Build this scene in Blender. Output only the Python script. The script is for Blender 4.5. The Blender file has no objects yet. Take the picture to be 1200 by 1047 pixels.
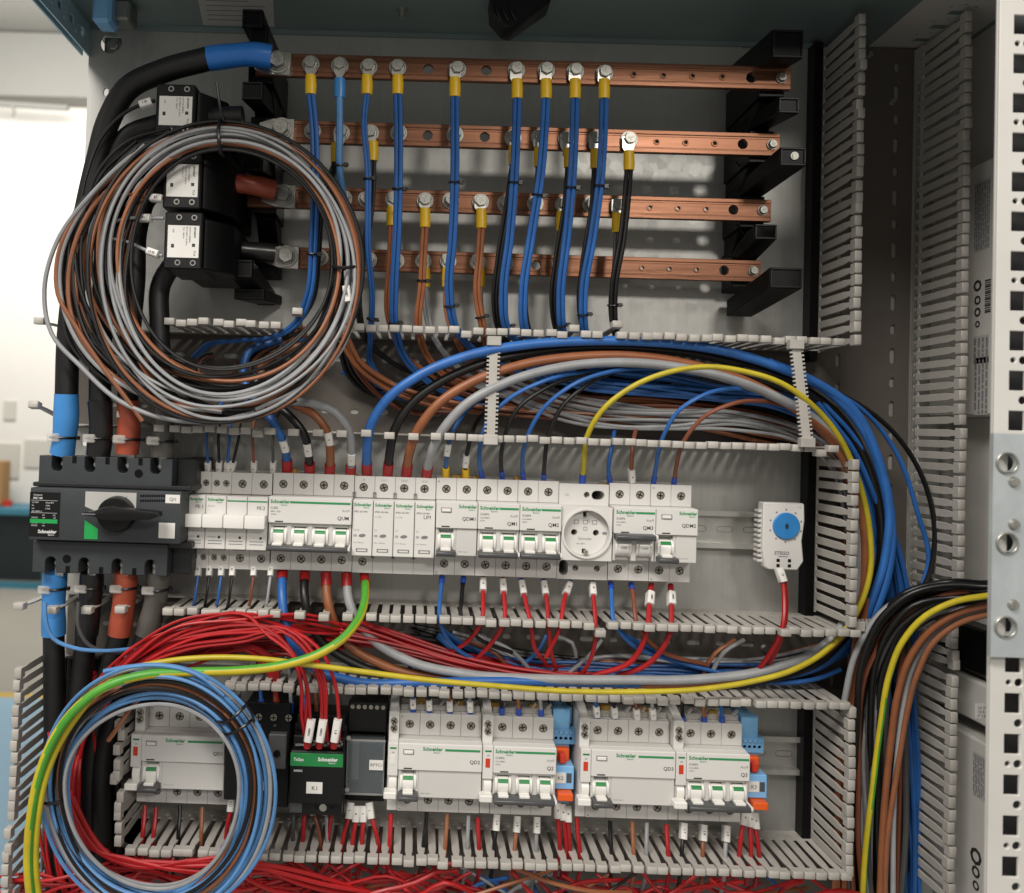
import bpy, bmesh, math, random
from mathutils import Vector, Matrix
from mathutils.geometry import tessellate_polygon

rnd = random.Random(7)
SC = bpy.context.scene
COL = SC.collection
MM = 0.001

# ---------------------------------------------------------------- camera
# world: X right, Z up, Y into the plate; "h" below is the height in mm above the mounting plate (Y = -h)
FPX, PW, PH = 965.0, 1200.0, 1047.0
PPX, PPY = 482.0, 483.0
CAM_D = 780.0
_f = Vector((-0.0078, 1.0, 0.0227)).normalized()
_r0 = _f.cross(Vector((0, 0, 1))).normalized()
_u0 = _r0.cross(_f).normalized()
ROLL = 0.0305
_r = (_r0 * math.cos(ROLL) + _u0 * math.sin(ROLL)).normalized()
_u = (_u0 * math.cos(ROLL) - _r0 * math.sin(ROLL)).normalized()
cam_data = bpy.data.cameras.new('camera')
cam = bpy.data.objects.new('camera', cam_data)
COL.objects.link(cam)
cam.matrix_world = Matrix(((_r.x, _u.x, -_f.x, 0), (_r.y, _u.y, -_f.y, -CAM_D * MM), (_r.z, _u.z, -_f.z, 0), (0, 0, 0, 1)))
cam_data.sensor_width = 36
cam_data.sensor_fit = 'HORIZONTAL'
cam_data.lens = FPX / PW * 36
cam_data.shift_x = (PW / 2 - PPX) / PW
cam_data.shift_y = -(PH / 2 - PPY) / PW
cam_data.clip_start = 0.02
cam_data.clip_end = 60
cam_data.dof.use_dof = True
cam_data.dof.focus_distance = 0.70
cam_data.dof.aperture_fstop = 7.0
SC.camera = cam

# ---------------------------------------------------------------- light
world = bpy.data.worlds.new('World')
SC.world = world
world.use_nodes = True
world.node_tree.nodes['Background'].inputs[0].default_value = (1.0, 0.95, 0.88, 1)
world.node_tree.nodes['Background'].inputs[1].default_value = 0.35

def area(name, loc, target, sx, sy, power, col):
    d = bpy.data.lights.new(name, 'AREA')
    d.shape = 'RECTANGLE'; d.size = sx; d.size_y = sy; d.energy = power; d.color = col
    o = bpy.data.objects.new(name, d); COL.objects.link(o)
    o.location = loc
    o.rotation_euler = (Vector(target) - Vector(loc)).to_track_quat('-Z', 'Y').to_euler()
    return o
# ceiling luminaires of the workshop in front of the open cabinet
area('ceiling_lamp_right', (0.85, -2.6, 1.15), (0.0, 0, -0.25), 0.36, 0.26, 21, (1.0, 0.94, 0.86))
area('ceiling_lamp_left', (-0.9, -1.7, 1.8), (0, 0, -0.3), 1.5, 0.6, 72, (1.0, 0.95, 0.89))
area('ceiling_lamp_far', (-3.2, 4.6, 2.9), (-3.4, 7.0, 0.9), 3.0, 1.2, 150, (1.0, 0.97, 0.92))
SC.view_settings.view_transform = 'Standard'
SC.view_settings.look = 'None'
SC.view_settings.exposure = 0.0
SC.view_settings.gamma = 1.0
SC.cycles.max_bounces = 6
SC.cycles.use_denoising = True

# ---------------------------------------------------------------- projection helpers (photo pixel -> mm at height h)
def P(px, py, h=0.0):
    d = _f + _r * ((px - PPX) / FPX) + _u * (-(py - PPY) / FPX)
    t = (CAM_D - h) / d.y
    return (d.x * t, h, d.z * t)
def PT(pts, h=None):
    return [P(p[0], p[1], p[2] if h is None else h) for p in pts]
def RC(x0, y0, x1, y1, h):
    """centre rect: photo rectangle -> X0,X1,Z0,Z1 (mm) at height h, square to the cabinet"""
    c = P((x0 + x1) / 2, (y0 + y1) / 2, h)
    s = (CAM_D - h) / FPX
    w, hh = (x1 - x0) * s / 2, (y1 - y0) * s / 2
    return c[0] - w, c[0] + w, c[2] - hh, c[2] + hh

# ---------------------------------------------------------------- materials
def srgb(hexs):
    hexs = hexs.lstrip('#')
    out = []
    for i in (0, 2, 4):
        c = int(hexs[i:i + 2], 16) / 255
        out.append(c / 12.92 if c <= 0.04045 else ((c + 0.055) / 1.055) ** 2.4)
    return out + [1.0]
MATS = {}
def mat(name, col, rough=0.5, metal=0.0, noise=0.0, nscale=60.0, bump=0.0, bscale=400.0, spec=0.5, trans=0.0, stretch=None, coat=0.0, kind='noise', alpha=1.0, vary=0.03):
    m = bpy.data.materials.new(name)
    m.use_nodes = True
    nt = m.node_tree; N = nt.nodes; L = nt.links
    b = N['Principled BSDF']
    c = srgb(col) if isinstance(col, str) else list(col)
    b.inputs['Base Color'].default_value = c
    b.inputs['Roughness'].default_value = rough
    b.inputs['Metallic'].default_value = metal
    b.inputs['Specular IOR Level'].default_value = spec
    b.inputs['Transmission Weight'].default_value = trans
    b.inputs['Coat Weight'].default_value = coat
    b.inputs['Alpha'].default_value = alpha
    tc = N.new('ShaderNodeTexCoord'); mp = N.new('ShaderNodeMapping')
    L.new(tc.outputs['Object'], mp.inputs[0])
    if stretch: mp.inputs['Scale'].default_value = stretch
    if noise > 0:
        if kind == 'voronoi':
            t = N.new('ShaderNodeTexVoronoi'); t.inputs['Scale'].default_value = nscale
            out = t.outputs['Color']
            bw = N.new('ShaderNodeRGBToBW'); L.new(out, bw.inputs[0]); out = bw.outputs[0]
        else:
            t = N.new('ShaderNodeTexNoise'); t.inputs['Scale'].default_value = nscale
            t.inputs['Detail'].default_value = 5; t.inputs['Roughness'].default_value = 0.6
            out = t.outputs['Fac']
        L.new(mp.outputs[0], t.inputs['Vector'])
        mr = N.new('ShaderNodeMapRange')
        mr.inputs['From Min'].default_value = 0.25; mr.inputs['From Max'].default_value = 0.75
        mr.inputs['To Min'].default_value = 1 - noise; mr.inputs['To Max'].default_value = 1 + noise * 0.6
        L.new(out, mr.inputs['Value'])
        mx = N.new('ShaderNodeVectorMath'); mx.operation = 'SCALE'
        mx.inputs[0].default_value = c[:3]
        oi = N.new('ShaderNodeObjectInfo'); mv = N.new('ShaderNodeMapRange')
        mv.inputs['To Min'].default_value = 1 - vary; mv.inputs['To Max'].default_value = 1 + vary
        L.new(oi.outputs['Random'], mv.inputs['Value'])
        mm_ = N.new('ShaderNodeMath'); mm_.operation = 'MULTIPLY'; L.new(mr.outputs[0], mm_.inputs[0]); L.new(mv.outputs[0], mm_.inputs[1])
        L.new(mm_.outputs[0], mx.inputs['Scale'])
        L.new(mx.outputs[0], b.inputs['Base Color'])
        mr2 = N.new('ShaderNodeMapRange')
        mr2.inputs['To Min'].default_value = max(0.03, rough - noise * 0.35); mr2.inputs['To Max'].default_value = min(1, rough + noise * 0.35)
        L.new(out, mr2.inputs['Value']); L.new(mr2.outputs[0], b.inputs['Roughness'])
    if bump > 0:
        t2 = N.new('ShaderNodeTexNoise'); t2.inputs['Scale'].default_value = bscale; t2.inputs['Detail'].default_value = 3
        L.new(mp.outputs[0], t2.inputs['Vector'])
        bp = N.new('ShaderNodeBump'); bp.inputs['Strength'].default_value = bump; bp.inputs['Distance'].default_value = 0.0006
        L.new(t2.outputs['Fac'], bp.inputs['Height']); L.new(bp.outputs[0], b.inputs['Normal'])
    MATS[name] = m
    return m
mat('zinc_plate', '#b3b2ae', 0.44, 0.5, 0.16, 45, 0.12, 120, kind='noise', stretch=(1, 1, 0.35))
mat('zinc_dark', '#7f8380', 0.45, 0.6, 0.2, 30, 0.1, 150)
mat('roof_steel', '#7f9190', 0.42, 0.35, 0.12, 10, 0.05, 90)
mat('beam_steel', '#b4d0dc', 0.45, 0.35, 0.12, 25, 0.05, 150)
mat('post_paint', '#c9c7c2', 0.5, 0.1, 0.06, 20, 0.05, 600)
mat('bracket_zinc', '#c2cacc', 0.34, 0.5, 0.25, 22, 0.08, 160)
mat('dark_void', '#141414', 0.9, 0, 0, spec=0.1)
mat('copper', '#805843', 0.36, 0.8, 0.6, 70, 0.2, 250, stretch=(0.1, 1, 1), vary=0.1)
mat('rail_zinc', '#d0d0cb', 0.3, 0.6, 0.15, 60, 0.1, 300)
mat('bolt_zinc', '#a9a8a1', 0.42, 0.85, 0.25, 220, 0.1, 500)
mat('screw_metal', '#a8a498', 0.38, 0.7, 0.35, 500)
mat('tin', '#bcbab4', 0.3, 0.9, 0.15, 150)
mat('black_plastic', '#0f1011', 0.4, 0, 0.25, 90, 0.08, 900, spec=0.35)
mat('black_gloss', '#0f1011', 0.22, 0, 0.15, 60)
mat('insulator_black', '#070708', 0.4, 0, 0.2, 60, 0.1, 400, spec=0.22)
mat('switch_grey', '#34383b', 0.5, 0, 0.12, 80, 0.12, 1500)
mat('switch_dark', '#1d1f21', 0.45, 0, 0.12, 80, 0.1, 1500)
mat('device_white', '#cbc9c5', 0.42, 0, 0.04, 30, 0.05, 2500)
mat('device_light', '#d6d4d0', 0.38, 0, 0.03, 30, 0.05, 2500)
mat('toggle_white', '#e4e2dd', 0.28, 0, 0.02, 30)
mat('link_grey', '#4c4d4e', 0.33, 0, 0.15, 100)
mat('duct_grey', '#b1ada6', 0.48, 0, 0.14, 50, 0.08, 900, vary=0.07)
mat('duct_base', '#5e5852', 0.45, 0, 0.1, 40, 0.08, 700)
mat('green_print', '#1f7a3f', 0.45)
mat('green_bright', '#1f9a4c', 0.4)
mat('logo_green', '#2f8a55', 0.5)
mat('text_black', '#2a2a2a', 0.6)
mat('text_grey', '#77777a', 0.6)
mat('text_white', '#d8d8d8', 0.6)
mat('label_white', '#dcdad5', 0.5, 0, 0.05, 80)
mat('label_silver', '#bdbcb8', 0.4, 0.2, 0.05, 60)
mat('red_plastic', '#c8371f', 0.4)
mat('orange_plastic', '#dd5a1e', 0.42, 0, 0.05, 80)
mat('relay_blue', '#7db4e2', 0.4, 0, 0.05, 80)
mat('terminal_blue', '#74abd4', 0.45, 0, 0.06, 80)
mat('dial_blue', '#3382c4', 0.4, 0, 0.1, 150, 0.1, 700)
mat('clear_plastic', '#b9b7b0', 0.2, 0, 0, spec=0.6, alpha=0.35)
mat('smoke_clear', '#9aa4aa', 0.08, 0, 0, spec=0.9, alpha=0.14)
mat('busbar_amber', '#a98432', 0.4, 0, 0.2, 200)
# plate: zinc spangle, faint vertical brush lines, smudges and a few scratches
_m = M_ = MATS['zinc_plate']; _nt = _m.node_tree; _N = _nt.nodes; _L = _nt.links; _b = _N['Principled BSDF']
_tc = [n for n in _N if n.type == 'TEX_COORD'][0]
_vo = _N.new('ShaderNodeTexVoronoi'); _vo.inputs['Scale'].default_value = 110
_mp = _N.new('ShaderNodeMapping'); _mp.inputs['Scale'].default_value = (40, 1, 1.2); _n2 = _N.new('ShaderNodeTexNoise'); _n2.inputs['Scale'].default_value = 6; _n2.inputs['Detail'].default_value = 8
_mp3 = _N.new('ShaderNodeMapping'); _mp3.inputs['Rotation'].default_value = (0, 0.6, 0); _mp3.inputs['Scale'].default_value = (160, 1, 3); _n3 = _N.new('ShaderNodeTexNoise'); _n3.inputs['Scale'].default_value = 3
_n4 = _N.new('ShaderNodeTexNoise'); _n4.inputs['Scale'].default_value = 9; _n4.inputs['Detail'].default_value = 6
for a_, b_ in ((_tc.outputs['Object'], _vo.inputs['Vector']), (_tc.outputs['Object'], _mp.inputs[0]), (_mp.outputs[0], _n2.inputs['Vector']), (_tc.outputs['Object'], _mp3.inputs[0]), (_mp3.outputs[0], _n3.inputs['Vector']), (_tc.outputs['Object'], _n4.inputs['Vector'])): _L.new(a_, b_)
_bw = _N.new('ShaderNodeRGBToBW'); _L.new(_vo.outputs['Color'], _bw.inputs[0])
def _mth(op, a, b):
    n = _N.new('ShaderNodeMath'); n.operation = op
    for i_, v_ in enumerate((a, b)):
        if isinstance(v_, (int, float)): n.inputs[i_].default_value = v_
        else: _L.new(v_, n.inputs[i_])
    return n.outputs[0]
_sc = _mth('MULTIPLY', _mth('GREATER_THAN', _n3.outputs['Fac'], 0.685), 0.10)
_v = _mth('ADD', _mth('ADD', _mth('MULTIPLY', _bw.outputs[0], 0.07), _mth('MULTIPLY', _n2.outputs['Fac'], 0.22)), _mth('ADD', _mth('MULTIPLY', _n4.outputs['Fac'], 0.34), _sc))
_v = _mth('ADD', _v, 0.66)
_sv = _N.new('ShaderNodeVectorMath'); _sv.operation = 'SCALE'; _sv.inputs[0].default_value = srgb('#b0b0ac')[:3]; _L.new(_v, _sv.inputs['Scale']); _L.new(_sv.outputs[0], _b.inputs['Base Color'])
_L.new(_mth('ADD', _mth('MULTIPLY', _n4.outputs['Fac'], 0.3), _mth('ADD', _mth('MULTIPLY', _bw.outputs[0], 0.10), 0.27)), _b.inputs['Roughness'])
# wire insulation and heat shrink
WC = {'blue': '#2a61a6', 'lightblue': '#5588bd', 'black': '#0f0f0f', 'brown': '#8f5a3c', 'redbrown': '#7c4630', 'grey': '#96989a', 'red': '#a8181c',
      'yellow': '#c6b428', 'dkgrey': '#4a4a4a', 'orange': '#945a38', 'green': '#4f9e32'}
for k, v in WC.items():
    mat('wire_' + k, v, 0.42, 0, 0.2, 55, 0.1, 500, vary=0.16)
mat('heavy_cable', '#0e0f10', 0.5, 0, 0.2, 30, 0.12, 300)
mat('shrink_blue', '#2a6fc0', 0.3, 0, 0.1, 40, 0.25, 120)
mat('shrink_lightblue', '#3f86c9', 0.35, 0, 0.1, 40, 0.2, 120)
mat('shrink_brown', '#a24c36', 0.35, 0, 0.12, 40, 0.25, 120)
mat('shrink_black', '#1c1c1d', 0.3, 0, 0.15, 40, 0.25, 120)
mat('shrink_grey', '#55534f', 0.25, 0, 0.2, 40, 0.3, 120)
mat('sleeve_yellow', '#e4b81a', 0.4, 0, 0.06, 80)
mat('sleeve_red', '#a31c1e', 0.4, 0, 0.06, 80)
mat('sleeve_blue', '#2b4fae', 0.4, 0, 0.06, 80)
mat('tie_black', '#0c0c0d', 0.35)
mat('tie_clear', '#d3d0ca', 0.2, 0, 0, alpha=0.4)
mat('sleeve_purple', '#7b3aa0', 0.4)
mat('room_wall', '#efece5', 0.9, 0, 0.03, 1.5)
mat('room_ceiling', '#a3a29d', 0.9, 0, 0.03, 1.5)
mat('notice', '#cfccc2', 0.8)
mat('room_beam', '#8f8e89', 0.8, 0, 0.03, 2)
mat('room_floor', '#a9a59b', 0.5, 0, 0.08, 1.2)
mat('floor_blue', '#9cc3dd', 0.6, 0, 0.05, 2)
mat('floor_yellow', '#d8b64a', 0.6)
mat('bench_blue', '#3f7f96', 0.5, 0, 0.08, 3)
mat('bench_dark', '#3b4448', 0.6)
mat('drive_grey', '#c6c4be', 0.55, 0, 0.05, 25, 0.06, 900)
mat('cardboard', '#a98457', 0.8)
M = MATS

# ---------------------------------------------------------------- object helpers
ORI = {}
def meta(o, label=None, cat=None, group=None, kind=None):
    if label:
        o['label'] = label
        if len(label.split()) > 16 or len(label.split()) < 4: print('LABEL LENGTH', len(label.split()), label)
    if cat: o['category'] = cat
    if group: o['group'] = group
    if kind: o['kind'] = kind
    return o
def empty(name, loc, label=None, cat=None, group=None):
    o = bpy.data.objects.new(name, None)
    o.empty_display_size = 0.01
    COL.objects.link(o)
    o.location = (loc[0] * MM, -loc[1] * MM, loc[2] * MM)
    ORI[o.name] = loc
    return meta(o, label, cat, group)
TXT = {}
def text_geo(s, bold=0.0):
    key = (s, bold)
    if key not in TXT:
        cu = bpy.data.curves.new('t', 'FONT'); cu.body = s; cu.size = 1.0; cu.resolution_u = 2
        cu.offset = bold
        cu.align_x = 'LEFT'; cu.align_y = 'BOTTOM_BASELINE'
        ob = bpy.data.objects.new('t', cu); COL.objects.link(ob)
        bpy.context.view_layer.update()
        me = ob.evaluated_get(bpy.context.evaluated_depsgraph_get()).to_mesh()
        vs = [tuple(v.co[:2]) for v in me.vertices]; fs = [tuple(p.vertices) for p in me.polygons]
        ob.to_mesh_clear(); bpy.data.objects.remove(ob); bpy.data.curves.remove(cu)
        w = max([v[0] for v in vs] or [0])
        TXT[key] = (vs, fs, w)
    return TXT[key]

class MB:
    """collects geometry in mm as (x, h, z)"""
    def __init__(self): self.v = []; self.f = []; self.m = []; self.s = []
    def add(self, vs, fs, mi=0, smooth=False):
        n = len(self.v); self.v += vs
        self.f += [tuple(i + n for i in f) for f in fs]
        self.m += [mi] * len(fs); self.s += [smooth] * len(fs)
    def box(self, x0, x1, h0, h1, z0, z1, mi=0):
        v = [(x, h, z) for x in (x0, x1) for h in (h0, h1) for z in (z0, z1)]
        self.add(v, [(0, 1, 3, 2), (4, 6, 7, 5), (0, 4, 5, 1), (2, 3, 7, 6), (0, 2, 6, 4), (1, 5, 7, 3)], mi); return self
    def prism(self, poly, c0, c1, plane='xz', holes=(), mi=0, f=None):
        """extrude polygon (a,b) in a plane between c0 and c1 along the remaining axis"""
        mp = {'xz': lambda a, b, c: (a, c, b), 'hz': lambda a, b, c: (c, a, b), 'xh': lambda a, b, c: (a, b, c)}[plane]
        loops = [poly] + list(holes)
        if holes:
            tris = tessellate_polygon([[Vector((a, b, 0)) for a, b in lp] for lp in loops])
        else:
            tris = [tuple(range(len(poly)))]
        flat = [p for lp in loops for p in lp]
        n = len(flat)
        vs = [mp(a, b, c0) for a, b in flat] + [mp(a, b, c1) for a, b in flat]
        fs = [tuple(t) for t in tris] + [tuple(i + n for i in reversed(t)) for t in tris]
        k = 0
        for lp in loops:
            m_ = len(lp)
            for i in range(m_):
                j = (i + 1) % m_
                fs.append((k + i, k + j, k + j + n, k + i + n))
            k += m_
        self.add(vs, fs, mi); return self
    def cyl(self, c, r, l, axis='h', seg=16, mi=0, r2=None, a0=0.0):
        """cylinder from point c along +axis by l"""
        r2 = r if r2 is None else r2
        ax = {'x': ((0, 1, 0), (0, 0, 1), (1, 0, 0)), 'h': ((1, 0, 0), (0, 0, 1), (0, 1, 0)), 'z': ((1, 0, 0), (0, 1, 0), (0, 0, 1))}[axis]
        vs = []
        for rr, d in ((r, 0), (r2, l)):
            for i in range(seg):
                a = a0 + 2 * math.pi * i / seg
                vs.append(tuple(c[k] + ax[0][k] * rr * math.cos(a) + ax[1][k] * rr * math.sin(a) + ax[2][k] * d for k in range(3)))
        fs = [tuple(range(seg)), tuple(range(2 * seg - 1, seg - 1, -1))]
        fs += [(i, (i + 1) % seg, (i + 1) % seg + seg, i + seg) for i in range(seg)]
        self.add(vs, fs, mi, True); return self
    def text(self, s, size, x, h, z, mi=0, align='l', bold=0.0, rot=0, maxw=None, plane='front'):
        vs, fs, w = text_geo(s, bold)
        k = size
        if maxw and w * k > maxw: kx = maxw / w
        else: kx = k
        off = {'l': 0, 'c': -w * kx / 2, 'r': -w * kx}[align]
        ca, sa = math.cos(rot), math.sin(rot)
        out = []
        for a, b in vs:
            a2, b2 = a * kx + off, b * k
            a3, b3 = a2 * ca - b2 * sa, a2 * sa + b2 * ca
            if plane == 'front': out.append((x + a3, h, z + b3))
            elif plane == 'left': out.append((x, h + a3, z + b3))
            else: out.append((x + a3, h + b3, z))
        self.add(out, fs, mi); return self
    def tube(self, pts, r, seg=8, mi=0, step=6.0, split=None, twist=0.0, raw=False, radii=None):
        c = pts if raw else smooth_path(pts, step)
        if len(c) < 2: return self
        V = [Vector(p) for p in c]
        T = []
        for i in range(len(V)):
            a = V[max(0, i - 1)]; b = V[min(len(V) - 1, i + 1)]
            d = b - a
            T.append(d.normalized() if d.length > 1e-6 else (T[-1] if T else Vector((0, 0, 1))))
        n = T[0].orthogonal().normalized()
        vs = []
        for i, p in enumerate(V):
            n = (n - T[i] * n.dot(T[i]))
            n = n.normalized() if n.length > 1e-6 else T[i].orthogonal().normalized()
            b = T[i].cross(n)
            rr = radii[i] if radii else r
            for k in range(seg):
                a = 2 * math.pi * k / seg + twist * i
                q = p + (n * math.cos(a) + b * math.sin(a)) * rr
                vs.append((q.x, q.y, q.z))
        fs = []
        base = len(self.f)
        for i in range(len(V) - 1):
            for k in range(seg):
                k2 = (k + 1) % seg
                fs.append((i * seg + k, i * seg + k2, (i + 1) * seg + k2, (i + 1) * seg + k))
        ns = len(fs)
        e = (len(V) - 1) * seg
        fs += [tuple(range(seg - 1, -1, -1)), tuple(e + k for k in range(seg))]
        self.add(vs, fs, mi, True)
        if split is not None:
            for q in range(ns):
                i = q // seg; vv = [Vector(vs[k_]) for k_ in fs[q]]
                o = (vv[0] + vv[1] + vv[2] + vv[3]) / 4 - (V[i] + V[min(i + 1, len(V) - 1)]) / 2
                sd = T[i].cross(Vector((0, 1, 0))).normalized(); up = sd.cross(T[i])
                a = math.atan2(o.dot(up), o.dot(sd)) - split[0] - split[1] * math.sin(i * split[2])
                a = (a + math.pi) % (2 * math.pi) - math.pi
                if abs(a) < 1.05: self.m[base + q] = mi + 1
        return self
    def mesh(self, name, mats, bevel=0.0, origin=(0, 0, 0), bseg=1, smooth_angle=35, bevel_angle=40):
        ox, oh, oz = origin
        me = bpy.data.meshes.new(name)
        me.from_pydata([((x - ox) * MM, -(h - oh) * MM, (z - oz) * MM) for x, h, z in self.v], [], self.f)
        for m_ in (mats if isinstance(mats, (list, tuple)) else [mats]): me.materials.append(M[m_] if isinstance(m_, str) else m_)
        me.polygons.foreach_set('material_index', self.m)
        bm = bmesh.new(); bm.from_mesh(me)
        bmesh.ops.recalc_face_normals(bm, faces=bm.faces)
        if bevel > 0:
            es = [e for e in bm.edges if len(e.link_faces) == 2 and e.calc_face_angle(0) > math.radians(bevel_angle)]
            bmesh.ops.bevel(bm, geom=es, offset=bevel * MM, segments=bseg, affect='EDGES', clamp_overlap=True, profile=0.6)
        bm.to_mesh(me); bm.free()
        if bevel > 0 or any(self.s):
            me.polygons.foreach_set('use_smooth', [True] * len(me.polygons))
            me.set_sharp_from_angle(angle=math.radians(smooth_angle))
        me.update()
        return me
    def build(self, name, mats, parent=None, bevel=0.0, **kw):
        org = ORI[parent.name] if parent is not None and parent.name in ORI else (0, 0, 0)
        if parent is None:
            xs = [v[0] for v in self.v]; hs = [v[1] for v in self.v]; zs = [v[2] for v in self.v]
            org = ((min(xs) + max(xs)) / 2, min(hs), (min(zs) + max(zs)) / 2)
        me = self.mesh(name, mats, bevel, org, **kw)
        o = bpy.data.objects.new(name, me)
        COL.objects.link(o)
        if parent is not None: o.parent = parent
        else: o.location = (org[0] * MM, -org[1] * MM, org[2] * MM)
        ORI[o.name] = org
        return o
def put(name, mesh, parent, x, h, z, rot=None):
    """an instance of a mesh at a world position (mm) under a parent"""
    o = bpy.data.objects.new(name, mesh); COL.objects.link(o)
    org = ORI[parent.name] if parent is not None else (0, 0, 0)
    o.parent = parent
    o.location = ((x - org[0]) * MM, -(h - org[1]) * MM, (z - org[2]) * MM)
    if rot: o.rotation_euler = rot
    ORI[o.name] = (x, h, z)
    return o
def smooth_path(pts, step=6.0):
    P_ = [Vector(p) for p in pts]
    if len(P_) == 2:
        return [tuple(P_[0].lerp(P_[1], t / 4)) for t in range(5)]
    Q = [P_[0] * 2 - P_[1]] + P_ + [P_[-1] * 2 - P_[-2]]
    out = []
    for i in range(1, len(Q) - 2):
        p0, p1, p2, p3 = Q[i - 1:i + 3]
        n = max(2, int((p2 - p1).length / step))
        # centripetal-ish: damp tangents with segment lengths
        l0 = max((p1 - p0).length, 1e-3); l1 = max((p2 - p1).length, 1e-3); l2 = max((p3 - p2).length, 1e-3)
        m1 = ((p1 - p0) / l0 * l1 + (p2 - p1) / l1 * l0) / (l0 + l1) * l1
        m2 = ((p2 - p1) / l1 * l2 + (p3 - p2) / l2 * l1) / (l1 + l2) * l1
        for k in range(n):
            t = k / n
            out.append(tuple((2 * t ** 3 - 3 * t ** 2 + 1) * p1 + (t ** 3 - 2 * t ** 2 + t) * m1 + (-2 * t ** 3 + 3 * t ** 2) * p2 + (t ** 3 - t ** 2) * m2))
    out.append(tuple(P_[-1]))
    return out
def circ(cx, cz, r, seg=12, a0=0.0):
    return [(cx + r * math.cos(a0 + 2 * math.pi * i / seg), cz + r * math.sin(a0 + 2 * math.pi * i / seg)) for i in range(seg)]
def rect(x0, x1, z0, z1): return [(x0, z0), (x1, z0), (x1, z1), (x0, z1)]
def slot(cx, cz, w, l, vert=True, seg=4):
    """rounded slot outline"""
    r = w / 2; d = l / 2 - r; pts = []
    for i in range(seg + 1):
        a = math.pi * i / seg
        pts.append((r * math.cos(a), d + r * math.sin(a)))
    for i in range(seg + 1):
        a = math.pi + math.pi * i / seg
        pts.append((r * math.cos(a), -d + r * math.sin(a)))
    return [(cx + a, cz + b) if vert else (cx + b, cz + a) for a, b in pts]
# ================================================================ SETTING
def structure(name, mb, m, bevel=0.0):
    return meta(mb.build(name, m, bevel=bevel), kind='structure')
HB = -7000
zc = P(50, 58, HB)[2]; zf = P(30, 691, HB + 500)[2]
mb = MB().box(-9000, 2500, HB - 60, HB, zf - 200, zc + 400); structure('wall_far', mb, 'room_wall')
mb = MB()
for i in range(9):
    for j in range(4):
        x0 = -9000 + i * 1250; h0 = HB + j * 1250
        mb.box(x0 + 6, x0 + 1244, h0 + 6, h0 + 1244, zc + 60, zc + 85)
structure('ceiling', mb, 'room_ceiling')
z1, z0 = P(50, 62, HB)[2], P(50, 125, HB)[2]
mb = MB().box(-9000, 2500, HB, HB + 250, z0, z1 + 70)
meta(mb.build('ceiling_beam', 'room_beam'), 'pale painted beam under the workshop ceiling at the far wall, upper left', 'beam')
mb = MB().box(-9000, 2500, HB, HB + 5500, zf - 40, zf); structure('floor', mb, 'room_floor')
b0 = P(0, 805, HB + 1800); 
for (xa_, ya_, xb_, yb_) in ((-10, 520, 22, 560), (28, 516, 58, 548), (4, 470, 18, 492)):
    x0, x1, z0, z1 = RC(xa_, ya_, xb_, yb_, HB + 20)
    meta(MB().box(x0, x1, HB, HB + 20, z0, z1).build('wall_notice', 'notice'), 'blurred pale notice on the far wall, %s' % {-10: 'at the left picture edge', 28: 'just left of the main switch', 4: 'the small upper one'}[xa_], 'notice')
mb = MB().box(-6000, 0, HB + 3250, HB + 3330, zf, zf + 4); structure('floor_stripe', mb, 'floor_yellow')
mb = MB().box(-6000, 0, HB + 3330, HB + 5400, zf, zf + 4); structure('floor_walkway', mb, 'floor_blue')
# pipe bracket on the far wall
a, b = P(-40, 119, HB + 260), P(80, 127, HB + 260)
mb = MB().tube([a, b], 28, 8); c = P(12, 120, HB + 270)
mb.tube([c, (c[0] + 40, c[1], c[2] - 90), (c[0] + 30, c[1], c[2] - 130)], 14, 6)
meta(mb.build('ceiling_pipe', 'room_beam'), 'thin blurred pipe with a hanging hook high on the far wall', 'pipe')
# blue workbench far left
hb = HB + 500
t = empty('workbench', P(30, 690, hb), 'blurred blue steel workbench against the far wall, left of the switch', 'workbench')
x0, x1, z0, z1 = RC(-60, 596, 62, 692, hb)
MB().box(x0, x1, hb - 480, hb, z1 - 60, z1).build('bench_top', 'bench_blue', t, 8)
for xx in (x0 + 10, x1 - 90): MB().box(xx, xx + 80, hb - 60, hb, zf, z1 - 60).build('leg', 'bench_blue', t, 5)
MB().box(x0 + 90, x1 - 90, hb - 460, hb - 420, z0, z1 - 60).build('back_panel', 'bench_dark', t)
MB().box(x0 + 90, x1 - 90, hb - 60, hb - 20, z0, z0 + 70).build('lower_rail', 'bench_blue', t)
c = P(8, 592, hb - 200)
tt = meta(MB().cyl((c[0], c[1], z1), 45, 50, 'z', 14).build('red_tin', 'red_plastic'), 'small blurred red thing lying on the blue workbench', 'tin')
x0, x1, z0, z1 = RC(-14, 540, 6, 592, hb - 200)
meta(MB().box(x0, x1, hb - 300, hb - 150, z0, z1).build('cardboard_box', 'cardboard', None, 10), 'blurred brown cardboard box standing on the blue workbench', 'box')

# ================================================================ CABINET
XL = P(104, 67)[0]; XR = P(945, 500)[0]
ZR = P(500, 41)[2]; ZB = -560
cab = empty('electrical_cabinet', (0, 0, ZB), 'open grey steel enclosure around the wiring, seen at the top and right edges', 'cabinet')
MB().prism(rect(XL, 640, -45, 300), ZR, ZR + 2, 'xh').build('roof_panel', 'roof_steel', cab)
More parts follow.
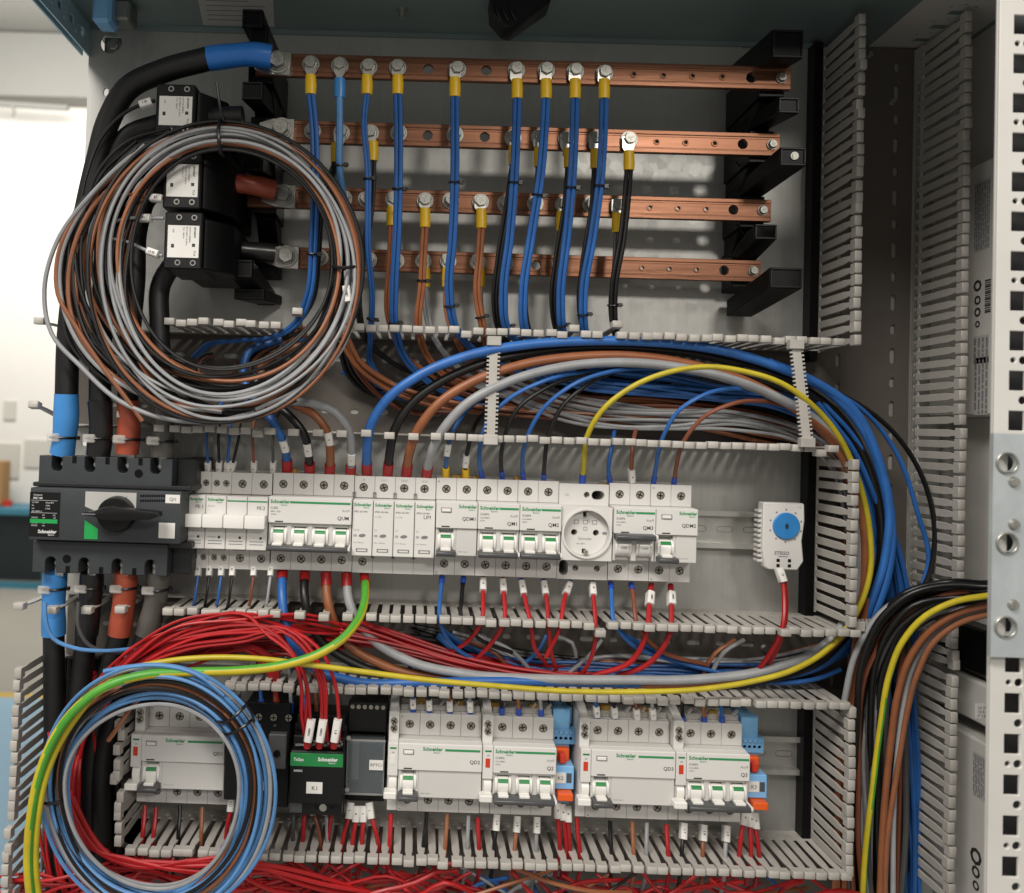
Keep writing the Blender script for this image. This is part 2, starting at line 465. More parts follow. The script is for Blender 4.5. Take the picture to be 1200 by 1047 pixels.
# fold of the roof towards the plate
MB().box(XL, XR, 0.5, 3, ZR - 4, ZR).build('roof_lip', 'roof_steel', cab)
def perf_beam(x0, x1, z, ht, sq, dots, edge=None):
    holes = []
    xm = (x0 + x1) / 2
    for k in range(11):
        h = 12 + k * 25
        holes.append(rect(xm - sq, xm + sq, h, h + 8))
        if dots:
            holes.append(circ(xm - sq - 3.5, h + 14, 1.8, 8)); holes.append(circ(xm + sq + 3.5, h + 14, 1.8, 8)); holes.append(circ(xm, h + 18, 1.8, 8))
    mb = MB().prism(rect(x0, x1, 0, 290), z, z + 1.5, 'xh', holes)
    mb.box(x0, x0 + 1.5, 0, 290, z + 1.5, z + ht); mb.box(x1 - 1.5, x1, 0, 290, z + 1.5, z + ht)
    mb.box(x0 + 1.5, x1 - 1.5, 0, 290, z + ht - 1, z + ht)
    return mb
zb = P(104, 67)[2]
holes = []
zmid = (zb + ZR) / 2
for k in range(11):
    h = 14 + k * 25
    holes.append([(h, zmid - 4), (h + 9, zmid - 4), (h + 9, zmid + 4), (h, zmid + 4)])
    for (dh, dz) in ((16, 0), (13, 8), (20, -7)): holes.append([(h + dh + 1.7 * math.cos(a * .785), zmid + dz + 1.7 * math.sin(a * .785)) for a in range(8)])
MB().prism([(0.5, zb), (292, zb), (292, ZR - .2), (0.5, ZR - .2)], XL, XL + 1.5, 'hz', holes).box(XL - 7, XL - 5.5, 0.5, 292, zb + 1, ZR).box(XL - 5.4, XL - 0.1, 0.5, 292, ZR - 1.6, ZR - .1).build('roof_beam', 'beam_steel', cab)
z2 = P(1060, 53)[2]
perf_beam(P(963, 50)[0], P(1013, 50)[0], z2, max(12, ZR - z2 - 1), 5, True).build('roof_beam', 'post_paint', cab)
perf_beam(P(1018, 53)[0], P(1117, 53)[0], z2 - 3, max(12, ZR - z2 - 1), 7, True).build('roof_beam', 'post_paint', cab)
MB().box(XR, 700, -40, -38, ZB, ZR).build('rear_panel', 'zinc_dark', cab)
# light blue latch under the left beam
x0, x1, z0, z1 = RC(108, -12, 131, 27, 60)
MB().box(x0, x1, 40, 62, z0, z1).build('latch', 'relay_blue', cab, 3)
x0, x1, z0, z1 = RC(131, 0, 153, 24, 50)
MB().box(x0, x1, 30, 52, z0, z1).build('corner_bracket', 'zinc_dark', cab, 2)
c = P(471, 15, 45); mb = MB().cyl((c[0], c[1], c[2] - 5), 3, 12, 'z', 10).cyl((c[0], c[1], c[2] + 1), 5, 4, 'z', 6)
mb.build('roof_bolt', 'bolt_zinc', cab)
# front corner post with square holes
hp = 264
px0 = P(1165, 500, hp)[0]; pz0 = P(1180, -20, hp)[2]; pz1 = P(1180, 1070, hp)[2]
holes = []
sc_ = (CAM_D - hp) / FPX
zz = P(1190, 28, hp)[2]
k = 0
while zz > pz1 + 16:
    cx = px0 + 25 * sc_
    holes.append(rect(cx - 8 * sc_, cx + 10 * sc_, zz - 12 * sc_, zz + 11 * sc_))
    if k % 2: holes.append(circ(cx - 2, zz + 12.5, 1.8, 8))
    holes.append(circ(cx + 8 * sc_, zz - 12.5, 2.6, 10))
    zz -= 25; k += 1
mb = MB().prism(rect(px0, px0 + 34, pz1, pz0), hp - 2, hp, 'xz', holes)
mb.box(px0, px0 + 1.8, hp - 4, hp - 2, pz1, pz0)
mb.box(px0 + 32, px0 + 34, hp - 40, hp - 2, pz1, pz0)
mb.build('corner_post', 'post_paint', cab, 0.4)
MB().box(px0 + 18, px0 + 31.5, hp - 20, hp - 18, pz1, pz0).build('post_hole_shade', 'link_grey', cab)  # dark grey sheet gives the post holes their inner shade
MB().box(px0 + 37, px0 + 470, hp - 2, hp + 16, ZB + 30, ZR - 6).build('unseen_shade_panel', 'post_paint', cab, 2)  # unseen door-like panel, added to keep light off the right side
MB().box(px0 + 468, px0 + 470, -30, hp - 4, ZB + 30, ZR - 6).build('side_panel', 'zinc_dark', cab)
# zinc bracket in front of the post
hk = hp + 6
x0, x1, z0, z1 = RC(1163, 510, 1222, 769, hk)
t = empty('hinge_bracket', (x0, hk, z0), 'galvanised bracket with two large round holes screwed to the right front post', 'bracket')
def cpx(px, py, h, r): c = P(px, py, h); return circ(c[0], c[2], r * (CAM_D - h) / FPX, 20)
MB().prism(rect(x0, x1, z0, z1), hk - 3, hk, 'xz', [cpx(1180, 543, hk, 11), cpx(1180, 637, hk, 11), cpx(1178, 735, hk, 11)]).build('plate', 'bracket_zinc', t, 0.8)
for a, b, rr_ in ((1180, 543, 11), (1180, 637, 11), (1178, 735, 11)):
    MB().prism(cpx(a, b, hk, rr_ + 2.2), hk, hk + 1.2, 'xz', [cpx(a, b, hk, rr_ - 0.4)]).build('hole_rim', 'bolt_zinc', t, 0.3)
for a, b in ((1188, 565), (1188, 615), (1187, 709)):
    c = P(a, b, hk)
    MB().cyl((c[0], hk, c[2]), 3.6, 2.2, 'h', 14, 0, 2.6).box(c[0] - 0.5, c[0] + 0.5, hk + 2.2, hk + 2.5, c[2] - 2, c[2] + 2).build('screw', 'bolt_zinc', t)

# mounting plate
hh = P(130, 50)
pl_holes = [circ(hh[0], hh[2], 10.5, 24), ]
c = P(124, 108); pl_holes.append(slot(c[0], c[2], 5, 8, True))
for (a, b) in ((104, 520), (102, 545), (1, 1)):
    if a > 1: c = P(a, b); pl_holes.append(slot(c[0], c[2], 5, 14, False))
plate = empty('mounting_plate', (XL, 0, ZB), 'large galvanised steel mounting plate behind all the devices and copper bars', 'mounting plate')
MB().prism(rect(XL, XR, ZB, ZR - 0.5), -2.5, 0, 'xz', pl_holes).build('sheet', 'zinc_plate', plate)
MB().box(XL, XL + 1.6, -16, -2.5, ZB, ZR - 1).box(XR - 1.6, XR, -16, -2.5, ZB, ZR - 1).build('folded_edge', 'zinc_plate', plate)
c = hh
MB().cyl((c[0] + 1, -8, c[2] - 1), 7.5, 3, 'h', 20).cyl((c[0] + 1, -5, c[2] - 1), 4.6, 4, 'h', 6).build('screw', 'bolt_zinc', plate, 0.3)
MB().box(c[0] - 14, c[0] + 14, -24, -20, c[2] - 14, c[2] + 14).build('spacer', 'zinc_dark', plate)
# two small slits near the top edge of the plate
for (a, b, w) in ((170, 33, 16), (878, 56, 14)):
    c = P(a, b); MB().box(c[0] - w / 2, c[0] + w / 2, 0.1, 0.8, c[2] - 0.9, c[2] + 0.9).build('hook_tab', 'zinc_dark', plate)

# sticker on the roof
t = empty('rating_sticker', P(277, 10, 30), 'white rating sticker stuck under the roof, left of the centre', 'sticker')
def roof_pt(px, py):   # intersection with the roof plane
    d = _f + _r * ((px - PPX) / FPX) + _u * (-(py - PPY) / FPX)
    k = ZR / d.z
    return (d.x * k, CAM_D - d.y * k)
q = [roof_pt(*p) for p in ((231, -6), (238, 29), (322, 31), (320, -2))]
MB().prism(q, ZR - 0.5, ZR - 0.15, 'xh').build('paper', 'label_silver', t)
m2 = MB()
qa, qc = q[1], q[0]
for i in range(5):
    f_ = 0.2 + i * 0.16
    a0 = (q[1][0] * (1 - f_) + q[0][0] * f_, q[1][1] * (1 - f_) + q[0][1] * f_)
    b0_ = (q[2][0] * (1 - f_) + q[3][0] * f_, q[2][1] * (1 - f_) + q[3][1] * f_)
    m2.box(a0[0] + 6, b0_[0] - (8 if i % 2 else 22), a0[1], a0[1] + 0.9, ZR - 0.75, ZR - 0.55)
m2.build('print', 'text_grey', t)
# black clamp hanging from the roof
hk2 = 75
def Q(px, py, h=hk2): c = P(px, py, h); return (c[0], c[2])
t = empty('roof_clamp', P(600, 5, hk2), 'black plastic cable clamp hanging from the middle of the roof', 'clamp')
MB().prism([Q(574, -14), Q(576, 14), Q(590, 30), Q(600, 33), Q(645, 2), Q(648, -14)], 50, hk2, 'xz').build('body', 'black_plastic', t, 1)
m2 = MB()
for a in (580, 588, 597): m2.tube([P(a, 2, hk2 + 1), P(a + 3, 15, hk2 + 2), P(a + 8, 24, hk2 + 1)], 0.8, 6)
m2.build('hose', 'black_gloss', t)

# ================================================================ DRIVE UNITS at the right
XD = 481
def xside(px, py):     # photo pixel -> (h,z) on the plane X = XD
    d = _f + _r * ((px - PPX) / FPX) + _u * (-(py - PPY) / FPX)
    k = XD / d.x
    return (CAM_D - d.y * k, d.z * k)
def drive(ya, yb, label, ylab, lines, extra=None):
    z1 = xside(1137, ya)[1]; z0 = xside(1137, yb)[1]
    t = empty('drive_unit', (XD, 0, z0), label, 'drive unit')
    MB().box(XD, XD + 90, 0, 210, z0, z1).build('housing', 'drive_grey', t, 2)
    m = MB(); pr = MB()
    for (pa, pb, cols) in ylab:
        (h0, za), (h1, zb_) = xside(pa[0], pa[1]), xside(pb[0], pb[1])
        MB().box(XD - 0.25, XD, h0, h1, zb_, za).build('label', 'label_silver', t)
        n = cols
        for i in range(n):
            hx = h0 + (h1 - h0) * (i + 0.5) / n
            zz = za - 2
            while zz > zb_ + 3:
                l = rnd.uniform(2, 9); zz2 = max(zb_ + 1, zz - l)
                pr.box(XD - 0.45, XD - 0.3, hx - (h1 - h0) * 0.22 / n, hx + (h1 - h0) * 0.22 / n, zz2, zz)
                zz = zz2 - rnd.uniform(0.8, 2)
    pr.build('print', 'text_grey', t)
    return t
d1 = drive(196, 488, 'upper grey drive unit with printed side label behind the right duct', [((1143, 215), (1160, 290), 9), ((1141, 395), (1159, 425), 4), ((1142, 420), (1158, 486), 4)], None)
m2 = MB()
for i, (yy, ww) in enumerate(((335, 5), (352, 4), (366, 4), (380, 3))):
    h0, zz = xside(1146, yy)
    m2.prism([(h0 + ww * math.cos(a * 0.7854), zz + ww * math.sin(a * 0.7854)) for a in range(8)], XD - 0.5, XD - 0.3, 'hz', [[(h0 + ww * 0.6 * math.cos(a * 0.7854), zz + ww * 0.6 * math.sin(a * 0.7854)) for a in range(8)]])
for i in range(16):
    h0, zz = xside(1155, 330); m2.box(XD - 0.5, XD - 0.3, h0, h0 + 7, zz - i * 1.8, zz - i * 1.8 + (0.6 if i % 3 else 1.1))
m2.build('symbols', 'text_black', d1)
d2 = drive(862, 1075, 'lower grey drive unit with a label, beside the front post', [((1141, 880), (1157, 942), 9)], None)
m2 = MB()
for i, (yy, ww) in enumerate(((1004, 7), (1022, 5), (1038, 4))):
    h0, zz = xside(1144, yy)
    m2.prism([(h0 + ww * math.cos(a * 0.7854), zz + ww * math.sin(a * 0.7854)) for a in range(8)], XD - 0.5, XD - 0.3, 'hz', [[(h0 + ww * 0.6 * math.cos(a * 0.7854), zz + ww * 0.6 * math.sin(a * 0.7854)) for a in range(8)]])
for i in range(16):
    h0, zz = xside(1156, 1002); m2.box(XD - 0.5, XD - 0.3, h0, h0 + 7, zz - i * 2, zz - i * 2 + (0.7 if i % 3 else 1.2))
m2.build('symbols', 'text_black', d2)
m2 = MB()
h0, z1 = xside(1139, 868); 
for i in range(16): m2.box(XD - 1.2, XD, 60, 190, xside(1139, 868)[1] - 2 - i * 5.2 - 55 * 0, xside(1139, 868)[1] - 0.5 - i * 5.2)
# shelf and side sheets around the drives
def side_sheet(name, x0, ya, yb, m, label, cat):
    z1 = xside(1150, ya)[1]; z0 = xside(1150, yb)[1]
    return meta(MB().box(x0, x0 + 3, -36, 230, z0, z1).build(name, m), label, cat)
side_sheet('side_sheet', XD + 24, -60, 195, 'drive_grey', 'plain grey sheet metal above the upper drive unit, right edge', 'sheet')
side_sheet('side_sheet', XD + 22, 489, 745, 'drive_grey', 'plain grey sheet metal between the two drive units, right edge', 'sheet')
z1 = xside(1150, 740)[1]; z0 = xside(1150, 796)[1]
meta(MB().box(XD + 4, XD + 80, 0, 190, z0, z1).build('contactor_block', 'black_plastic', None, 2), 'black block between grey sheets right of the vertical duct', 'block')
z1 = xside(1150, 822)[1]; z0 = xside(1150, 852)[1]
t = empty('terminal_cover', (XD + 8, 0, z0), 'grey cover with a small printed white label above the lower drive unit', 'cover')
MB().box(XD + 2, XD + 70, 0, 200, z0, z1 + 14).build('body', 'drive_grey', t, 2)
x0, x1, za, zb_ = RC(1143, 825, 1178, 842, 200)
MB().box(x0, x1, 200.1, 200.4, za, zb_).build('label', 'label_white', t)
m2 = MB()
for i in range(3):
    z = zb_ - 2.5 - i * 2.8
    m2.text(('U1 2V: 3~ AC', 'V2 0-480 V', 'P  1.5 kW')[i], 2.4, x0 + 1.5, 200.6, z - 1.2, 0)
m2.build('print', 'text_black', t)

# ================================================================ WIRING DUCTS
HD = 80.0
PITCH = 10.2
def finger_mesh(seed):
    r = random.Random(seed)
    mb = MB()
    w = 3.3
    poly = [(-w, 12), (w, 12), (w, 58), (w * 0.72, 66), (w * 0.72, 74), (-w * 0.72, 74), (-w * 0.72, 66), (-w, 58)]
    mb.prism(poly, -0.8, 0.8, 'xh')
    mb.prism([(-4.5, 72), (4.5, 72), (4.5, 79), (4.0, 80), (-4.0, 80), (-4.5, 79)], -2.2, 3.6, 'xh')
    return mb.mesh('finger', 'duct_grey', 0.35)
FM = [finger_mesh(i) for i in range(2)]
def finger(t, x, z, vertical=False, flip=False, lean=None, h=0):
    """lean: (along wall, across wall) tilt in radians"""
    a = lean or ((rnd.gauss(0, 0.006), rnd.gauss(0, 0.006)) if rnd.random() > 0.08 else (rnd.gauss(0, 0.02), rnd.gauss(0, 0.02)))
    me = FM[0]
    o = put('finger', me, t, x, h, z)
    base = Matrix.Rotation(math.pi / 2 * (1 if not flip else -1), 4, 'Y') if vertical else (Matrix.Rotation(math.pi, 4, 'Y') if flip else Matrix.Identity(4))
    tilt = Matrix.Rotation(a[0], 4, 'Z') @ Matrix.Rotation(a[1], 4, 'X') if vertical else Matrix.Rotation(a[1], 4, 'X') @ Matrix.Rotation(a[0], 4, 'Z')
    o.rotation_euler = (tilt @ base).to_euler()
    return o
def hwall(t, pa, pb, flip=False, skip=(), bent={}, extra=()):
    """horizontal duct wall whose finger heads run from photo point pa to pb"""
    A, B = P(pa[0], pa[1], HD), P(pb[0], pb[1], HD)
    z = (A[2] + B[2]) / 2
    n = int(round((B[0] - A[0]) / PITCH))
    for i in range(n + 1):
        x = A[0] + i * PITCH
        px = pa[0] + (pb[0] - pa[0]) * i / n
        if any(s[0] <= px <= s[1] for s in skip if len(s) == 2): continue
        if any(s[0] <= px <= s[1] and i % 2 == s[2] for s in skip if len(s) == 3): continue
        ln = None
        for bx, v in bent.items():
            if abs(px - bx) < 7: ln = v
        finger(t, x, z, False, flip, ln)
    for (px, py, l1, l2) in extra:
        c = P(px, py, HD); finger(t, c[0], c[2] if False else z + (c[2] - z) * 0.3, False, flip, (l1, l2))
    return A[0] - 5, B[0] + 5, z
def vwall(t, pa, pb, flip=False, skip=(), bent={}):
    A, B = P(pa[0], pa[1], HD), P(pb[0], pb[1], HD)
    x = (A[0] + B[0]) / 2
    n = int(round((A[2] - B[2]) / PITCH))
    for i in range(n + 1):
        z = A[2] - i * PITCH
        py = pa[1] + (pb[1] - pa[1]) * i / n
        if any(s[0] <= py <= s[1] for s in skip): continue
        ln = None
        for by, v in bent.items():
            if abs(py - by) < 7: ln = v
        finger(t, x, z, True, flip, ln)
    return x, A[2] + 5, B[2] - 5
def hside(t, x0, x1, z, n='side_wall'):
    holes = []
    x = x0 + 5
    while x < x1 - 6:
        holes.append(rect(x - 1.6, x + 1.6, 9, 12.5)); x += PITCH
    MB().prism(rect(x0, x1, 0.2, 16), z - 0.8, z + 0.8, 'xh', holes).build(n, 'duct_grey', t)
def vside(t, x, z0, z1):
    holes = []
    z = z0 + 5
    while z < z1 - 6:
        holes.append([(9, z - 1.6), (12.5, z - 1.6), (12.5, z + 1.6), (9, z + 1.6)]); z += PITCH
    MB().prism([(0.2, z0), (16, z0), (16, z1), (0.2, z1)], x - 0.8, x + 0.8, 'hz', holes).build('side_wall', 'duct_grey', t)
def hbase(t, x0, x1, z0, z1, rows=2, name='duct_floor'):
    holes = []
    rr = [z0 + (z1 - z0) * (0.22 + 0.56 * i / max(1, rows - 1)) for i in range(rows)] if rows > 1 else [(z0 + z1) / 2]
    for j, z in enumerate(rr):
        x = x0 + 14 + 6 * j; k = 0
        while x < x1 - 12:
            holes.append(slot(x, z, 5, 14 if k % 2 else 9, False, 3)); x += 25; k += 1
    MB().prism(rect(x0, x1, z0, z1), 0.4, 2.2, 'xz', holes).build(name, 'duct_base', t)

# upper horizontal duct
dA = empty('cable_duct', P(580, 455, 0), 'upper open horizontal duct with the thick blue, orange and grey cables, below the copper bars', 'cable duct', 'slotted grey wiring ducts')
xa0, xa1, zaT = hwall(dA, (197, 375.5), (988, 404), False, skip=((347, 395),), bent={340: (0.1, -0.16), 724: (0.08, -0.12), 675: (0, -0.06), 555: (0.0, 0.04)})
hside(dA, XL + 50, XR + 8, zaT)
xb0, xb1, zaB = hwall(dA, (204, 499), (984, 528), True, skip=((322, 505, 1),))
hside(dA, XL + 2, XR + 8, zaB)
hbase(dA, XL + 2, XR + 4, zaB + 1, zaT - 1)
for (px, py, l1, l2, zz, fl) in ((45, 370, 0.0, 0.03, zaT, False), (92, 369, 0.05, 0.05, zaT, False), (40, 485, -0.03, -0.22, zaB, True), (76, 512, 0.0, 0.03, zaB, True), (112, 512, 0.0, 0.02, zaB, True), (152, 492, -0.1, -0.14, zaB, True), (186, 497, 0, 0, zaB, True)):
    c = P(px, py, HD); finger(dA, c[0], zz, False, fl, (l1, l2))
# middle horizontal duct
dB = empty('cable_duct', P(580, 775, 0), 'middle open horizontal duct with red control wires and the yellow earth cable', 'cable duct', 'slotted grey wiring ducts')
_, _, zbT = hwall(dB, (196, 717), (1003, 745), False, skip=((316, 428, 0),), bent={712: (0, 0.09)})
hside(dB, XL + 2, XR + 8, zbT)
_, _, zbB = hwall(dB, (268, 800), (990, 832), True)
hside(dB, XL + 40, XR + 4, zbB)
hbase(dB, XL + 2, XR + 4, zbB + 1, zbT - 1, 1)
for (px, py, l1, l2) in ((24, 712, -0.03, 0.0), (62, 706, -0.02, 0.03), (101, 708, 0, 0.02), (140, 714, 0, 0)):
    c = P(px, py, HD); finger(dB, c[0], zbT, False, False, (l1, l2))
# bottom horizontal duct
dC = empty('cable_duct', P(580, 1060, 0), 'bottom horizontal duct full of red wires, cut by the lower picture edge', 'cable duct', 'slotted grey wiring ducts')
_, _, zcT = hwall(dC, (152, 1000), (990, 1030), False, skip=((262, 300),), bent={})
hside(dC, XL + 70, XR + 4, zcT)
hbase(dC, XL + 2, XR + 4, ZB + 20, zcT - 1, 2)
# right vertical duct
dV = empty('cable_duct', P(1045, 500, 0), 'tall vertical duct at the right with blue, brown and black wires running down', 'cable duct', 'slotted grey wiring ducts')
xv0 = P(1005, 250, HD)[0]
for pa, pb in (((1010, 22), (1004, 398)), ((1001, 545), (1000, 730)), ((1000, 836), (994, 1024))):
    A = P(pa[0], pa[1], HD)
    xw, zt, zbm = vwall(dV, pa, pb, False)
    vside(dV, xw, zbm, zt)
    MB().box(xw - 9, xw - 1, 0.3, 15, zbm - 8, zt + 6).build('black_strip', 'insulator_black', dV, 0.5)  # black strip along the foot of each wall segment
xr_, zt, zbm = vwall(dV, (1134, 18), (1130, 702), True)
vside(dV, xr_, zbm, zt)
xr2, zt2, zbm2 = vwall(dV, (1125, 727), (1112, 1060), True)
vside(dV, xr2, zbm2, zt2)
holes = []
k = 0; z = ZR - 20
while z > ZB + 30:
    holes.append(slot(xr_ - 68, z - 6, 4.4, 13 if k % 2 else 9, True, 3)); holes.append(slot(xr_ - 17, z, 4.8, 15 if k % 2 else 10, True, 3)); z -= 25; k += 1
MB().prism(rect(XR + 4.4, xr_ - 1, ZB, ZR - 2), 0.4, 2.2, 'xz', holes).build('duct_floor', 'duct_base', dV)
MB().box(XR + 4.5, xr_ + 30, -2, 0, ZB, ZR - 2).build('backing_strip', 'zinc_plate', dV)
for (a, b) in ((1046, 119), (1020, 64)):
    c = P(a, b, 3); MB().cyl((c[0], 2.3, c[2]), 3.6, 2, 'h', 14, 0, 2.4).box(c[0] - 0.5, c[0] + 0.5, 4.3, 4.5, c[2] - 2, c[2] + 2).build('screw', 'bolt_zinc', dV)
c = P(897, 761, 3); MB().cyl((c[0], 2.3, c[2]), 4.6, 2, 'h', 14, 0, 3).box(c[0] - 0.5, c[0] + 0.5, 4.3, 4.5, c[2] - 3, c[2] + 3).build('screw', 'bolt_zinc', dB)
c = P(517, 748, 3); MB().cyl((c[0], 2.3, c[2]), 4.6, 2, 'h', 14, 0, 3).build('screw', 'bolt_zinc', dB)
# left vertical duct (bottom left)
dL = empty('cable_duct', P(100, 900, 0), 'left vertical duct holding the heavy black cables behind the lower wire coil', 'cable duct', 'slotted grey wiring ducts')
xl_, zt, zbm = vwall(dL, (18, 790), (13, 965), False, bent={})
vside(dL, xl_, zbm - 70, zt)
vwall(dL, (6, 978), (4, 1060), False)
for k in range(13):
    px, py = 142 - k * 0.8, 828 + k * 13.2
    c = P(px, py, HD)
    finger(dL, P(141, 900, HD)[0], c[2], True, True, (rnd.gauss(-0.02, 0.03), rnd.gauss(0, 0.03)))
vside(dL, P(141, 900, HD)[0], P(141, 1010, HD)[2], P(141, 815, HD)[2])
hbase(dL, xl_, P(141, 900, HD)[0], ZB, P(100, 780, 0)[2], 3)

# serrated retaining straps across the open ducts
def strap(pts, label, vertical=True):
    a, b = [P(*p) for p in pts]
    d = Vector(b) - Vector(a); L_ = d.length; d.normalize()
    nrm = Vector((0, 1, 0)); side = d.cross(nrm).normalized()
    mb = MB()
    n = int(L_ / 3.4)
    outline = []
    for i in range(n):
        s0 = i * L_ / n; s1 = (i + 0.55) * L_ / n; s2 = (i + 1) * L_ / n
        outline += [(s0, 3.4), (s1, 3.4), (s1, 5.6), (s2, 5.6)]
    pol = outline + [(s, -w) for s, w in reversed(outline)]
    top = [Vector(a) + d * s + side * w for s, w in pol]
    m_ = len(top)
    vs = [tuple(v) for v in top] + [tuple(v - nrm * 2) for v in top]
    tris = tessellate_polygon([[Vector((s, w, 0)) for s, w in pol]])
    fs = [tuple(t_) for t_ in tris] + [tuple(i + m_ for i in reversed(t_)) for t_ in tris] + [(i, (i + 1) % m_, (i + 1) % m_ + m_, i + m_) for i in range(m_)]
    mb.add(vs, fs)
    t = empty('retaining_strap', a, label, 'retaining strap', 'serrated straps across the ducts')
    mb.build('strap_body', 'duct_grey', t)
    for e in (a, b):
        MB().box(e[0] - 6, e[0] + 6, e[1] - 5, e[1] + 2.6, e[2] - 4, e[2] + 4).build('end_hook', 'duct_grey', t, 0.5)
strap([(579, 400, 82), (575, 516, 82)], 'serrated grey strap across the upper duct, above the left two-pole breakers')
strap([(933, 404, 84), (946, 519, 84)], 'serrated grey strap across the right end of the upper duct')
strap([(1004, 734, 70), (1072, 732, 60)], 'serrated grey strap lying across the vertical duct at right')
# ================================================================ BUSBARS
def bolt_meshes():
    out = {}
    for nm, r in (('bolt', 5.4), ('big_bolt', 7.0)):
        mb = MB().cyl((0, 0, 0), r * 1.42, 1.4, 'h', 20).cyl((0, 1.4, 0), r * 1.12, 1.5, 'h', 18)
        out[nm + '_w'] = mb.mesh('washer', 'bolt_zinc', 0.25)
        mb = MB().cyl((0, 2.9, 0), r, 4.2, 'h', 6).cyl((0, 7.1, 0), r * 0.86, 0.5, 'h', 18)
        mb.box(-r * .5, -r * .1, 7.6, 7.9, -0.5, 0.4).box(r * .1, r * .5, 7.6, 7.9, -0.4, 0.5).box(-0.3, 0.3, 7.6, 7.9, r * .15, r * .5)
        out[nm + '_h'] = mb.mesh('hex_head', 'bolt_zinc', 0.35)
    mb = MB().cyl((0, 0, 0), 4.6, 1.0, 'h', 16); out['end_w'] = mb.mesh('washer', 'bolt_zinc', 0.2)
    mb = MB().cyl((0, 1.0, 0), 4.0, 2.6, 'h', 16, 0, 3.2).box(-2.2, 2.2, 3.6, 3.9, -0.4, 0.4).box(-0.4, 0.4, 3.6, 3.9, -2.2, 2.2); out['end_h'] = mb.mesh('hex_head', 'bolt_zinc', 0.2)
    mb = MB().prism(circ(0, 0, 3.0, 14), -0.2, 0.7, 'xz', [circ(0, 0, 1.7, 14)]).box(-2.6, -1.6, 0.7, 1.0, -0.4, 0.4); out['stud'] = mb.mesh('rivet', 'copper', 0.15)
    return out
BM = bolt_meshes()
def bolt(parent, x, h, z, kind):
    k = {'b': 'bolt', 'B': 'big_bolt', 'e': 'end'}[kind]
    r = rnd.uniform(0, 6.28)
    o = put('bolt', BM[k + '_h'], parent, x, h, z, (0, r, 0))
    w = bpy.data.objects.new('washer', BM[k + '_w']); COL.objects.link(w); w.parent = o
    return o
BARS = [
    dict(h=83, xs=300, xe=927, y=(68, 92), big=(327, 70), b=[364, 398, 432, 466, 536, 605, 640, 674, 708], holes=[502, 570, 881], st=[743, 778, 812, 847], e=916, z=(708, 86)),
    dict(h=66, xs=322, xe=914, y=(150, 170), big=(331, 150), b=[366, 400, 434, 467, 533, 601, 632, 664, 698, 737], holes=[501, 568, 871], st=[770, 804, 838], e=905, z=(737, 165)),
    dict(h=49, xs=290, xe=904, y=(225, 246), big=(333, 226), b=[403, 429, 461, 498, 528, 563, 592, 627, 660, 692, 724], holes=[860], st=[762, 795, 828], e=894, z=(724, 242)),
    dict(h=32, xs=340, xe=892, y=(296, 316), big=(337, 296), b=[375, 432, 464, 496, 525, 560, 592, 656], holes=[628, 849], st=[753, 785, 817], e=883, z=(785, 315)),
]
names = ['topmost copper busbar carrying the blue cable lugs', 'second copper busbar from the top, carrying black cables', 'third copper busbar from the top, carrying brown cables', 'lowest copper busbar, nearest the upper cable duct']
BARZ = []
for i, b in enumerate(BARS):
    zc = P(b['z'][0], b['z'][1], b['h'])[2]
    BARZ.append(zc)
    h = b['h']
    X0 = P(b['xs'], b['y'][0], h)[0]; X1 = P(b['xe'], b['y'][1], h)[0]
    t = empty('copper_busbar', (X0, h, zc), names[i], 'busbar', 'copper busbars')
    W = 9.8
    hol = []
    for px in b['holes']:
        x = P(px, 0, h)[0] + 0; x = P(px, b['z'][1], h)[0]
        hol.append((x, zc))
    hol2 = [P(px, b['z'][1], h)[0] for px in b['st']]
    # stepped profile: three strips with grooves between
    for (a0, a1, t0) in ((-W, -W + 3.6, 0), (W - 3.6, W, 0)):
        MB().box(X0, X1, h - 5, h, zc + a0, zc + a1).build('edge_rib', 'copper', t, 0.4)
    MB().prism(rect(X0, X1, zc - W + 3.6, zc + W - 3.6), h - 5.4, h - 0.9, 'xz', [circ(x, z, 4.5, 16) for x, z in hol] + [circ(x, zc, 2.0, 12) for x in hol2]).build('bar_body', 'copper', t)
    for k_ in (-1, 1): MB().box(X0 + 0.2, X1 - 0.2, h - 0.9, h - 0.35, zc + k_ * (W - 4.9) - 0.35, zc + k_ * (W - 4.9) + 0.35).build('ridge', 'copper', t)
    bx = P(b['big'][0], b['big'][1], h)[0]
    # tin plated cable lug palm below the big bolt
    lug = empty('cable_lug', (bx, h, zc), 'flat tinned cable lug under the large bolt of the %s busbar' % ('top', 'second', 'third', 'lowest')[i], 'cable lug')
    MB().prism([(bx - 20, zc - 6), (bx - 8, zc - 10), (bx + 11, zc - 11), (bx + 11, zc + 10), (bx - 8, zc + 10), (bx - 20, zc + 6)], h, h + 3.2, 'xz').build('palm', 'tin', lug, 0.6)
    bolt(lug, bx, h + 3.2, zc + 0.5, 'B')
    for px in b['b']:
        x = P(px, b['z'][1], h)[0]
        bolt(t, x, h - 0.5, zc + rnd.uniform(-0.6, 0.8), 'b')
    for px in b['st']:
        x = P(px, b['z'][1], h)[0]; put('rivet', BM['stud'], t, x, h - 0.9, zc, (0, rnd.uniform(0, 6), 0))
    x = P(b['e'], b['z'][1], h)[0]
    bolt(t, x, h - 0.4, zc, 'e')

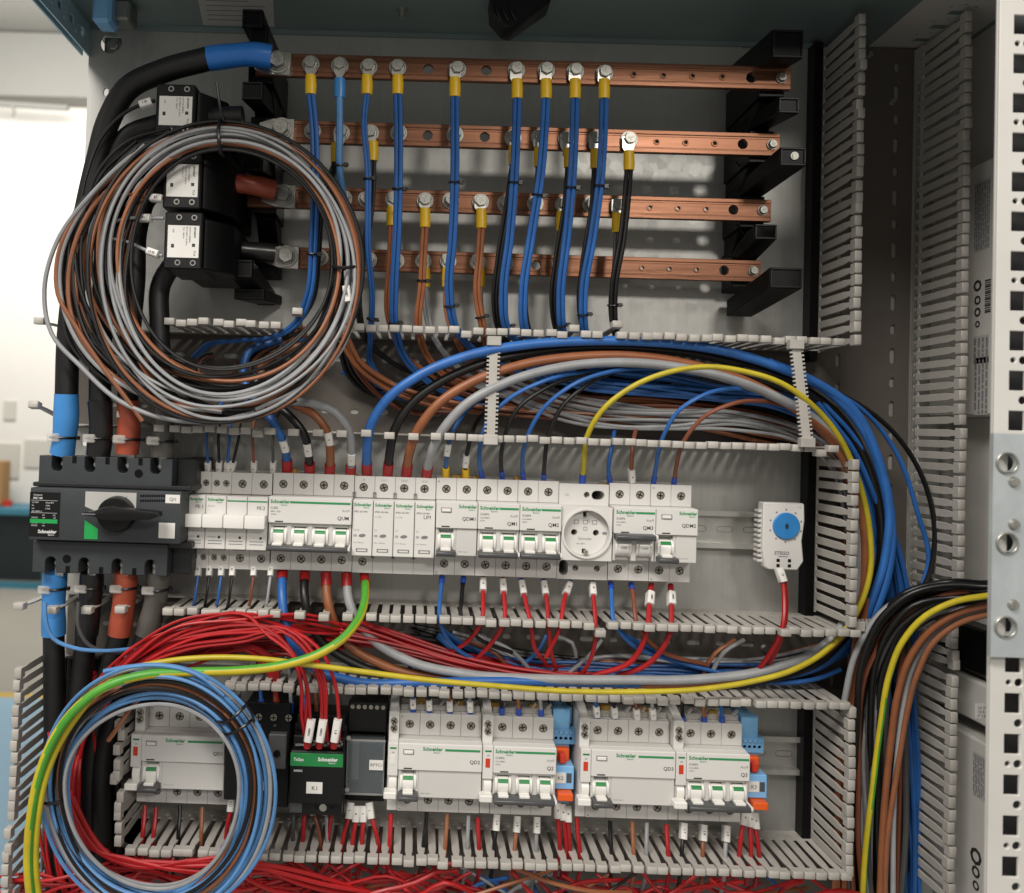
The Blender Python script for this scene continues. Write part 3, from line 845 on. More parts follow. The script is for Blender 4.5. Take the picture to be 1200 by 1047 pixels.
# black staircase insulators
def insulator(xr, label, right=True):
    """xr: per bar X of the support centre"""
    t = empty('busbar_support', (xr[3], 0, BARZ[3] - 30), label, 'busbar support', 'black stepped busbar supports')
    sg = 1 if right else -1
    # sloping spine per bar pair
    for i in range(4):
        x = xr[i]; z = BARZ[i]; h = BARS[i]['h']
        MB().prism([(0.5, z - 16), (h - 6, z - 14), (h - 5.6, z + 14), (0.5, z + 20)], x - 11, x + 11, 'hz').build('jaw', 'insulator_black', t, 0.8)
        if i < 3:
            z2 = BARZ[i + 1]
            xx = (xr[i] + xr[i + 1]) / 2
            MB().prism([(0.5, z2 + 18), (BARS[i + 1]['h'] - 14, z2 + 15), (h - 14, z - 15), (0.5, z - 15)], xx - 9, xx + 9, 'hz').build('web', 'insulator_black', t, 0.8)
    return t
def prot(t, pf, pb_, hf, hb_, w, ht, name='arm'):
    """tapered arm from a back point to a front face"""
    F = P(pf[0], pf[1], hf); B = P(pb_[0], pb_[1], hb_)
    k = 0.85
    vs = [(B[0] + sx * w * k, B[1], B[2] + sz * ht * k) for sx, sz in ((-1, -1), (1, -1), (1, 1), (-1, 1))] + [(F[0] + sx * w, F[1], F[2] + sz * ht) for sx, sz in ((-1, -1), (1, -1), (1, 1), (-1, 1))]
    mb = MB(); mb.add(vs, [(0, 1, 2, 3), (7, 6, 5, 4), (0, 4, 5, 1), (1, 5, 6, 2), (2, 6, 7, 3), (3, 7, 4, 0)])
    o = mb.build(name, 'insulator_black', t, 0.9)
    x, h_, z = F
    fr = MB().box(x - w + .6, x + w - .6, h_, h_ + 1.4, z + ht - 2.2, z + ht - .6).box(x - w + .6, x + w - .6, h_, h_ + 1.4, z - ht + .6, z - ht + 2.2).box(x - w + .6, x - w + 2.2, h_, h_ + 1.4, z - ht + 2.3, z + ht - 2.3).box(x + w - 2.2, x + w - .6, h_, h_ + 1.4, z - ht + 2.3, z + ht - 2.3)
    fr.build('arm_rim', 'black_plastic', t, 0.3)
    return o
xr = [P(p, q, hh_)[0] for p, q, hh_ in ((905, 92, 78), (893, 170, 61), (882, 246, 44), (872, 316, 27))]
tR = insulator(xr, 'black stepped plastic support holding the right ends of the copper bars')
prot(tR, (923, 52), (868, 92), 108, 20, 13, 12)
prot(tR, (924, 124), (862, 160), 92, 20, 9, 7)
o = prot(tR, (929, 184), (862, 236), 100, 10, 11, 8)
c = P(931, 183, 100.6); MB().cyl((c[0], 100.4, c[2]), 3.4, 0.8, 'h', 12).box(c[0] - 2, c[0] - 0.6, 101.2, 101.9, c[2] - 2, c[2] + 1.5).build('screw', 'bolt_zinc', tR)
prot(tR, (897, 272), (862, 312), 60, 10, 10, 7)
prot(tR, (921, 326), (866, 362), 84, 12, 14, 9)
c = P(866, 357, 24); MB().cyl((c[0], 24, c[2]), 3.6, 1.5, 'h', 12).box(c[0] - 0.5, c[0] + 0.5, 25.5, 26, c[2] - 2, c[2] + 2).build('screw', 'bolt_zinc', tR)
# rib lattice
m2 = MB()
for (a, b_) in (((862, 190), (888, 220)), ((888, 190), (862, 225)), ((862, 262), (884, 290)), ((884, 262), (862, 292)), ((868, 185), (872, 230))):
    m2.tube([P(a[0], a[1], 40), P(b_[0], b_[1], 34)], 0.7, 5)
m2.build('rib', 'insulator_black', tR)
xr = [P(p, q, hh_)[0] for p, q, hh_ in ((306, 70, 78), (308, 150, 61), (310, 228, 44), (312, 298, 27))]
tL = insulator(xr, 'black stepped plastic support holding the left ends of the copper bars', False)
prot(tL, (303, 46), (320, 76), 88, 20, 8, 13)
prot(tL, (296, 22), (312, 60), 92, 30, 9, 8)
prot(tL, (296, 107), (322, 138), 96, 20, 9, 8)
prot(tL, (296, 190), (320, 205), 70, 15, 9, 8)
prot(tL, (283, 315), (312, 350), 70, 6, 10, 8)
o = prot(tL, (292, 345), (316, 352), 46, 6, 14, 5, 'foot')
c = P(313, 330, 1); MB().box(c[0] - 12, c[0] + 14, 0.3, 1.8, c[2] - 25, c[2] + 28).build('foot_plate', 'zinc_plate', tL)

# ================================================================ DIN RAILS
def rail(x0, x1, z, label):
    t = empty('din_rail', (x0, 0, z), label, 'mounting rail', 'steel mounting rails')
    prof = [(0.3, -13.5), (0.3, 13.5), (6.5, 13.5), (6.5, 17.5), (7.5, 17.5), (7.5, 12.5), (1.3, 12.5), (1.3, -12.5), (7.5, -12.5), (7.5, -17.5), (6.5, -17.5), (6.5, -13.5)]
    MB().prism([(a, b + z) for a, b in prof], x0, x1, 'hz').build('profile', 'rail_zinc', t, 0.15)
    m2 = MB(); x = x1 - 14
    while x > x0:
        m2.prism(slot(x, z, 6, 16, False, 4), 1.3, 1.6, 'xz', [slot(x, z, 4.6, 14.5, False, 4)]); x -= 25
    m2.build('slot_rim', 'screw_metal', t)
    return t
Z1 = P(363, 613.5, 60)[2]
Z3 = P(508, 899.5, 60)[2]
XU = P(314, 613, 69)[0]
rail(XU - 70, P(900, 620, 5)[0], Z1, 'galvanised top-hat rail of the upper device row, bare left of the thermostat')
rail(P(165, 890, 5)[0], P(938, 890, 5)[0], Z3, 'galvanised top-hat rail of the lower device row, bare at its right end')

# ================================================================ MODULAR DEVICES (local x from the left edge, z from the rail centre)
def term_screw_mesh():
    a = MB().cyl((0, 0, 0), 3.2, 1.8, 'h', 14, 0, 2.9).mesh('terminal_screw', 'screw_metal', 0)
    mb = MB().cyl((0, 0, 0), 3.2, 1.8, 'h', 14, 0, 2.9).box(-2.4, 2.4, 1.8, 2.0, -0.42, 0.42, 1).box(-0.42, 0.42, 1.8, 2.02, -2.4, 2.4, 1)
    return mb.mesh('terminal_screw', ['screw_metal', 'dark_void'], 0)
TS = term_screw_mesh()
SHO = 50.0   # shoulder height
def shoulders(t, X, Z, n, mod=18.0, screws=None, zt=(23.6, 42.6), zb=(-42.6, -23.6), sc_t=None, sc_b=None, m='device_white', h=SHO, rt=3.7, name='terminal_block'):
    for (za, zb_, sc, top) in ((zt[0], zt[1], sc_t, True), (zb[0], zb[1], sc_b, False)):
        scr = sc if sc is not None else [[mod / 2] for _ in range(n)]
        for i in range(n):
            x0, x1 = X + i * mod + 0.12, X + (i + 1) * mod - 0.12
            zs = Z + (za + zb_) / 2 + (-0.3 if top else 0.3)
            holes = [circ(X + i * mod + sx, zs, rt if len(scr[i]) == 1 else 2.9, 14) for sx in scr[i]]
            mb = MB()
            mb.box(x0, x1, 8, h - 6, Z + za, Z + zb_)
            mb.prism(rect(x0, x1, Z + za, Z + zb_), h - 6, h, 'xz', holes)
            if not top:
                for zz in (Z + zb_ - 3.0, Z + zb_ - 4.6):
                    mb.box(x0 + 4, x1 - 4, h, h + 0.25, zz - 0.25, zz + 0.25)
            mb.build(name, m, t, 0.25)
            for sx in scr[i]:
                o = put('terminal_screw', TS, t, X + i * mod + sx, h - 3.0, zs, (0, rnd.uniform(0, 3.14), 0))
                if len(scr[i]) > 1: o.scale = (0.85, 1, 0.85)
def brand(mb, x, h, z, size=4.0, mi=0, w=None, sub=True):
    mb.text('Schneider', size, x, h, z, mi, bold=0.035, maxw=w)
    if sub: mb.text('Electric', size * 0.45, x + size * 2.2, h, z - size * 0.5, mi, bold=0.01)
def toggle(t, x, z, on=True, w=4.8, stripe=True, txt=None):
    """rounded toggle in its window, x centre, z centre of the window"""
    # window cheeks
    mb = MB()
    prof = []
    for i in range(9):
        a = -1.15 + 2.3 * i / 8
        prof.append((60 + 9.2 * math.cos(a), z + 8.6 * math.sin(a)))
    mb.prism(prof, x - w, x + w, 'hz')
    o = mb.build('toggle', 'toggle_white', t, 0.5)
    ox = ORI[o.name]
    def sub(nm, b, m, bev=0):
        s = b.build(nm, m, None, bev); s.parent = o; s.location = ((ORI[s.name][0] - ox[0]) * MM, -(ORI[s.name][1] - ox[1]) * MM, (ORI[s.name][2] - ox[2]) * MM)
        return s
    if stripe:
        zz = z + 5.0 if on else z - 5
        sub('stripe', MB().prism([(60 + 9.2 * math.cos(a) + 0.25, z + 8.6 * math.sin(a)) for a in (0.42, 0.6, 0.8)] + [(60 + 8.8 * math.cos(a), z + 8.6 * math.sin(a)) for a in (0.8, 0.6, 0.42)], x - w + 0.4, x + w - 0.4, 'hz'), 'green_print')
    zl = z - 6.2 if on else z + 5.5
    if on: sub('lever', MB().box(x - w + 0.4, x + w - 0.4, 66, 74, zl - 1.6, zl + 1.6), 'toggle_white', 0.6)
    if not stripe: sub('marking', MB().text(txt or 'I OFF', 2.3, x, 69.5, z - 1, 0, 'c'), 'text_grey')
    return o
def cheeks(mb, x, z):
    for s in (-1, 1):
        mb.prism([(60 + 8 * math.cos(a), z + 9.2 * math.sin(a)) for a in [-1.3 + 2.6 * i / 8 for i in range(9)]], x + s * 6.0 - 1.1, x + s * 6.0 + 1.1, 'hz')
def breaker(X, Z, n, label, name='circuit_breaker', cat='circuit breaker', tag='', on=True, group='modular circuit breakers', stripe=True, small=('iC60N', 'C16 400V~', '6000A'), aux=False, rcd=False, tg=None, h0=0.0, w=None, sc_t=None, red=True, mtext='Acti9', line=True):
    """modular breaker; X = left edge, n modules"""
    t = empty(name, (X, 7.5, Z), label, cat, group)
    if aux:
        aux_block(t, X, Z, red, tg)
        X += 9
    W = 18 * n
    shoulders(t, X, Z, n, sc_t=sc_t)
    MB().box(X + 0.15, X + W - 0.15, 8, 60, Z - 23.4, Z + 23.4).build('body', 'device_white', t, 0.4)
    # label field (raised)
    MB().box(X + 0.15, X + W - 0.15, 60, 69, Z + 0.4, Z + 23.2).build('label_field', 'device_light', t, 0.6)
    lo = MB()
    if rcd:
        lo.box(X + 18, X + W - 0.3, 60, 67, Z - 23.2, Z + 0.1)
        lo.box(X + 0.3, X + 3, 60, 66, Z - 23.2, Z + 0.1); lo.box(X + 15.4, X + 18, 60, 66.6, Z - 23.2, Z + 0.1)
    else:
        for i in range(n + 1):
            xx = X + 18 * i
            lo.box(max(X + .3, xx - 2.2), min(X + W - .3, xx + 2.2), 60, 66, Z - 23.2, Z + 0.1)
        lo.box(X + 2.2, X + W - 2.2, 60, 65, Z - 2.6, Z + 0.1)
    lo.build('toggle_frame', 'device_white', t, 0.5)
    ck = MB()
    tz = Z - 11.4
    for i in range(1 if rcd else n): cheeks(ck, X + 9 + 18 * i, tz)
    ck.build('window_cheek', 'toggle_white', t, 0.3)
    for i in range(1 if rcd else n):
        toggle(t, X + 9 + 18 * i, tz, on, stripe=stripe if not rcd else True)
    zb_ = Z - 20.2 if on else Z - 1.6
    if rcd:
        a, b = (X + 1.0, X + 17.5)
    else: a, b = X + 0.6, X + W - 2.0
    MB().prism([(64, zb_ - 2.3), (77, zb_ - 2.6), (78.5, zb_ - 1), (78.5, zb_ + 1.2), (76, zb_ + 2.2), (64, zb_ + 2.3)], a, b, 'hz').build('link_bar', 'link_grey', t, 0.5)
    if not rcd: MB().box(b + 0.05, b + 1.8, 66, 78, zb_ - 0.5, zb_ + 2.6).build('bar_clip', 'toggle_white', t, 0.3)
    pr = MB()
    hh_ = 69.12
    if rcd:
        if n == 2: brand(pr, X + 19.5, hh_, Z + 18.2, 3.9, 0, 15.5)
        else:
            brand(pr, X + 21, hh_, Z + 17.6, 4.2)
            pr.box(X + 40, X + W - 2, hh_ - 0.05, hh_ + 0.1, Z + 17.6, Z + 19.4, 0)
        MB().prism(rect(X + 4.2, X + 13.4, Z + 14.0, Z + 18.2), 69, 69.25, 'xz', [rect(X + 4.7, X + 12.9, Z + 14.5, Z + 17.7)]).build('button_frame', 'text_grey', t)
        MB().box(X + 5, X + 12.6, 69, 70.4, Z + 14.7, Z + 17.5).build('test_button', 'toggle_white', t, 0.4)
        pr.box(X + 5, X + 12, hh_ - 0.05, hh_ + 0.1, Z + 1.6, Z + 2.6, 1)
        pr.text(tag, 4.3, X + W - 2, hh_, Z + 7.6, 1, 'r', bold=0.01)
        pr.text('ID  25A', 1.7, X + 9, 70, Z - 1.5 - 5.5 + 6, 2, 'c')
        pr.text('30mA Type A', 1.5, X + 20, 67.1, Z - 20, 2)
    else:
        brand(pr, X + 1.6, hh_, Z + 17.6, 4.2, 0, 17)
        pr.box(X + 18.5, X + W - 1.2, hh_ - 0.05, hh_ + 0.1, Z + 17.8, Z + 19.6, 0)
        pr.text(small[0], 2.8, X + 1.8, hh_, Z + 12.6, 1); pr.text(small[1], 1.9, X + 1.8, hh_, Z + 9.8, 1); pr.text(small[2], 1.7, X + 1.8, hh_, Z + 7.4, 2)
        pr.text(mtext, 3.0, X + W - 2, hh_, Z + 11.6, 2, 'r'); pr.text(tag, 4.4, X + W - 2.5, hh_, Z + 4.6, 1, 'r', bold=0.01)
        pr.box(X + 6, X + 13, hh_ - 0.05, hh_ + 0.1, Z + 1.4, Z + 2.4, 1)
    pr.text('N', 2.2, X + 1.4, SHO + 0.15, Z + 38.6, 1) if rcd else None
    pr.text('N', 2.2, X + 1.4, SHO + 0.15, Z - 41.6, 1) if rcd else None
    pr.build('print', ['logo_green', 'text_black', 'text_grey'], t)
    return t
def aux_block(t, X, Z, red, tg):
    a = MB().box(X + 0.1, X + 8.9, 8, 60, Z - 22, Z + 47).box(X + 0.1, X + 8.9, 8, 49, Z - 43, Z - 22.1).box(X + 0.1, X + 8.9, 60, 68.5, Z - 5, Z + 23.2).box(X + 0.3, X + 8.7, 60, 64, Z - 22, Z - 5)
    ab = a.build('auxiliary_block', 'device_light', t, 0.5)
    def sub(nm, b, m, bev=0): return b.build(nm, m, t, bev)
    sub('indicator_window', MB().box(X + 2.4, X + 6.2, 68.5, 68.9, Z + 5, Z + 12.5), 'red_plastic' if red else 'toggle_white')
    pr = MB().box(X + 1.8, X + 7.4, 68.55, 68.7, Z + 18, Z + 19.4, 0).text('OF', 1.8, X + 4.5, 68.7, Z + 14.4, 1, 'c')
    pr.build('block_print', ['green_print', 'text_black'], t)
    mb = MB().prism([(60 + 8 * math.cos(q), Z - 12 + 8 * math.sin(q)) for q in [-1.3 + 2.6 * i / 8 for i in range(9)]], X + 1.5, X + 8.2, 'hz')
    sub('indicator_toggle', mb, 'toggle_white', 0.4)
    sub('side_lever', MB().box(X - 2.5, X + 8.6, 64, 75, Z - 22.5, Z - 16.5), 'toggle_white', 0.9)
    for zz in (34, 28): put('terminal_screw', TS, t, X + 4.5, 60, Z + zz + 5, (0, 0.5, 0))
    mb = MB()
    mb.prism([(60, Z + 42), (61, Z + 47), (40, Z + 54), (30, Z + 54), (30, Z + 42)], X + 1, X + 8, 'hz'); sub('lug_clip', mb, 'device_white', 0.4)

# --- fuse holders
sc2 = [[4.8, 13.2], [4.8, 13.2], [9.6], [10.4]]
fl = ['first white fuse switch module from the left, tagged PE.1', 'second white fuse switch module, right of the one tagged PE.1', 'third white fuse switch module with a plain green line and no tag', 'fourth white fuse switch module, tagged PE.2']
for i in range(4):
    X = XU - 72.8 + 18 * i
    t = empty('fuse_holder', (X, 7.5, Z1), fl[i], 'fuse holder', 'white fuse switch modules')
    shoulders(t, X, Z1 - 1, 1, sc_t=[sc2[i]], sc_b=[sc2[i]])
    MB().box(X + 0.25, X + 17.75, 8, 67, Z1 - 24, Z1 + 22).build('body', 'device_light', t, 0.5)
    MB().box(X - 0.0, X + 17.6, 67, 78, Z1 - 4.5, Z1 + 6.8).build('pull_handle', 'toggle_white', t, 1.2, bseg=2)
    pr = MB()
    if i < 2: brand(pr, X + 1.6, 67.12, Z1 + 17.6, 3.6, 0, 15)
    else: pr.box(X + 0.6, X + 17.4, 67, 67.2, Z1 + 17.4, Z1 + 18.6, 0)
    if i == 0: pr.text('PE.1', 4.2, X + 15.5, 67.12, Z1 + 11, 1, 'r')
    if i == 3: pr.text('PE.2', 4.2, X + 15.5, 67.12, Z1 + 11, 1, 'r')
    if i == 1: pr.text('STI 10.3', 1.8, X + 2, 67.12, Z1 + 12.5, 2)
    pr.cyl((X + 12.5, 67, Z1 - 13.5), 1.15, 0.2, 'h', 10, 1)
    if i < 2: pr.text('10x38 500V~', 1.5, X + 2, 67.12, Z1 - 14, 2)
    for z in (17, 19.5): pr.box(X + 3, X + 15, 67, 67.15, Z1 - z, Z1 - z + 0.6, 2)
    for z in (27,): pr.box(X + 3, X + 15, SHO + 0.0, SHO + 0.15, Z1 - z, Z1 - z + 0.7, 2)
    pr.build('print', ['logo_green', 'text_black', 'text_grey'], t)
# --- row 1
breaker(XU, Z1, 4, 'white four-pole circuit breaker tagged QUM in the upper row, all four toggles up', tag='QUM', small=('iC60L', '400V~ 25A', '15000A'))
X = XU + 72.3
t = empty('surge_arrester', (X, 7.5, Z1), 'white four-cartridge surge arrester tagged LIM, green and yellow wire below', 'surge arrester')
shoulders(t, X, Z1 - 0.6, 4, sc_b=[[9], [], [], []], sc_t=[[8], [8], [8], [8]], h=50)
MB().box(X + 0.1, X + 71.9, 8, 58, Z1 - 24, Z1 + 22.5).build('base_body', 'device_white', t, 0.4)
pr = MB()
for i in range(4):
    x = X + 18 * i
    c_ = MB().box(x + 0.3, x + 17.7, 58, 66, Z1 - 26, Z1 + 22)
    c_.build('cartridge', 'device_light', t, 0.5)
    brand(pr, x + 1.4, 66.12, Z1 + 17.0, 3.7, 0, 15)
    pr.text('iPRD 65r/40r', 2.2, x + 1.4, 66.12, Z1 + 11.5, 1, maxw=13)
    if 0 < i < 3: pr.text('Uc  350V', 1.6, x + 1.4, 66.12, Z1 + 7.5, 2)
    if i == 3: pr.text('LIM', 4.4, x + 7.5, 66.12, Z1 + 7.5, 1)
    pr.text('T2 T3' if i == 0 else 'T2', 2.0, x + 1.4, 66.12, Z1 - 4.5, 2)
    pr.text('00', 3.0, x + 1.4, 66.12, Z1 - 9.5, 1)
    pr.prism([(x + 9 + 3 * math.cos(a * .5236) + 0.6 * math.sin(a * .5236), Z1 - 8.4 + 1.5 * math.sin(a * .5236)) for a in range(12)], 66, 66.15, 'xz', mi=2)
    pr.text('Test = Remove', 1.5, x + 1.4, 66.12, Z1 - 15, 2, maxw=14)
    pr.prism(rect(x + 4, x + 14, Z1 - 22.5, Z1 - 19.5), 66, 66.2, 'xz', [rect(x + 5, x + 13, Z1 - 21.8, Z1 - 20.2)], mi=2)
    pr.text(('N', 'L1 L1\'', 'L2 L2\'', 'L3 L3\'')[i], 2.2, x + 8, 50.15, Z1 + 38.2, 2, 'c')
    m2 = MB().prism(rect(x - 1.4, x + 1.4, Z1 + 22.6, Z1 + 28), 50, 51, 'xz', [rect(x - 0.7, x + 0.7, Z1 + 22.8, Z1 + 27.3)])
    if i: m2.prism(rect(x - 1.4, x + 1.4, Z1 - 30, Z1 - 26.2), 50, 51, 'xz', [rect(x - 0.7, x + 0.7, Z1 - 29.3, Z1 - 26.3)])
    m2.build('latch_slot', 'text_grey', t)
pr.build('print', ['logo_green', 'text_black', 'text_grey'], t)
X += 72.3
breaker(X, Z1, 2, 'white two-pole residual current breaker tagged QDM1 with one toggle, two yellow sleeves above', tag='QDM1', rcd=True, name='residual_current_breaker', cat='residual current breaker')
X += 36.2
breaker(X, Z1, 2, 'white two-pole circuit breaker tagged QM1, right of the QDM1 device', tag='QM1'); X += 36.1
breaker(X, Z1, 2, 'white two-pole circuit breaker tagged QM2, immediately left of the power socket', tag='QM2'); X += 36.3
# --- socket
XS = X
t = empty('power_socket', (XS, 7.5, Z1), 'white round two-pin power socket with earth clips on the upper rail', 'power socket')
MB().prism(rect(XS, XS + 44, Z1 + 22, Z1 + 41), 8, 50, 'xz', [circ(XS + 24.5, Z1 + 31.5, 2.6, 14), slot(XS + 34.5, Z1 + 31.3, 8, 11.5, False, 6)]).build('upper_cover', 'device_white', t, 0.3)
MB().prism(rect(XS, XS + 44, Z1 - 43, Z1 - 24), 8, 50, 'xz', [circ(XS + 16, Z1 - 33, 2.8, 14), circ(XS + 35, Z1 - 33, 2.8, 14), slot(XS + 5.5, Z1 - 33, 8, 13.5, True, 6)]).build('lower_cover', 'device_white', t, 0.3)
for (x, z) in ((24.5, 31.5), (16, -33), (35, -33)):
    o = put('terminal_screw', TS, t, XS + x, 44, Z1 + z, (0, rnd.uniform(0, 3), 0)); o.scale = (0.85, 1, 0.85)
MB().box(XS + 0.5, XS + 43.5, 6, 12, Z1 - 42, Z1 + 40).build('back_plate', 'link_grey', t)
cx, cz = XS + 21.8, Z1 - 0.6
MB().prism(rect(XS + 0.2, XS + 43.8, Z1 - 24, Z1 + 22), 12, 66, 'xz', [circ(cx, cz, 20, 40)]).build('front_plate', 'device_light', t, 0.5)
MB().prism(circ(cx, cz, 21.6, 40), 66, 68, 'xz', [circ(cx, cz, 19.8, 40)]).build('rim', 'device_light', t, 0.6)
MB().prism(circ(cx, cz, 19.9, 40), 40, 60, 'xz', [circ(cx - 9.5, cz, 2.7, 14), circ(cx + 9.5, cz, 2.7, 14), rect(cx - 2, cx + 1.2, cz + 14, cz + 18), rect(cx - 2.4, cx + 0.8, cz - 18, cz - 14)]).build('socket_face', 'device_light', t, 0.3)
for s in (-1, 1): MB().box(cx - 0.4 + (-1 if s < 0 else 0), cx + 1.6, 56, 66.5, cz + s * 16.4 - 1.8, cz + s * 16.4 + 1.8).build('earth_clip', 'tin', t, 0.3)
MB().box(cx + 15, cx + 18.5, 60, 60.6, cz - 0.7, cz + 1).build('key_notch', 'text_grey', t)
pr = MB()
pr.text('Schneider', 3.0, cx, 60.15, cz - 6.2, 0, 'c'); pr.text('16A 250V~', 1.9, cx - 8, 60.15, cz - 10.2, 0); pr.text('1C', 3.2, XS + 5, 50.15, Z1 + 30, 0)
for q in (-8, 0, 8):
    pr.prism(rect(cx + q - 2, cx + q + 2, cz + 7.4, cz + 11), 60, 60.2, 'xz', [rect(cx + q - 1.6, cx + q + 1.6, cz + 7.8, cz + 10.6)])
pr.prism(rect(cx - 1.6, cx + 1.6, cz + 2, cz + 5), 60, 60.2, 'xz', [rect(cx - 1.2, cx + 1.2, cz + 2.4, cz + 4.6)])
pr.build('print', 'text_grey', t)
X += 44.6
# --- QM3 (switched off): bar at the top of the toggle window
t = breaker(X, Z1, 2, 'white two-pole breaker tagged QM3, switched off with its grey bar up', tag='QM3', on=False, stripe=False); X += 36.2
breaker(X, Z1, 2, 'white two-pole residual current breaker tagged QDM2 at the right end of the upper row', tag='QDM2', rcd=True, name='residual_current_breaker', cat='residual current breaker')
XEND = X + 36
# --- thermostat
x0, x1, z0, z1 = RC(893, 590, 943, 668, 48)
t = empty('thermostat', (x0, 0, z0), 'white cabinet thermostat with a round blue dial at the right end of the rail', 'thermostat')
MB().prism([(x0 + 3, z0 + 3), (x0 + 6, z0), (x1 - 6, z0), (x1 - 0.5, z0 + 8), (x1 - 2.4, z0 + 26), (x1 - 0.3, z0 + 44), (x1 - 1, z1), (x0 + 1, z1), (x0 + 1, z0 + 20)], 36, 48, 'xz').build('housing', 'device_light', t, 1.0)
for k in range(11):
    zz = z0 + 6 + k * 4.4
    MB().box(x0 - 1.6, x0 + 3, 34, 44, zz, zz + 2.2).build('cooling_fin', 'device_white', t, 0.3)
MB().box(x0 + 12, x1 - 3, 8, 36, z0 + 6, z1 - 6).build('rear_case', 'device_white', t, 1)
c = P(922, 615, 50); dz = z0 + (z1 - z0) * 0.66
MB().cyl((c[0], 48, dz), 11.8, 2.2, 'h', 36).build('dial', 'dial_blue', t, 0.6)
MB().box(c[0] - 0.8, c[0] + 0.8, 50.2, 50.8, dz - 2.2, dz + 2.2).cyl((c[0], 50.2, dz), 1.5, 0.5, 'h', 10).build('dial_slot', 'text_black', t)
pr = MB()
for k in range(10):
    a = 0.3 + k * 0.63
    pr.box(c[0] + 14.2 * math.cos(a) - 0.7, c[0] + 14.2 * math.cos(a) + 0.7, 48, 48.15, dz + 14.2 * math.sin(a) - 0.7, dz + 14.2 * math.sin(a) + 0.7)
pr.text('\u00b0C', 2.6, x1 - 6.5, 48.15, z1 - 4.5); pr.text('STEGO', 4.2, c[0] - 3, 48.15, z0 + 13.5, 0, 'c', bold=0.03); pr.box(c[0] - 6, c[0] + 2, 48, 48.15, z0 + 11.6, z0 + 12.2)
pr.build('print', 'text_grey', t)
for (a, b) in ((-6, 8.5), (4, 8.5), (-6, 4), (4, 4)):
    MB().box(c[0] + a - 1.5, c[0] + a + 1.2, 48, 48.3, z0 + b - 1.3, z0 + b + 1.3).build('terminal_hole', 'dark_void', t)

# --- main switch
hS = 92
x0, x1, z0, z1 = RC(34, 574, 212, 635, hS)
zm = (z0 + z1) / 2
t = empty('main_switch', (x0, 0, zm), 'large dark grey main load switch with black rotary handle at the left', 'main switch')
def chamf(x0, x1, z0, z1, c): return [(x0 + c, z0), (x1 - c, z0), (x1, z0 + c), (x1, z1 - c), (x1 - c, z1), (x0 + c, z1), (x0, z1 - c), (x0, z0 + c)]
MB().box(x0, x1, 8, hS, z0, z1).build('front_body', 'switch_grey', t, 1.2, bseg=2)
xa, xb, za, zb_ = RC(45, 536, 202, 571, 80)
xc, xd, zc_, zd_ = RC(38, 636, 196, 673, 80)
def termblock(xa, xb, za, zb_, up):
    holes = []
    W = xb - xa
    e = zb_ if up else za
    s = -1 if up else 1
    for fx in (0.135, 0.383, 0.63, 0.875):
        cx_ = xa + W * fx
        pts = [(cx_ - 4.6, e + s * 0), (cx_ - 4.6, e + s * 9)] + [(cx_ - 4.6 * math.cos(a), e + s * (9 + 4.6 * math.sin(a))) for a in (0.5, 1.0, 1.57, 2.1, 2.6)] + [(cx_ + 4.6, e + s * 9), (cx_ + 4.6, e + s * 0)]
        holes.append(pts)
    # outline with notches
    outline = [(xa, za if up else zb_), (xa, e)]
    for pts in holes: outline += pts
    outline += [(xb, e), (xb, za if up else zb_)]
    MB().prism(outline, 62, 80, 'xz').build('terminal_block', 'switch_grey', t, 0.5)
    MB().box(xa, xb, 8, 62, za + 2, zb_ - 2).build('terminal_block_base', 'switch_dark', t, 0.8)
    MB().box(xb + 0.1, xb + 17, 8, 66, za, zb_).build('end_block', 'switch_dark', t, 0.8)
    for j, fx in enumerate((0.135, 0.383, 0.63, 0.875)):
        cx_ = xa + W * fx + 1.0
        MB().box(cx_ - 3.4, cx_ + 4.2, 62.2, 66, e + s * 10, e + s * -6).build('lug_palm', 'tin', t, 0.5)
        MB().cyl((cx_ + 0.5, 66, e + s * 7), 3.6, 3, 'h', 6).cyl((cx_ + 0.5, 69, e + s * 7), 2, 3, 'h', 10).build('terminal_bolt', 'bolt_zinc', t, 0.3)
        if j < 3:
            MB().box(cx_ + 15.0 - 3, cx_ + 15.0 + 0.6, 79.8, 80.2, e + s * 0, e + s * 6).build('mounting_slit', 'dark_void', t)
    cx_ = xa + W * (0.75 if up else 0.255)
    MB().cyl((cx_, 80, e + s * (13 if up else 12)), 3.6, 0.25, 'h', 18).build('mounting_hole', 'dark_void', t)
termblock(xa, xb, za, zb_, True)
termblock(xc, xd, zc_, zd_, False)
MB().box(xa - 3, xb + 18, 8, 84, z1 + 0.3, z1 + 4).box(xa - 3, xb + 18, 8, 78, z0 - 6, z0 - 0.3).build('middle_ledge', 'switch_dark', t, 0.8)
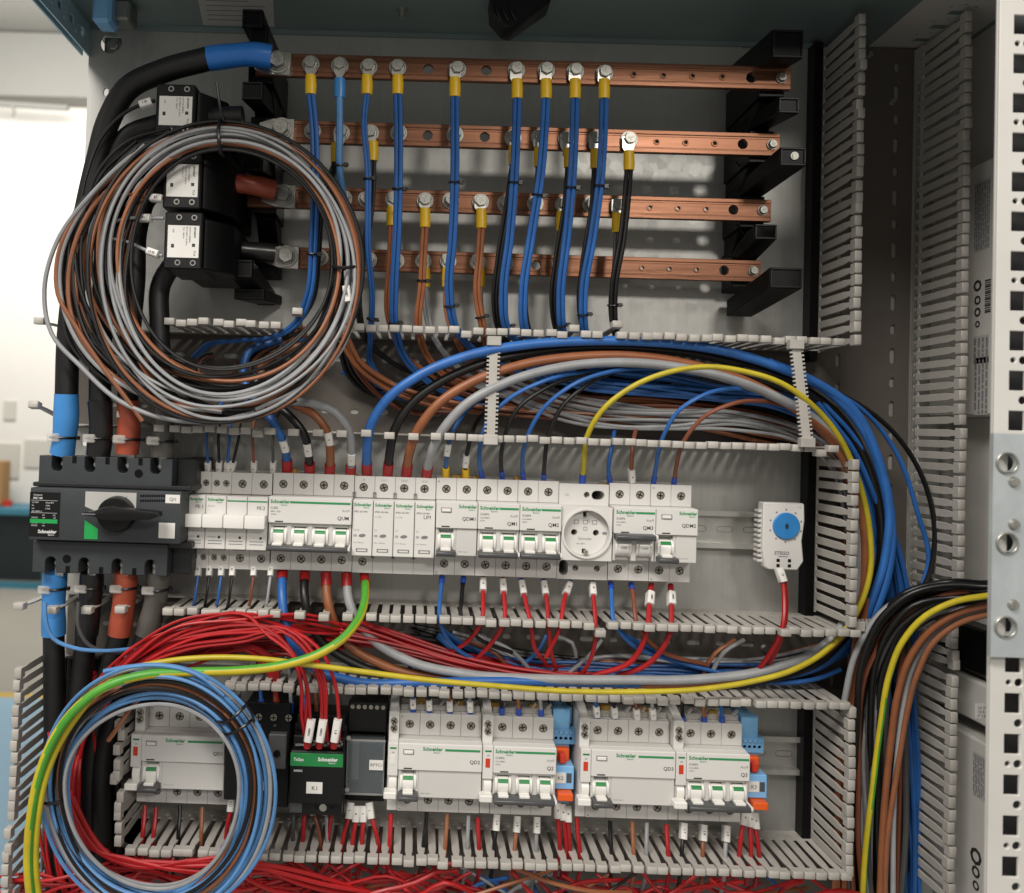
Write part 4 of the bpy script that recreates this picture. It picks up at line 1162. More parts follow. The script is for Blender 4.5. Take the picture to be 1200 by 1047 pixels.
# nameplate
def q_(px, py): c = P(px, py, hS); return c[0], c[2]
def rq(xp0, yp0, xp1, yp1): a = RC(xp0, yp0, xp1, yp1, hS); return a
a0, a1, a2, a3 = rq(33.5, 577, 70, 629)
MB().box(a0 + 0.6, a1, hS, hS + 0.3, a2, a3).build('nameplate', 'black_gloss', t)
pr = MB(); hh_ = hS + 0.45
MBg = MB().box(a0 + 1.5, a1 - 1.5, hS + 0.3, hS + 0.5, a2 + 11.2, a2 + 14.6)
MBg.build('nameplate_stripe', 'green_bright', t)
pr.text('Compact', 2.0, a0 + 3.5, hh_, a3 - 3.0); pr.text('INS 160', 2.4, a0 + 3.5, hh_, a3 - 5.8, bold=0.02)
for r_, row in enumerate((('Ui 750V', 'Uimp 8kV'), ('Ith', '160A'), ('Icw', '5.5kA'), ('IEC 60947-3', ''))):
    pr.text(row[0], 1.7, a0 + 2.6, hh_, a3 - 9.2 - r_ * 2.5); pr.text(row[1], 1.7, a1 - 12, hh_, a3 - 9.2 - r_ * 2.5)
for r_, row in enumerate((('', 'AC', 'DC'), ('220/240', '160', '125'), ('380/415', '160', '125'), ('440/480', '160', ''), ('500/525', '160', ''))):
    for k, tt_ in enumerate(row):
        if tt_: pr.text(tt_, 1.6, a0 + 2.6 + k * 9, hh_, a3 - 19.6 - r_ * 2.2)
for z in (a3 - 7, a3 - 17.4): pr.box(a0 + 2, a1 - 2, hS + 0.3, hh_, z, z + 0.2)
brand(pr, a0 + 8.5, hh_, a2 + 3.0, 3.9, 0, 16)
pr.build('nameplate_print', 'text_white', t)
# dial plate, handle
a0, a1, a2, a3 = rq(100, 577, 160, 596)
MB().prism([(a0, a2 + 1), (a0 + 10, a2 - 3), (a1, a2 + 0.5), (a1, a3), (a0, a3)], hS, hS + 0.4, 'xz').build('position_plate', 'label_silver', t)
MB().text('\u2022 I', 3.6, a1 - 11, hS + 0.5, a3 - 5.6).text('ON', 2.4, a1 - 8, hS + 0.5, a3 - 12).build('position_print', 'text_black', t)
a0, a1, a2, a3 = rq(99, 610, 115, 632)
MB().prism([(a0, a2), (a1, a2), (a1, a3 - 7), (a0, a3)], hS, hS + 0.4, 'xz').build('green_field', 'green_bright', t)
c = P(133, 604, hS + 10)
hd = MB().cyl((c[0], hS, c[2]), 15.4, 9, 'h', 40, 0, 14.4); ho = hd.build('handle_base', 'black_plastic', t, 0.8)
g = [(-26, 1.2), (-18, 1.8), (-9, 5.5), (0, 7), (12, 4.8), (32, 3.6), (39, 3), (40, -1), (32, -3.2), (10, -5), (-8, -5), (-18, -2), (-26, -1.5)]
c2 = P(133, 603, hS + 20)
MB().prism([(c2[0] + a * 0.93, c2[2] + b) for a, b in g], hS + 9, hS + 22, 'xz').build('handle', 'black_plastic', t, 1.6, bseg=2)
MB().box(c2[0] - 25, c2[0] - 14, hS + 22, hS + 22.3, c2[2] - 0.6, c2[2] + 0.2).build('handle_mark', 'text_grey', t)
a0, a1, a2, a3 = rq(194, 580, 211, 590); MB().box(a0, a1, hS, hS + 0.3, a2, a3).build('tag_plate', 'label_white', t)
MB().text('QI1', 4, (a0 + a1) / 2, hS + 0.4, a2 + 2, 0, 'c').build('tag_print', 'text_black', t)
a0, a1, a2, a3 = rq(186, 613, 205, 631); MB().box(a0, a1, hS, hS + 0.3, a2, a3).build('blank_sticker', 'label_white', t)
for k in range(11):
    a = P(164.5 + k * 2.7, 581, hS)
    for dz_ in (0, -4.0): MB().box(a[0], a[0] + 1.3, hS, hS + 0.25, a[2] + dz_ - 1.2, a[2] + dz_ + 0.8).build('vent_slit', 'dark_void', t)

# ================================================================ ROW 3
XQ1 = P(153, 886, 68)[0]
breaker(XQ1, Z3, 4, 'white four-pole residual current breaker tagged QD1, seen through the lower wire coil', tag='QD1', rcd=True, aux=True, name='residual_current_breaker', cat='residual current breaker')
XQ2 = P(454, 899, 68)[0]
breaker(XQ2, Z3, 4, 'white four-pole residual current breaker tagged QD2, in the middle of the lower row', tag='QD2', rcd=True, aux=True, red=False, name='residual_current_breaker', cat='residual current breaker')
XB2 = XQ2 + 81.4
breaker(XB2, Z3, 3, 'white three-pole circuit breaker tagged Q2, left of the orange and blue relay K2', tag='Q2', aux=True, small=('iC60N', 'C16 400V~', '6000A'))
XK2 = XB2 + 63.6
XQ3 = P(680, 908, 68)[0]
breaker(XQ3, Z3, 4, 'white four-pole residual current breaker tagged QD3, right of the relay K2', tag='QD3', rcd=True, aux=True, name='residual_current_breaker', cat='residual current breaker')
XB3 = XQ3 + 81.4
breaker(XB3, Z3, 3, 'white three-pole circuit breaker tagged Q3, at the right end of the lower row', tag='Q3', aux=True, small=('iC60N', 'C16 400V~', '6000A'))
XK3 = XB3 + 63.6
def relay(X, Z, tag, label):
    t = empty('interface_relay', (X, 7.5, Z), label, 'relay', 'blue interface relays')
    w = 15.5
    MB().box(X + 0.3, X + w, 8, 40, Z - 36, Z + 44).build('socket_body', 'terminal_blue', t, 0.5)
    for (z0_, z1_, h0_, h1_, xo) in ((28, 43, 26, 32, 0), (14, 27, 32, 42, 1.5)):
        mb = MB().prism(rect(X - 1 + xo, X + w + 3 + xo, Z + z0_, Z + z1_), h0_, h1_, 'xz', [circ(X + 1.6 + xo + 4.4 * k, Z + z0_ + 5, 1.5, 8) for k in range(4)])
        mb.build('terminal_tier', 'terminal_blue', t, 0.4)
        for k in range(4): MB().cyl((X + 1.6 + xo + 4.4 * k, h1_ - 1.6, Z + z0_ + 5), 1.5, 0.5, 'h', 8).build('opening_shade', 'dark_void', t)  # dark disc stands in for the shade inside each hole
        for k in range(5): MB().box(X - 0.9 + xo + 4.4 * k, X - 0.3 + xo + 4.4 * k, h1_, h1_ + 0.8, Z + z0_ + 0.5, Z + z1_ - 0.5).build('divider', 'relay_blue', t)
        for k in range(4):
            MB().box(X + 0.2 + xo + 4.4 * k, X + 3 + xo + 4.4 * k, h1_, h1_ + 1.4, Z + z0_ + 9.2, Z + z1_ - 1.4).build('release_button', 'relay_blue', t, 0.3)
    MB().box(X + 1, X + w - 1, 40, 47, Z - 8, Z + 12).build('clear_lever', 'orange_plastic', t, 1)
    MB().box(X + 4.5, X + 9.5, 47, 56, Z + 2, Z + 10).build('red_button', 'red_plastic', t, 0.6)
    MB().box(X - 0.4, X + w + 1.2, 40, 58, Z - 19, Z + 1).build('relay_front', 'relay_blue', t, 0.6)
    MB().box(X + 0.2, X + 9.6, 58, 58.5, Z - 13.6, Z - 4.5).build('tag_plate', 'label_white', t)
    MB().box(X + 10.4, X + 14.6, 58, 58.4, Z - 13, Z - 5).build('window', 'link_grey', t)
    MB().text(tag, 4.4, X + 5, 58.6, Z - 10.6, 0, 'c').build('tag_print', 'text_black', t)
    MB().box(X + 2, X + w - 0.5, 54, 66, Z - 26, Z - 19.5).build('orange_latch', 'orange_plastic', t, 0.8)
    MB().box(X + 1, X + w - 1, 40, 50, Z - 34, Z - 24).build('lower_tier', 'terminal_blue', t, 0.5)
    return t
relay(XK2, Z3 + 3, 'K2', 'blue interface relay with orange latch tagged K2, between the Q2 and QD3 devices')
relay(XK3 + 2, Z3 + 1, 'K3', 'blue interface relay with orange latch tagged K3, at the right end of the lower row')

# contactor K1
XC = P(341, 892, 78)[0]
Z3_ = Z3; Z3 = Z3 - 4
t = empty('contactor', (XC, 7.5, Z3), 'black contactor with a green band and a white tag K1', 'contactor')
MB().box(XC, XC + 45, 8, 62, Z3 - 38, Z3 + 38).build('base_body', 'black_plastic', t, 1)
MB().prism(rect(XC + 1, XC + 44, Z3 + 22, Z3 + 32.5), 62, 74, 'xz', [circ(XC + 17 + 11.6 * k, Z3 + 26.6, 3.0, 12) for k in range(3)]).build('upper_terminals', 'black_plastic', t, 0.5)
MB().box(XC + 2, XC + 43, 50, 64, Z3 + 33, Z3 + 47).build('terminal_shelf', 'black_plastic', t, 0.8)
for k in range(3):
    put('terminal_screw', TS, t, XC + 17 + 11.6 * k, 71, Z3 + 26.6, (0, rnd.random() * 3, 0))
    put('terminal_screw', TS, t, XC + 17.5 + (k - 1) * 13.4 + 5, 72, Z3 - 27, (0, rnd.random() * 3, 0))
MB().box(XC - 0.5, XC + 44.5, 62, 80, Z3 - 22, Z3 + 22).build('front_body', 'black_plastic', t, 1)
MB().box(XC + 1, XC + 44, 62, 74, Z3 - 34, Z3 - 22.4).build('lower_terminals', 'black_plastic', t, 0.8)
MB().box(XC - 0.2, XC + 44.2, 80, 80.5, Z3 + 9.5, Z3 + 20.5).build('green_band', 'green_print', t, 0.2)
pr = MB().text('TeSys', 3.6, XC + 2.5, 80.7, Z3 + 14, bold=0.02); brand(pr, XC + 23, 80.7, Z3 + 14.4, 4.2, 0, 19)
pr.text('24VDC', 2.4, XC + 3, 80.7, Z3 + 5, bold=0.02).text('LC1D09', 2.4, XC + 3, 75, Z3 + 24.5, 0)
pr.build('front_print', 'text_white', t)
MB().box(XC + 14, XC + 27.5, 80, 80.4, Z3 - 13, Z3 - 3.5).build('tag_plate', 'label_white', t)
MB().text('K1', 5, XC + 20.7, 80.5, Z3 - 10.2, 0, 'c').build('tag_print', 'text_black', t)
MB().box(XC - 0.3, XC + 10.2, 74, 75, Z3 - 32, Z3 - 22.5).build('clip_plate', 'link_grey', t, 0.3)
MB().cyl((XC + 28, 74, Z3 - 27), 3.2, 1, 'h', 12).build('latch_screw', 'tin', t)

Z3 = Z3_
# black motor starter left of K1 (partly behind the coil)
XM = P(266, 890, 70)[0]
t = empty('motor_starter', (XM, 7.5, Z3), 'black motor protection block behind the lower wire coil, left of the K1 contactor', 'motor starter')
MB().box(XM, XM + 12, 8, 78, Z3 - 26, Z3 + 22).build('side_module', 'black_plastic', t, 0.8)
MB().box(XM + 12.4, XM + 52, 8, 58, Z3 - 40, Z3 + 50).build('base_body', 'black_plastic', t, 1)
MB().box(XM + 13, XM + 24, 58, 74, Z3 - 28, Z3 + 14).build('green_cover', 'link_grey', t, 0.6)
MB().box(XM + 13, XM + 24, 74, 74.4, Z3 - 28, Z3 - 22).build('green_band', 'green_print', t)
MB().text('TeSys', 2.6, XM + 14, 74.6, Z3 - 26.4).build('band_print', 'text_white', t)
MB().box(XM + 34, XM + 50, 58, 66, Z3 - 4, Z3 + 26).build('rocker_plate', 'link_grey', t, 1)
MB().cyl((XM + 42, 66, Z3 + 10), 3, 1.5, 'h', 12).build('rocker_screw', 'black_gloss', t)
MB().box(XM + 30, XM + 38, 66, 66.4, Z3 - 22, Z3 - 14).build('tag_plate', 'label_silver', t)
for k in range(3):
    MB().cyl((XM + 24 + k * 13, 58, Z3 + 38), 3.4, 1, 'h', 12).build('terminal_ring', 'black_gloss', t, 0.2)
    put('terminal_screw', TS, t, XM + 24 + k * 13, 58, Z3 + 38)
MB().text('L1', 2.4, XM + 24, 58.3, Z3 + 30).text('L2', 2.4, XM + 37, 58.3, Z3 + 30).build('terminal_print', 'text_grey', t)

# clear covered relay RPTC1
XR1 = P(406, 896, 66)[0]
t = empty('relay_module', (XR1, 7.5, Z3), 'black relay with a clear hinged cover and white tag RPTC1', 'relay')
MB().box(XR1 - 1, XR1 + 33, 8, 40, Z3 - 40, Z3 + 44).build('socket_base', 'black_plastic', t, 1)
MB().box(XR1 - 1, XR1 + 33, 40, 48, Z3 + 24, Z3 + 50).build('terminal_row', 'black_plastic', t, 0.6)
for k in range(6): MB().cyl((XR1 + 2.5 + k * 5.4, 48, Z3 + 46), 1.9, 0.8, 'h', 10).build('screw', 'screw_metal', t)
MB().box(XR1 + 0.5, XR1 + 31, 40, 50, Z3 - 20, Z3 + 22).build('relay_body', 'black_gloss', t, 1)
MB().box(XR1 + 3, XR1 + 10, 50, 53, Z3 - 16, Z3 + 18).build('coil_block', 'link_grey', t, 0.6)
MB().cyl((XR1 + 24, 50, Z3 + 14), 3.4, 2, 'h', 14).build('test_knob', 'black_plastic', t, 0.3)
mb = MB().box(XR1, XR1 + 32, 62, 63.2, Z3 - 24, Z3 + 21).box(XR1, XR1 + 1.2, 48, 62, Z3 - 24, Z3 + 21).box(XR1 + 30.8, XR1 + 32, 48, 62, Z3 - 24, Z3 + 21).box(XR1, XR1 + 32, 48, 62, Z3 + 19.8, Z3 + 21)
mb.build('clear_cover', 'smoke_clear', t, 0.2)
fr = MB()
for z in (21.4, -24.6): fr.tube([(XR1 - 1, 61, Z3 + z), (XR1 + 33, 61, Z3 + z)], 0.9, 6)
for x in (0, 32): fr.tube([(XR1 + x, 61, Z3 - 24), (XR1 + x, 61, Z3 + 21)], 0.5, 6)
fr.build('wire_bail', 'clear_plastic', t)
MB().box(XR1 + 19.5, XR1 + 31.5, 63.4, 63.9, Z3 - 2.5, Z3 + 6).build('tag_plate', 'label_white', t)
MB().text('RPTC1', 3.8, XR1 + 25.5, 64, Z3 + 0.6, 0, 'c', maxw=10.5).build('tag_print', 'text_black', t)
for z in (-16, 24): MB().cyl((XR1 + 1, 62, Z3 + (z if z > 0 else -20)), 2.0, 2, 'h', 12).build('hinge_screw', 'tin', t)

# ================================================================ CURRENT TRANSFORMERS
def ct(px0, py0, px1, py1, label, hf=112, sk=1.0):
    x0, x1, z0, z1 = RC(px0, py0, px1, py1, hf)
    t = empty('current_transformer', (x0, 0, z0), label, 'current transformer', 'black current transformers')
    W = x1 - x0; H = z1 - z0
    MB().box(x0, x0 + W, 60, hf, z0, z1).build('front_housing', 'black_plastic', t, 1.2)
    MB().prism([(x0 + W, 40), (x0 + W + 21, 40), (x0 + W + 21, hf - 26), (x0 + W + 4, hf - 6), (x0 + W, hf - 4)], z0 + 1, z1 - 4, 'xh').build('rear_housing', 'insulator_black', t, 1)
    MB().box(x0 + 4, x0 + W + 20, 5, 60, z0 + 3, z1 - 3).build('mounting_foot', 'insulator_black', t, 1)
    lz0, lz1 = z0 + H * 0.20, z1 - H * 0.24
    MB().box(x0 + 3, x0 + W - 2.5, hf, hf + 0.35, lz0, lz1).build('label', 'label_white', t)
    pr = MB()
    hh2 = hf + 0.5
    cw = (W - 6)
    pr.text('circutor', 2.8, x0 + W - 6.6, hh2, lz1 - 1.0, 0, rot=-math.pi / 2, bold=0.02)
    for j, s in enumerate(('0,72/3 kV 50/60Hz', 'IEC 61869-2  Ith 60 In', 'TC4  150/5 A')):
        pr.text(s, 1.7, x0 + W - 10.5 - j * 2.6, hh2, lz1 - 1.0, 0, rot=-math.pi / 2, maxw=(lz1 - lz0) - 2)
    pr.text('0,5S', 1.8, x0 + 7, hh2, lz1 - 3, 0, rot=-math.pi / 2)
    pr.text('TC4', 2.4, x0 + W - 6.6, hh2, lz0 + 6, 0, rot=-math.pi / 2)
    pr.box(x0 + 6, x0 + 8.4, hf + 0.35, hh2, lz0 + 8, lz0 + 11).box(x0 + W - 8, x0 + W - 5.5, hf + 0.35, hh2, lz0 + 9, lz0 + 11.6)
    pr.build('print', 'text_black', t)
    for (a, b) in ((0.38, 0.11), (0.78, 0.11), (0.38, 0.9), (0.78, 0.9)):
        c_ = (x0 + W * a, hf, z0 + H * b)
        MB().prism(circ(c_[0], c_[2], 2.4, 12), hf, hf + 0.6, 'xz', [circ(c_[0], c_[2], 1.5, 12)]).build('screw_ring', 'tin', t)
    return t
ct(182, 98, 229, 160, 'black current transformer with a white label, topmost of the three, just above the coil')
ct(191, 176, 236, 245, 'black current transformer with a white label, middle of the three, inside the coil')
ct(192, 248, 237, 316, 'black current transformer with a white label, lowest of the three, inside the coil')
# ================================================================ WIRES
def tie_ring(t, path_pts, s, r, w=1.3, m='tie_black', tail=True):
    """zip tie round a path at fraction s; path_pts = list of mm points"""
    i = max(1, min(len(path_pts) - 2, int(s * (len(path_pts) - 1))))
    a, b = Vector(path_pts[i - 1]), Vector(path_pts[i + 1]); c = Vector(path_pts[i])
    d = (b - a).normalized()
    n = d.orthogonal().normalized(); bb = d.cross(n)
    rx, ry = (r if isinstance(r, tuple) else (r, r))
    # x-ish axis in the plate plane
    side = d.cross(Vector((0, 1, 0))).normalized(); up = side.cross(d).normalized()
    ring = [tuple(c + side * rx * math.cos(q * math.pi / 9) + up * ry * math.sin(q * math.pi / 9)) for q in range(19)]
    mb = MB().tube(ring, w, 6, raw=True)
    hd = c + side * (rx + 1) + up * 1.2
    mb.box(hd.x - 1.7, hd.x + 1.7, hd.y - 1.6, hd.y + 1.6, hd.z - 1.6, hd.z + 1.6)
    if tail: mb.tube([tuple(hd), tuple(hd + side * 2.2 + up * 1.5)], 0.8, 5)
    return mb.build('cable_tie', m, t)
def marker(t, path, s, text, r, L=11, m='label_white'):
    """white printed wire marker sleeve lying on the wire"""
    i = max(1, min(len(path) - 2, int(s * (len(path) - 1))))
    a, b = Vector(path[i - 1]), Vector(path[i + 1]); c = Vector(path[i]); d = (b - a).normalized()
    if d.z > 0: d = -d
    side = d.cross(Vector((0, 1, 0))).normalized(); up = side.cross(d).normalized()
    if up.y < 0: up = -up; side = -side
    w = r + 0.75
    mb = MB()
    q = []
    for e in (-L / 2, L / 2):
        for (u_, v_) in ((-w, -w), (w, -w), (w, w * .9), (w * .6, w * 1.25), (-w * .6, w * 1.25), (-w, w * .9)): q.append(tuple(c + d * e + side * u_ + up * v_))
    mb.add(q, [(0, 1, 2, 3, 4, 5), (11, 10, 9, 8, 7, 6)] + [(k, (k + 1) % 6, (k + 1) % 6 + 6, k + 6) for k in range(6)])
    mk = mb.build('marker', m, t, 0.15)
    vs, fs, wd = text_geo(text, 0.03)
    if not vs: return mk
    k = min(2.5, (L - 1.5) / max(wd, .1))
    tb = MB()
    # text runs along the wire
    tb.add([tuple(c + d * (x * k - wd * k / 2) + side * (y - 0.35) * k + up * (w * 1.25 + 0.12)) for x, y in vs], fs)
    p = tb.build('marker_print', 'text_black', None)
    p.parent = mk; om = ORI[mk.name]; op = ORI[p.name]
    p.location = ((op[0] - om[0]) * MM, -(op[1] - om[1]) * MM, (op[2] - om[2]) * MM)
    return mk
def sleeve(t, a, b, r, m, name='ferrule'):
    return MB().tube([a, b], r, 12, raw=True).build(name, m, t)
WG = {}
def wire(col, r, pts, label, group=None, ends=(), marks=(), split=False, seg=8, name=None, mats=None, jitter=0.0, step=6.0, ties=()):
    """pts: photo (px,py,h).  ends: (which, material, length, radius).  marks: (fraction, text)"""
    pp = PT(pts)
    path = smooth_path(pp, step)
    if jitter:
        a = [rnd.uniform(0, 6.28) for _ in range(6)]; f = [rnd.uniform(0.02, 0.05) for _ in range(3)]
        acc = 0; out = []
        for i, p in enumerate(path):
            if i: acc += (Vector(p) - Vector(path[i - 1])).length
            e = min(1, acc / 30)
            out.append((p[0] + jitter * e * math.sin(a[0] + acc * f[0]), p[1] + jitter * 0.5 * e * math.sin(a[1] + acc * f[1]), p[2] + jitter * e * math.sin(a[2] + acc * f[2])))
        path = out
    nm = name or {'redbrown': 'brown', 'lightblue': 'light_blue', 'dkgrey': 'dark_grey'}.get(col, col) + '_wire'
    cm = mats or 'wire_' + col
    base = path[0]
    t = empty(nm, base, label, 'wire' if r < 3 else 'cable', group)
    MB().tube(path, r, seg, raw=True, split=split or None).build('insulation', cm if not split else ['wire_yellow', 'wire_green'], t)
    for (w, m, L, rr) in ends:
        p0, p1 = (Vector(path[0]), Vector(path[1])) if w == 0 else (Vector(path[-1]), Vector(path[-2]))
        d = (p1 - p0).normalized()
        sleeve(t, tuple(p0 - d * 2), tuple(p0 + d * L), rr, m)
    for mk in marks: marker(t, path, mk[0], mk[1], r if len(mk) < 3 else mk[2], 11 if len(mk) < 4 else mk[3])
    for s in ties: tie_ring(t, path, s, r + 0.6, 1.0)
    return t, path
# ---------------------------------------------------------------- twin cables from the bars
def twin(col, lug_px, lug_y, h, pts, label, group, tie=(), r=1.95, single=False, sl='sleeve_yellow', off=1.0, under=True):
    """pts photo points incl. height; lug at the busbar"""
    c = P(lug_px, lug_y, h + 3)
    t = empty('twin_cable' if not single else 'single_cable', c, label, 'cable', group)
    bz = c[2]
    path = smooth_path(PT(pts), 5)
    p0 = Vector(path[0])
    # lug palm
    MB().prism([(c[0] - 5.2, c[2] + 5), (c[0] + 5.2, c[2] + 5), (c[0] + 5.2, c[2] - 5), (c[0] + 2.8, c[2] - 9), (c[0] + 2.8, p0.z + 8), (c[0] - 2.8, p0.z + 8), (c[0] - 2.8, c[2] - 9), (c[0] - 5.2, c[2] - 5)], h + 0.1, h + 1.6, 'xz').build('lug', 'tin', t, 0.2)
    # sleeve: flattened
    s0 = P(pts[0][0], pts[0][1] - 20, pts[0][2])
    mb = MB()
    ring = lambda q, w, k: [(q[0] + w * math.cos(a * 0.5236), q[1] + k * math.sin(a * 0.5236), q[2]) for a in range(12)]
    vs = ring(s0, 4.4, 2.8) + ring((p0.x, p0.y, p0.z + 6), 4.9, 3.3) + ring((p0.x, p0.y, p0.z - 2), 4.6, 3.1)
    fs = [tuple(range(12)), tuple(range(35, 23, -1))] + [(k + j, k + (j + 1) % 12, k + (j + 1) % 12 + 12, k + j + 12) for k in (0, 12) for j in range(12)]
    mb.add(vs, fs, 0, True); mb.build('sleeve', sl, t)
    for s in ((0,) if single else (-1, 1)):
        ph = rnd.uniform(0, 6)
        pp = []
        for i, p in enumerate(path):
            a = 0.18 * math.sin(i * 0.05 + ph)
            e = min(1, i / 6)
            pp.append((p[0] + s * r * 1.0 * math.cos(a) * off, p[1] + s * r * math.sin(a), p[2]))
        MB().tube(pp, r if not single else r * 1.5, 8, raw=True).build('conductor', 'wire_' + col, t)
    for q in tie: tie_ring(t, path, q, (r * 2 + 0.7, r + 0.9), 0.95)
    return t
G1 = 'blue twin cables from the top copper bar'
def down(x0, y0, pts, h0, h1=60, tail=()):
    out = [(x0, y0, h0)]
    n = len(pts)
    for i, (x, y) in enumerate(pts): out.append((x, y, h0 + (h1 - h0) * (i + 1) / n))
    return out + list(tail)
twin('blue', 364, 75, 86, [(364, 108, 88), (368, 150, 90), (369, 220, 88), (367, 290, 82), (362, 345, 75), (348, 378, 62), (318, 396, 50), (285, 399, 42), (245, 404, 35), (228, 418, 20)], 'blue twin cable of the top bar furthest left, curving left behind the wire coil', G1, (0.47,))
t = twin('lightblue', 398, 76, 86, [(398, 112, 88), (398, 150, 88), (398, 200, 82), (403, 232, 62)], 'single light blue cable hanging from the top bar, ending at the third bar', G1, (0.7,), r=2.0, single=True, sl='shrink_lightblue')
t = twin('blue', 432, 77, 86, [(430, 108, 88), (427, 145, 90), (431, 195, 90), (432, 300, 82), (436, 345, 72), (434, 400, 50), (434, 425, 30), (448, 445, 24), (470, 452, 22)], 'blue twin cable second from left, dropping straight into the duct beside the coil', G1, (0.28, 0.72), r=1.5, off=0.8)
twin('blue', 466, 78, 86, [(466, 108, 88), (467, 150, 90), (467, 200, 90), (465, 280, 84), (462, 335, 76), (463, 385, 62), (478, 425, 38), (512, 455, 28), (560, 476, 24), (640, 490, 22)], 'blue twin cable from the fifth bolt of the top bar, bending right in the duct', G1, (0.23, 0.52))
twin('blue', 534, 81, 86, [(533, 111, 88), (533, 150, 90), (533, 200, 90), (530, 285, 84), (526, 337, 76), (534, 385, 62), (552, 408, 46), (580, 425, 36), (640, 445, 30), (700, 455, 26)], 'blue twin cable between the two empty holes of the top bar', G1, (0.22, 0.53))
twin('blue', 605, 84, 86, [(606, 113, 88), (605, 150, 90), (603, 200, 90), (597, 280, 84), (590, 343, 76), (594, 385, 62), (608, 402, 50), (640, 430, 34), (720, 450, 28)], 'blue twin cable just left of the centre group of three on the top bar', G1, (0.24, 0.62))
twin('blue', 640, 85, 86, [(640, 113, 88), (638, 150, 90), (634, 200, 90), (622, 280, 84), (613, 345, 76), (615, 386, 62), (630, 410, 44), (680, 440, 30), (760, 455, 26)], 'blue twin cable leaning left, from the third last bolt of the top bar', G1, (0.25, 0.62))
twin('blue', 674, 86, 86, [(674, 113, 88), (673, 150, 90), (671, 198, 90), (664, 280, 84), (657, 345, 76), (659, 388, 62), (665, 412, 44), (700, 432, 32), (770, 446, 28)], 'blue twin cable from the second last bolt of the top bar', G1, (0.25, 0.62))
twin('blue', 708, 87, 86, [(708, 113, 88), (707, 150, 90), (704, 203, 90), (694, 280, 84), (684, 340, 76), (685, 388, 62), (692, 410, 44), (730, 430, 32), (790, 444, 28)], 'blue twin cable furthest right on the top bar, yellow sleeve under the last bolt', G1, (0.26, 0.6))
G2 = 'black twin cables from the second copper bar'
twin('black', 737, 166, 69, [(737, 197, 71), (735, 225, 72), (729, 280, 72), (719, 342, 68), (721, 388, 58), (735, 415, 40), (790, 440, 28)], 'black twin cable with a yellow sleeve, furthest right below the second bar', G2, (0.55,), r=1.9)
for (bx, by, dx, lab) in ((434, 156, 4, 'black twin cable hidden behind the second left blue cable'), (602, 161, -4, 'black twin cable behind the blue cable left of the group of three'), (632, 163, 0, 'black twin cable behind the blue cable that leans left'), (664, 164, 2, 'black twin cable behind the second last blue cable'), (698, 165, 0, 'black twin cable behind the blue cable furthest right')):
    twin('black', bx, by, 69, [(bx + (3 if dx > 0 else 0), by + 30, 71), (bx + dx - 3, 240, 72), (bx + dx - 14, 310, 70), (bx + dx - 18, 350, 66), (bx + dx - 10, 395, 48), (bx + dx + 30, 430, 26), (bx + dx + 90, 450, 18)], lab, G2, (), r=1.7, off=0.9)
twin('black', 398, 157, 69, [(394, 188, 71), (376, 250, 72), (372, 300, 70), (366, 350, 62), (340, 390, 40)], 'black twin cable behind the blue cable furthest left', G2, (), r=1.6)
G3 = 'brown twin cables from the third copper bar'
twin('orange', 498, 234, 52, [(498, 264, 54), (496, 300, 58), (494, 337, 60), (490, 378, 56), (498, 412, 40), (520, 440, 28), (570, 462, 20), (640, 476, 16)], 'left of the two brown cables with yellow sleeves below the third bar', G3, (0.22,), r=1.75)
twin('orange', 563, 236, 52, [(564, 265, 54), (562, 300, 58), (559, 343, 60), (566, 385, 54), (572, 410, 36), (610, 445, 22), (690, 468, 16)], 'right of the two brown cables with yellow sleeves below the third bar', G3, (0.36,), r=1.75)
twin('orange', 461, 232, 52, [(459, 262, 54), (457, 310, 54), (455, 370, 50), (470, 410, 36), (520, 450, 18)], 'brown cable mostly hidden behind the fourth blue cable', G3, (), r=1.5)
twin('orange', 660, 238, 52, [(658, 268, 54), (656, 310, 54), (656, 370, 50), (670, 410, 36), (720, 450, 18)], 'brown cable mostly hidden behind the second last blue cable', G3, (), r=1.5)
twin('dkgrey', 724, 240, 52, [(723, 270, 54), (721, 310, 56), (717, 370, 54), (730, 410, 36), (780, 450, 18)], 'dark cable with a yellow sleeve half hidden behind the black cable', G3, (), r=1.4)
for (bx, dx) in ((496, 0), (560, 2)):
    twin('grey', bx, 305, 35, [(bx + 2, 334, 37), (bx + 3, 360, 40), (bx + 8, 385, 42), (bx + 40, 430, 26), (bx + 120, 470, 16)], 'grey twin cable from the lowest bar behind the brown cable' + (' at left' if bx < 520 else ' at right'), 'grey cables from the lowest copper bar', (), r=1.5)
twin('orange', 525, 304, 35, [(524, 334, 37), (523, 360, 40), (530, 388, 42), (556, 430, 26), (640, 470, 16)], 'brown cable from the lowest bar beside the fifth blue cable', G3, (), r=1.4)

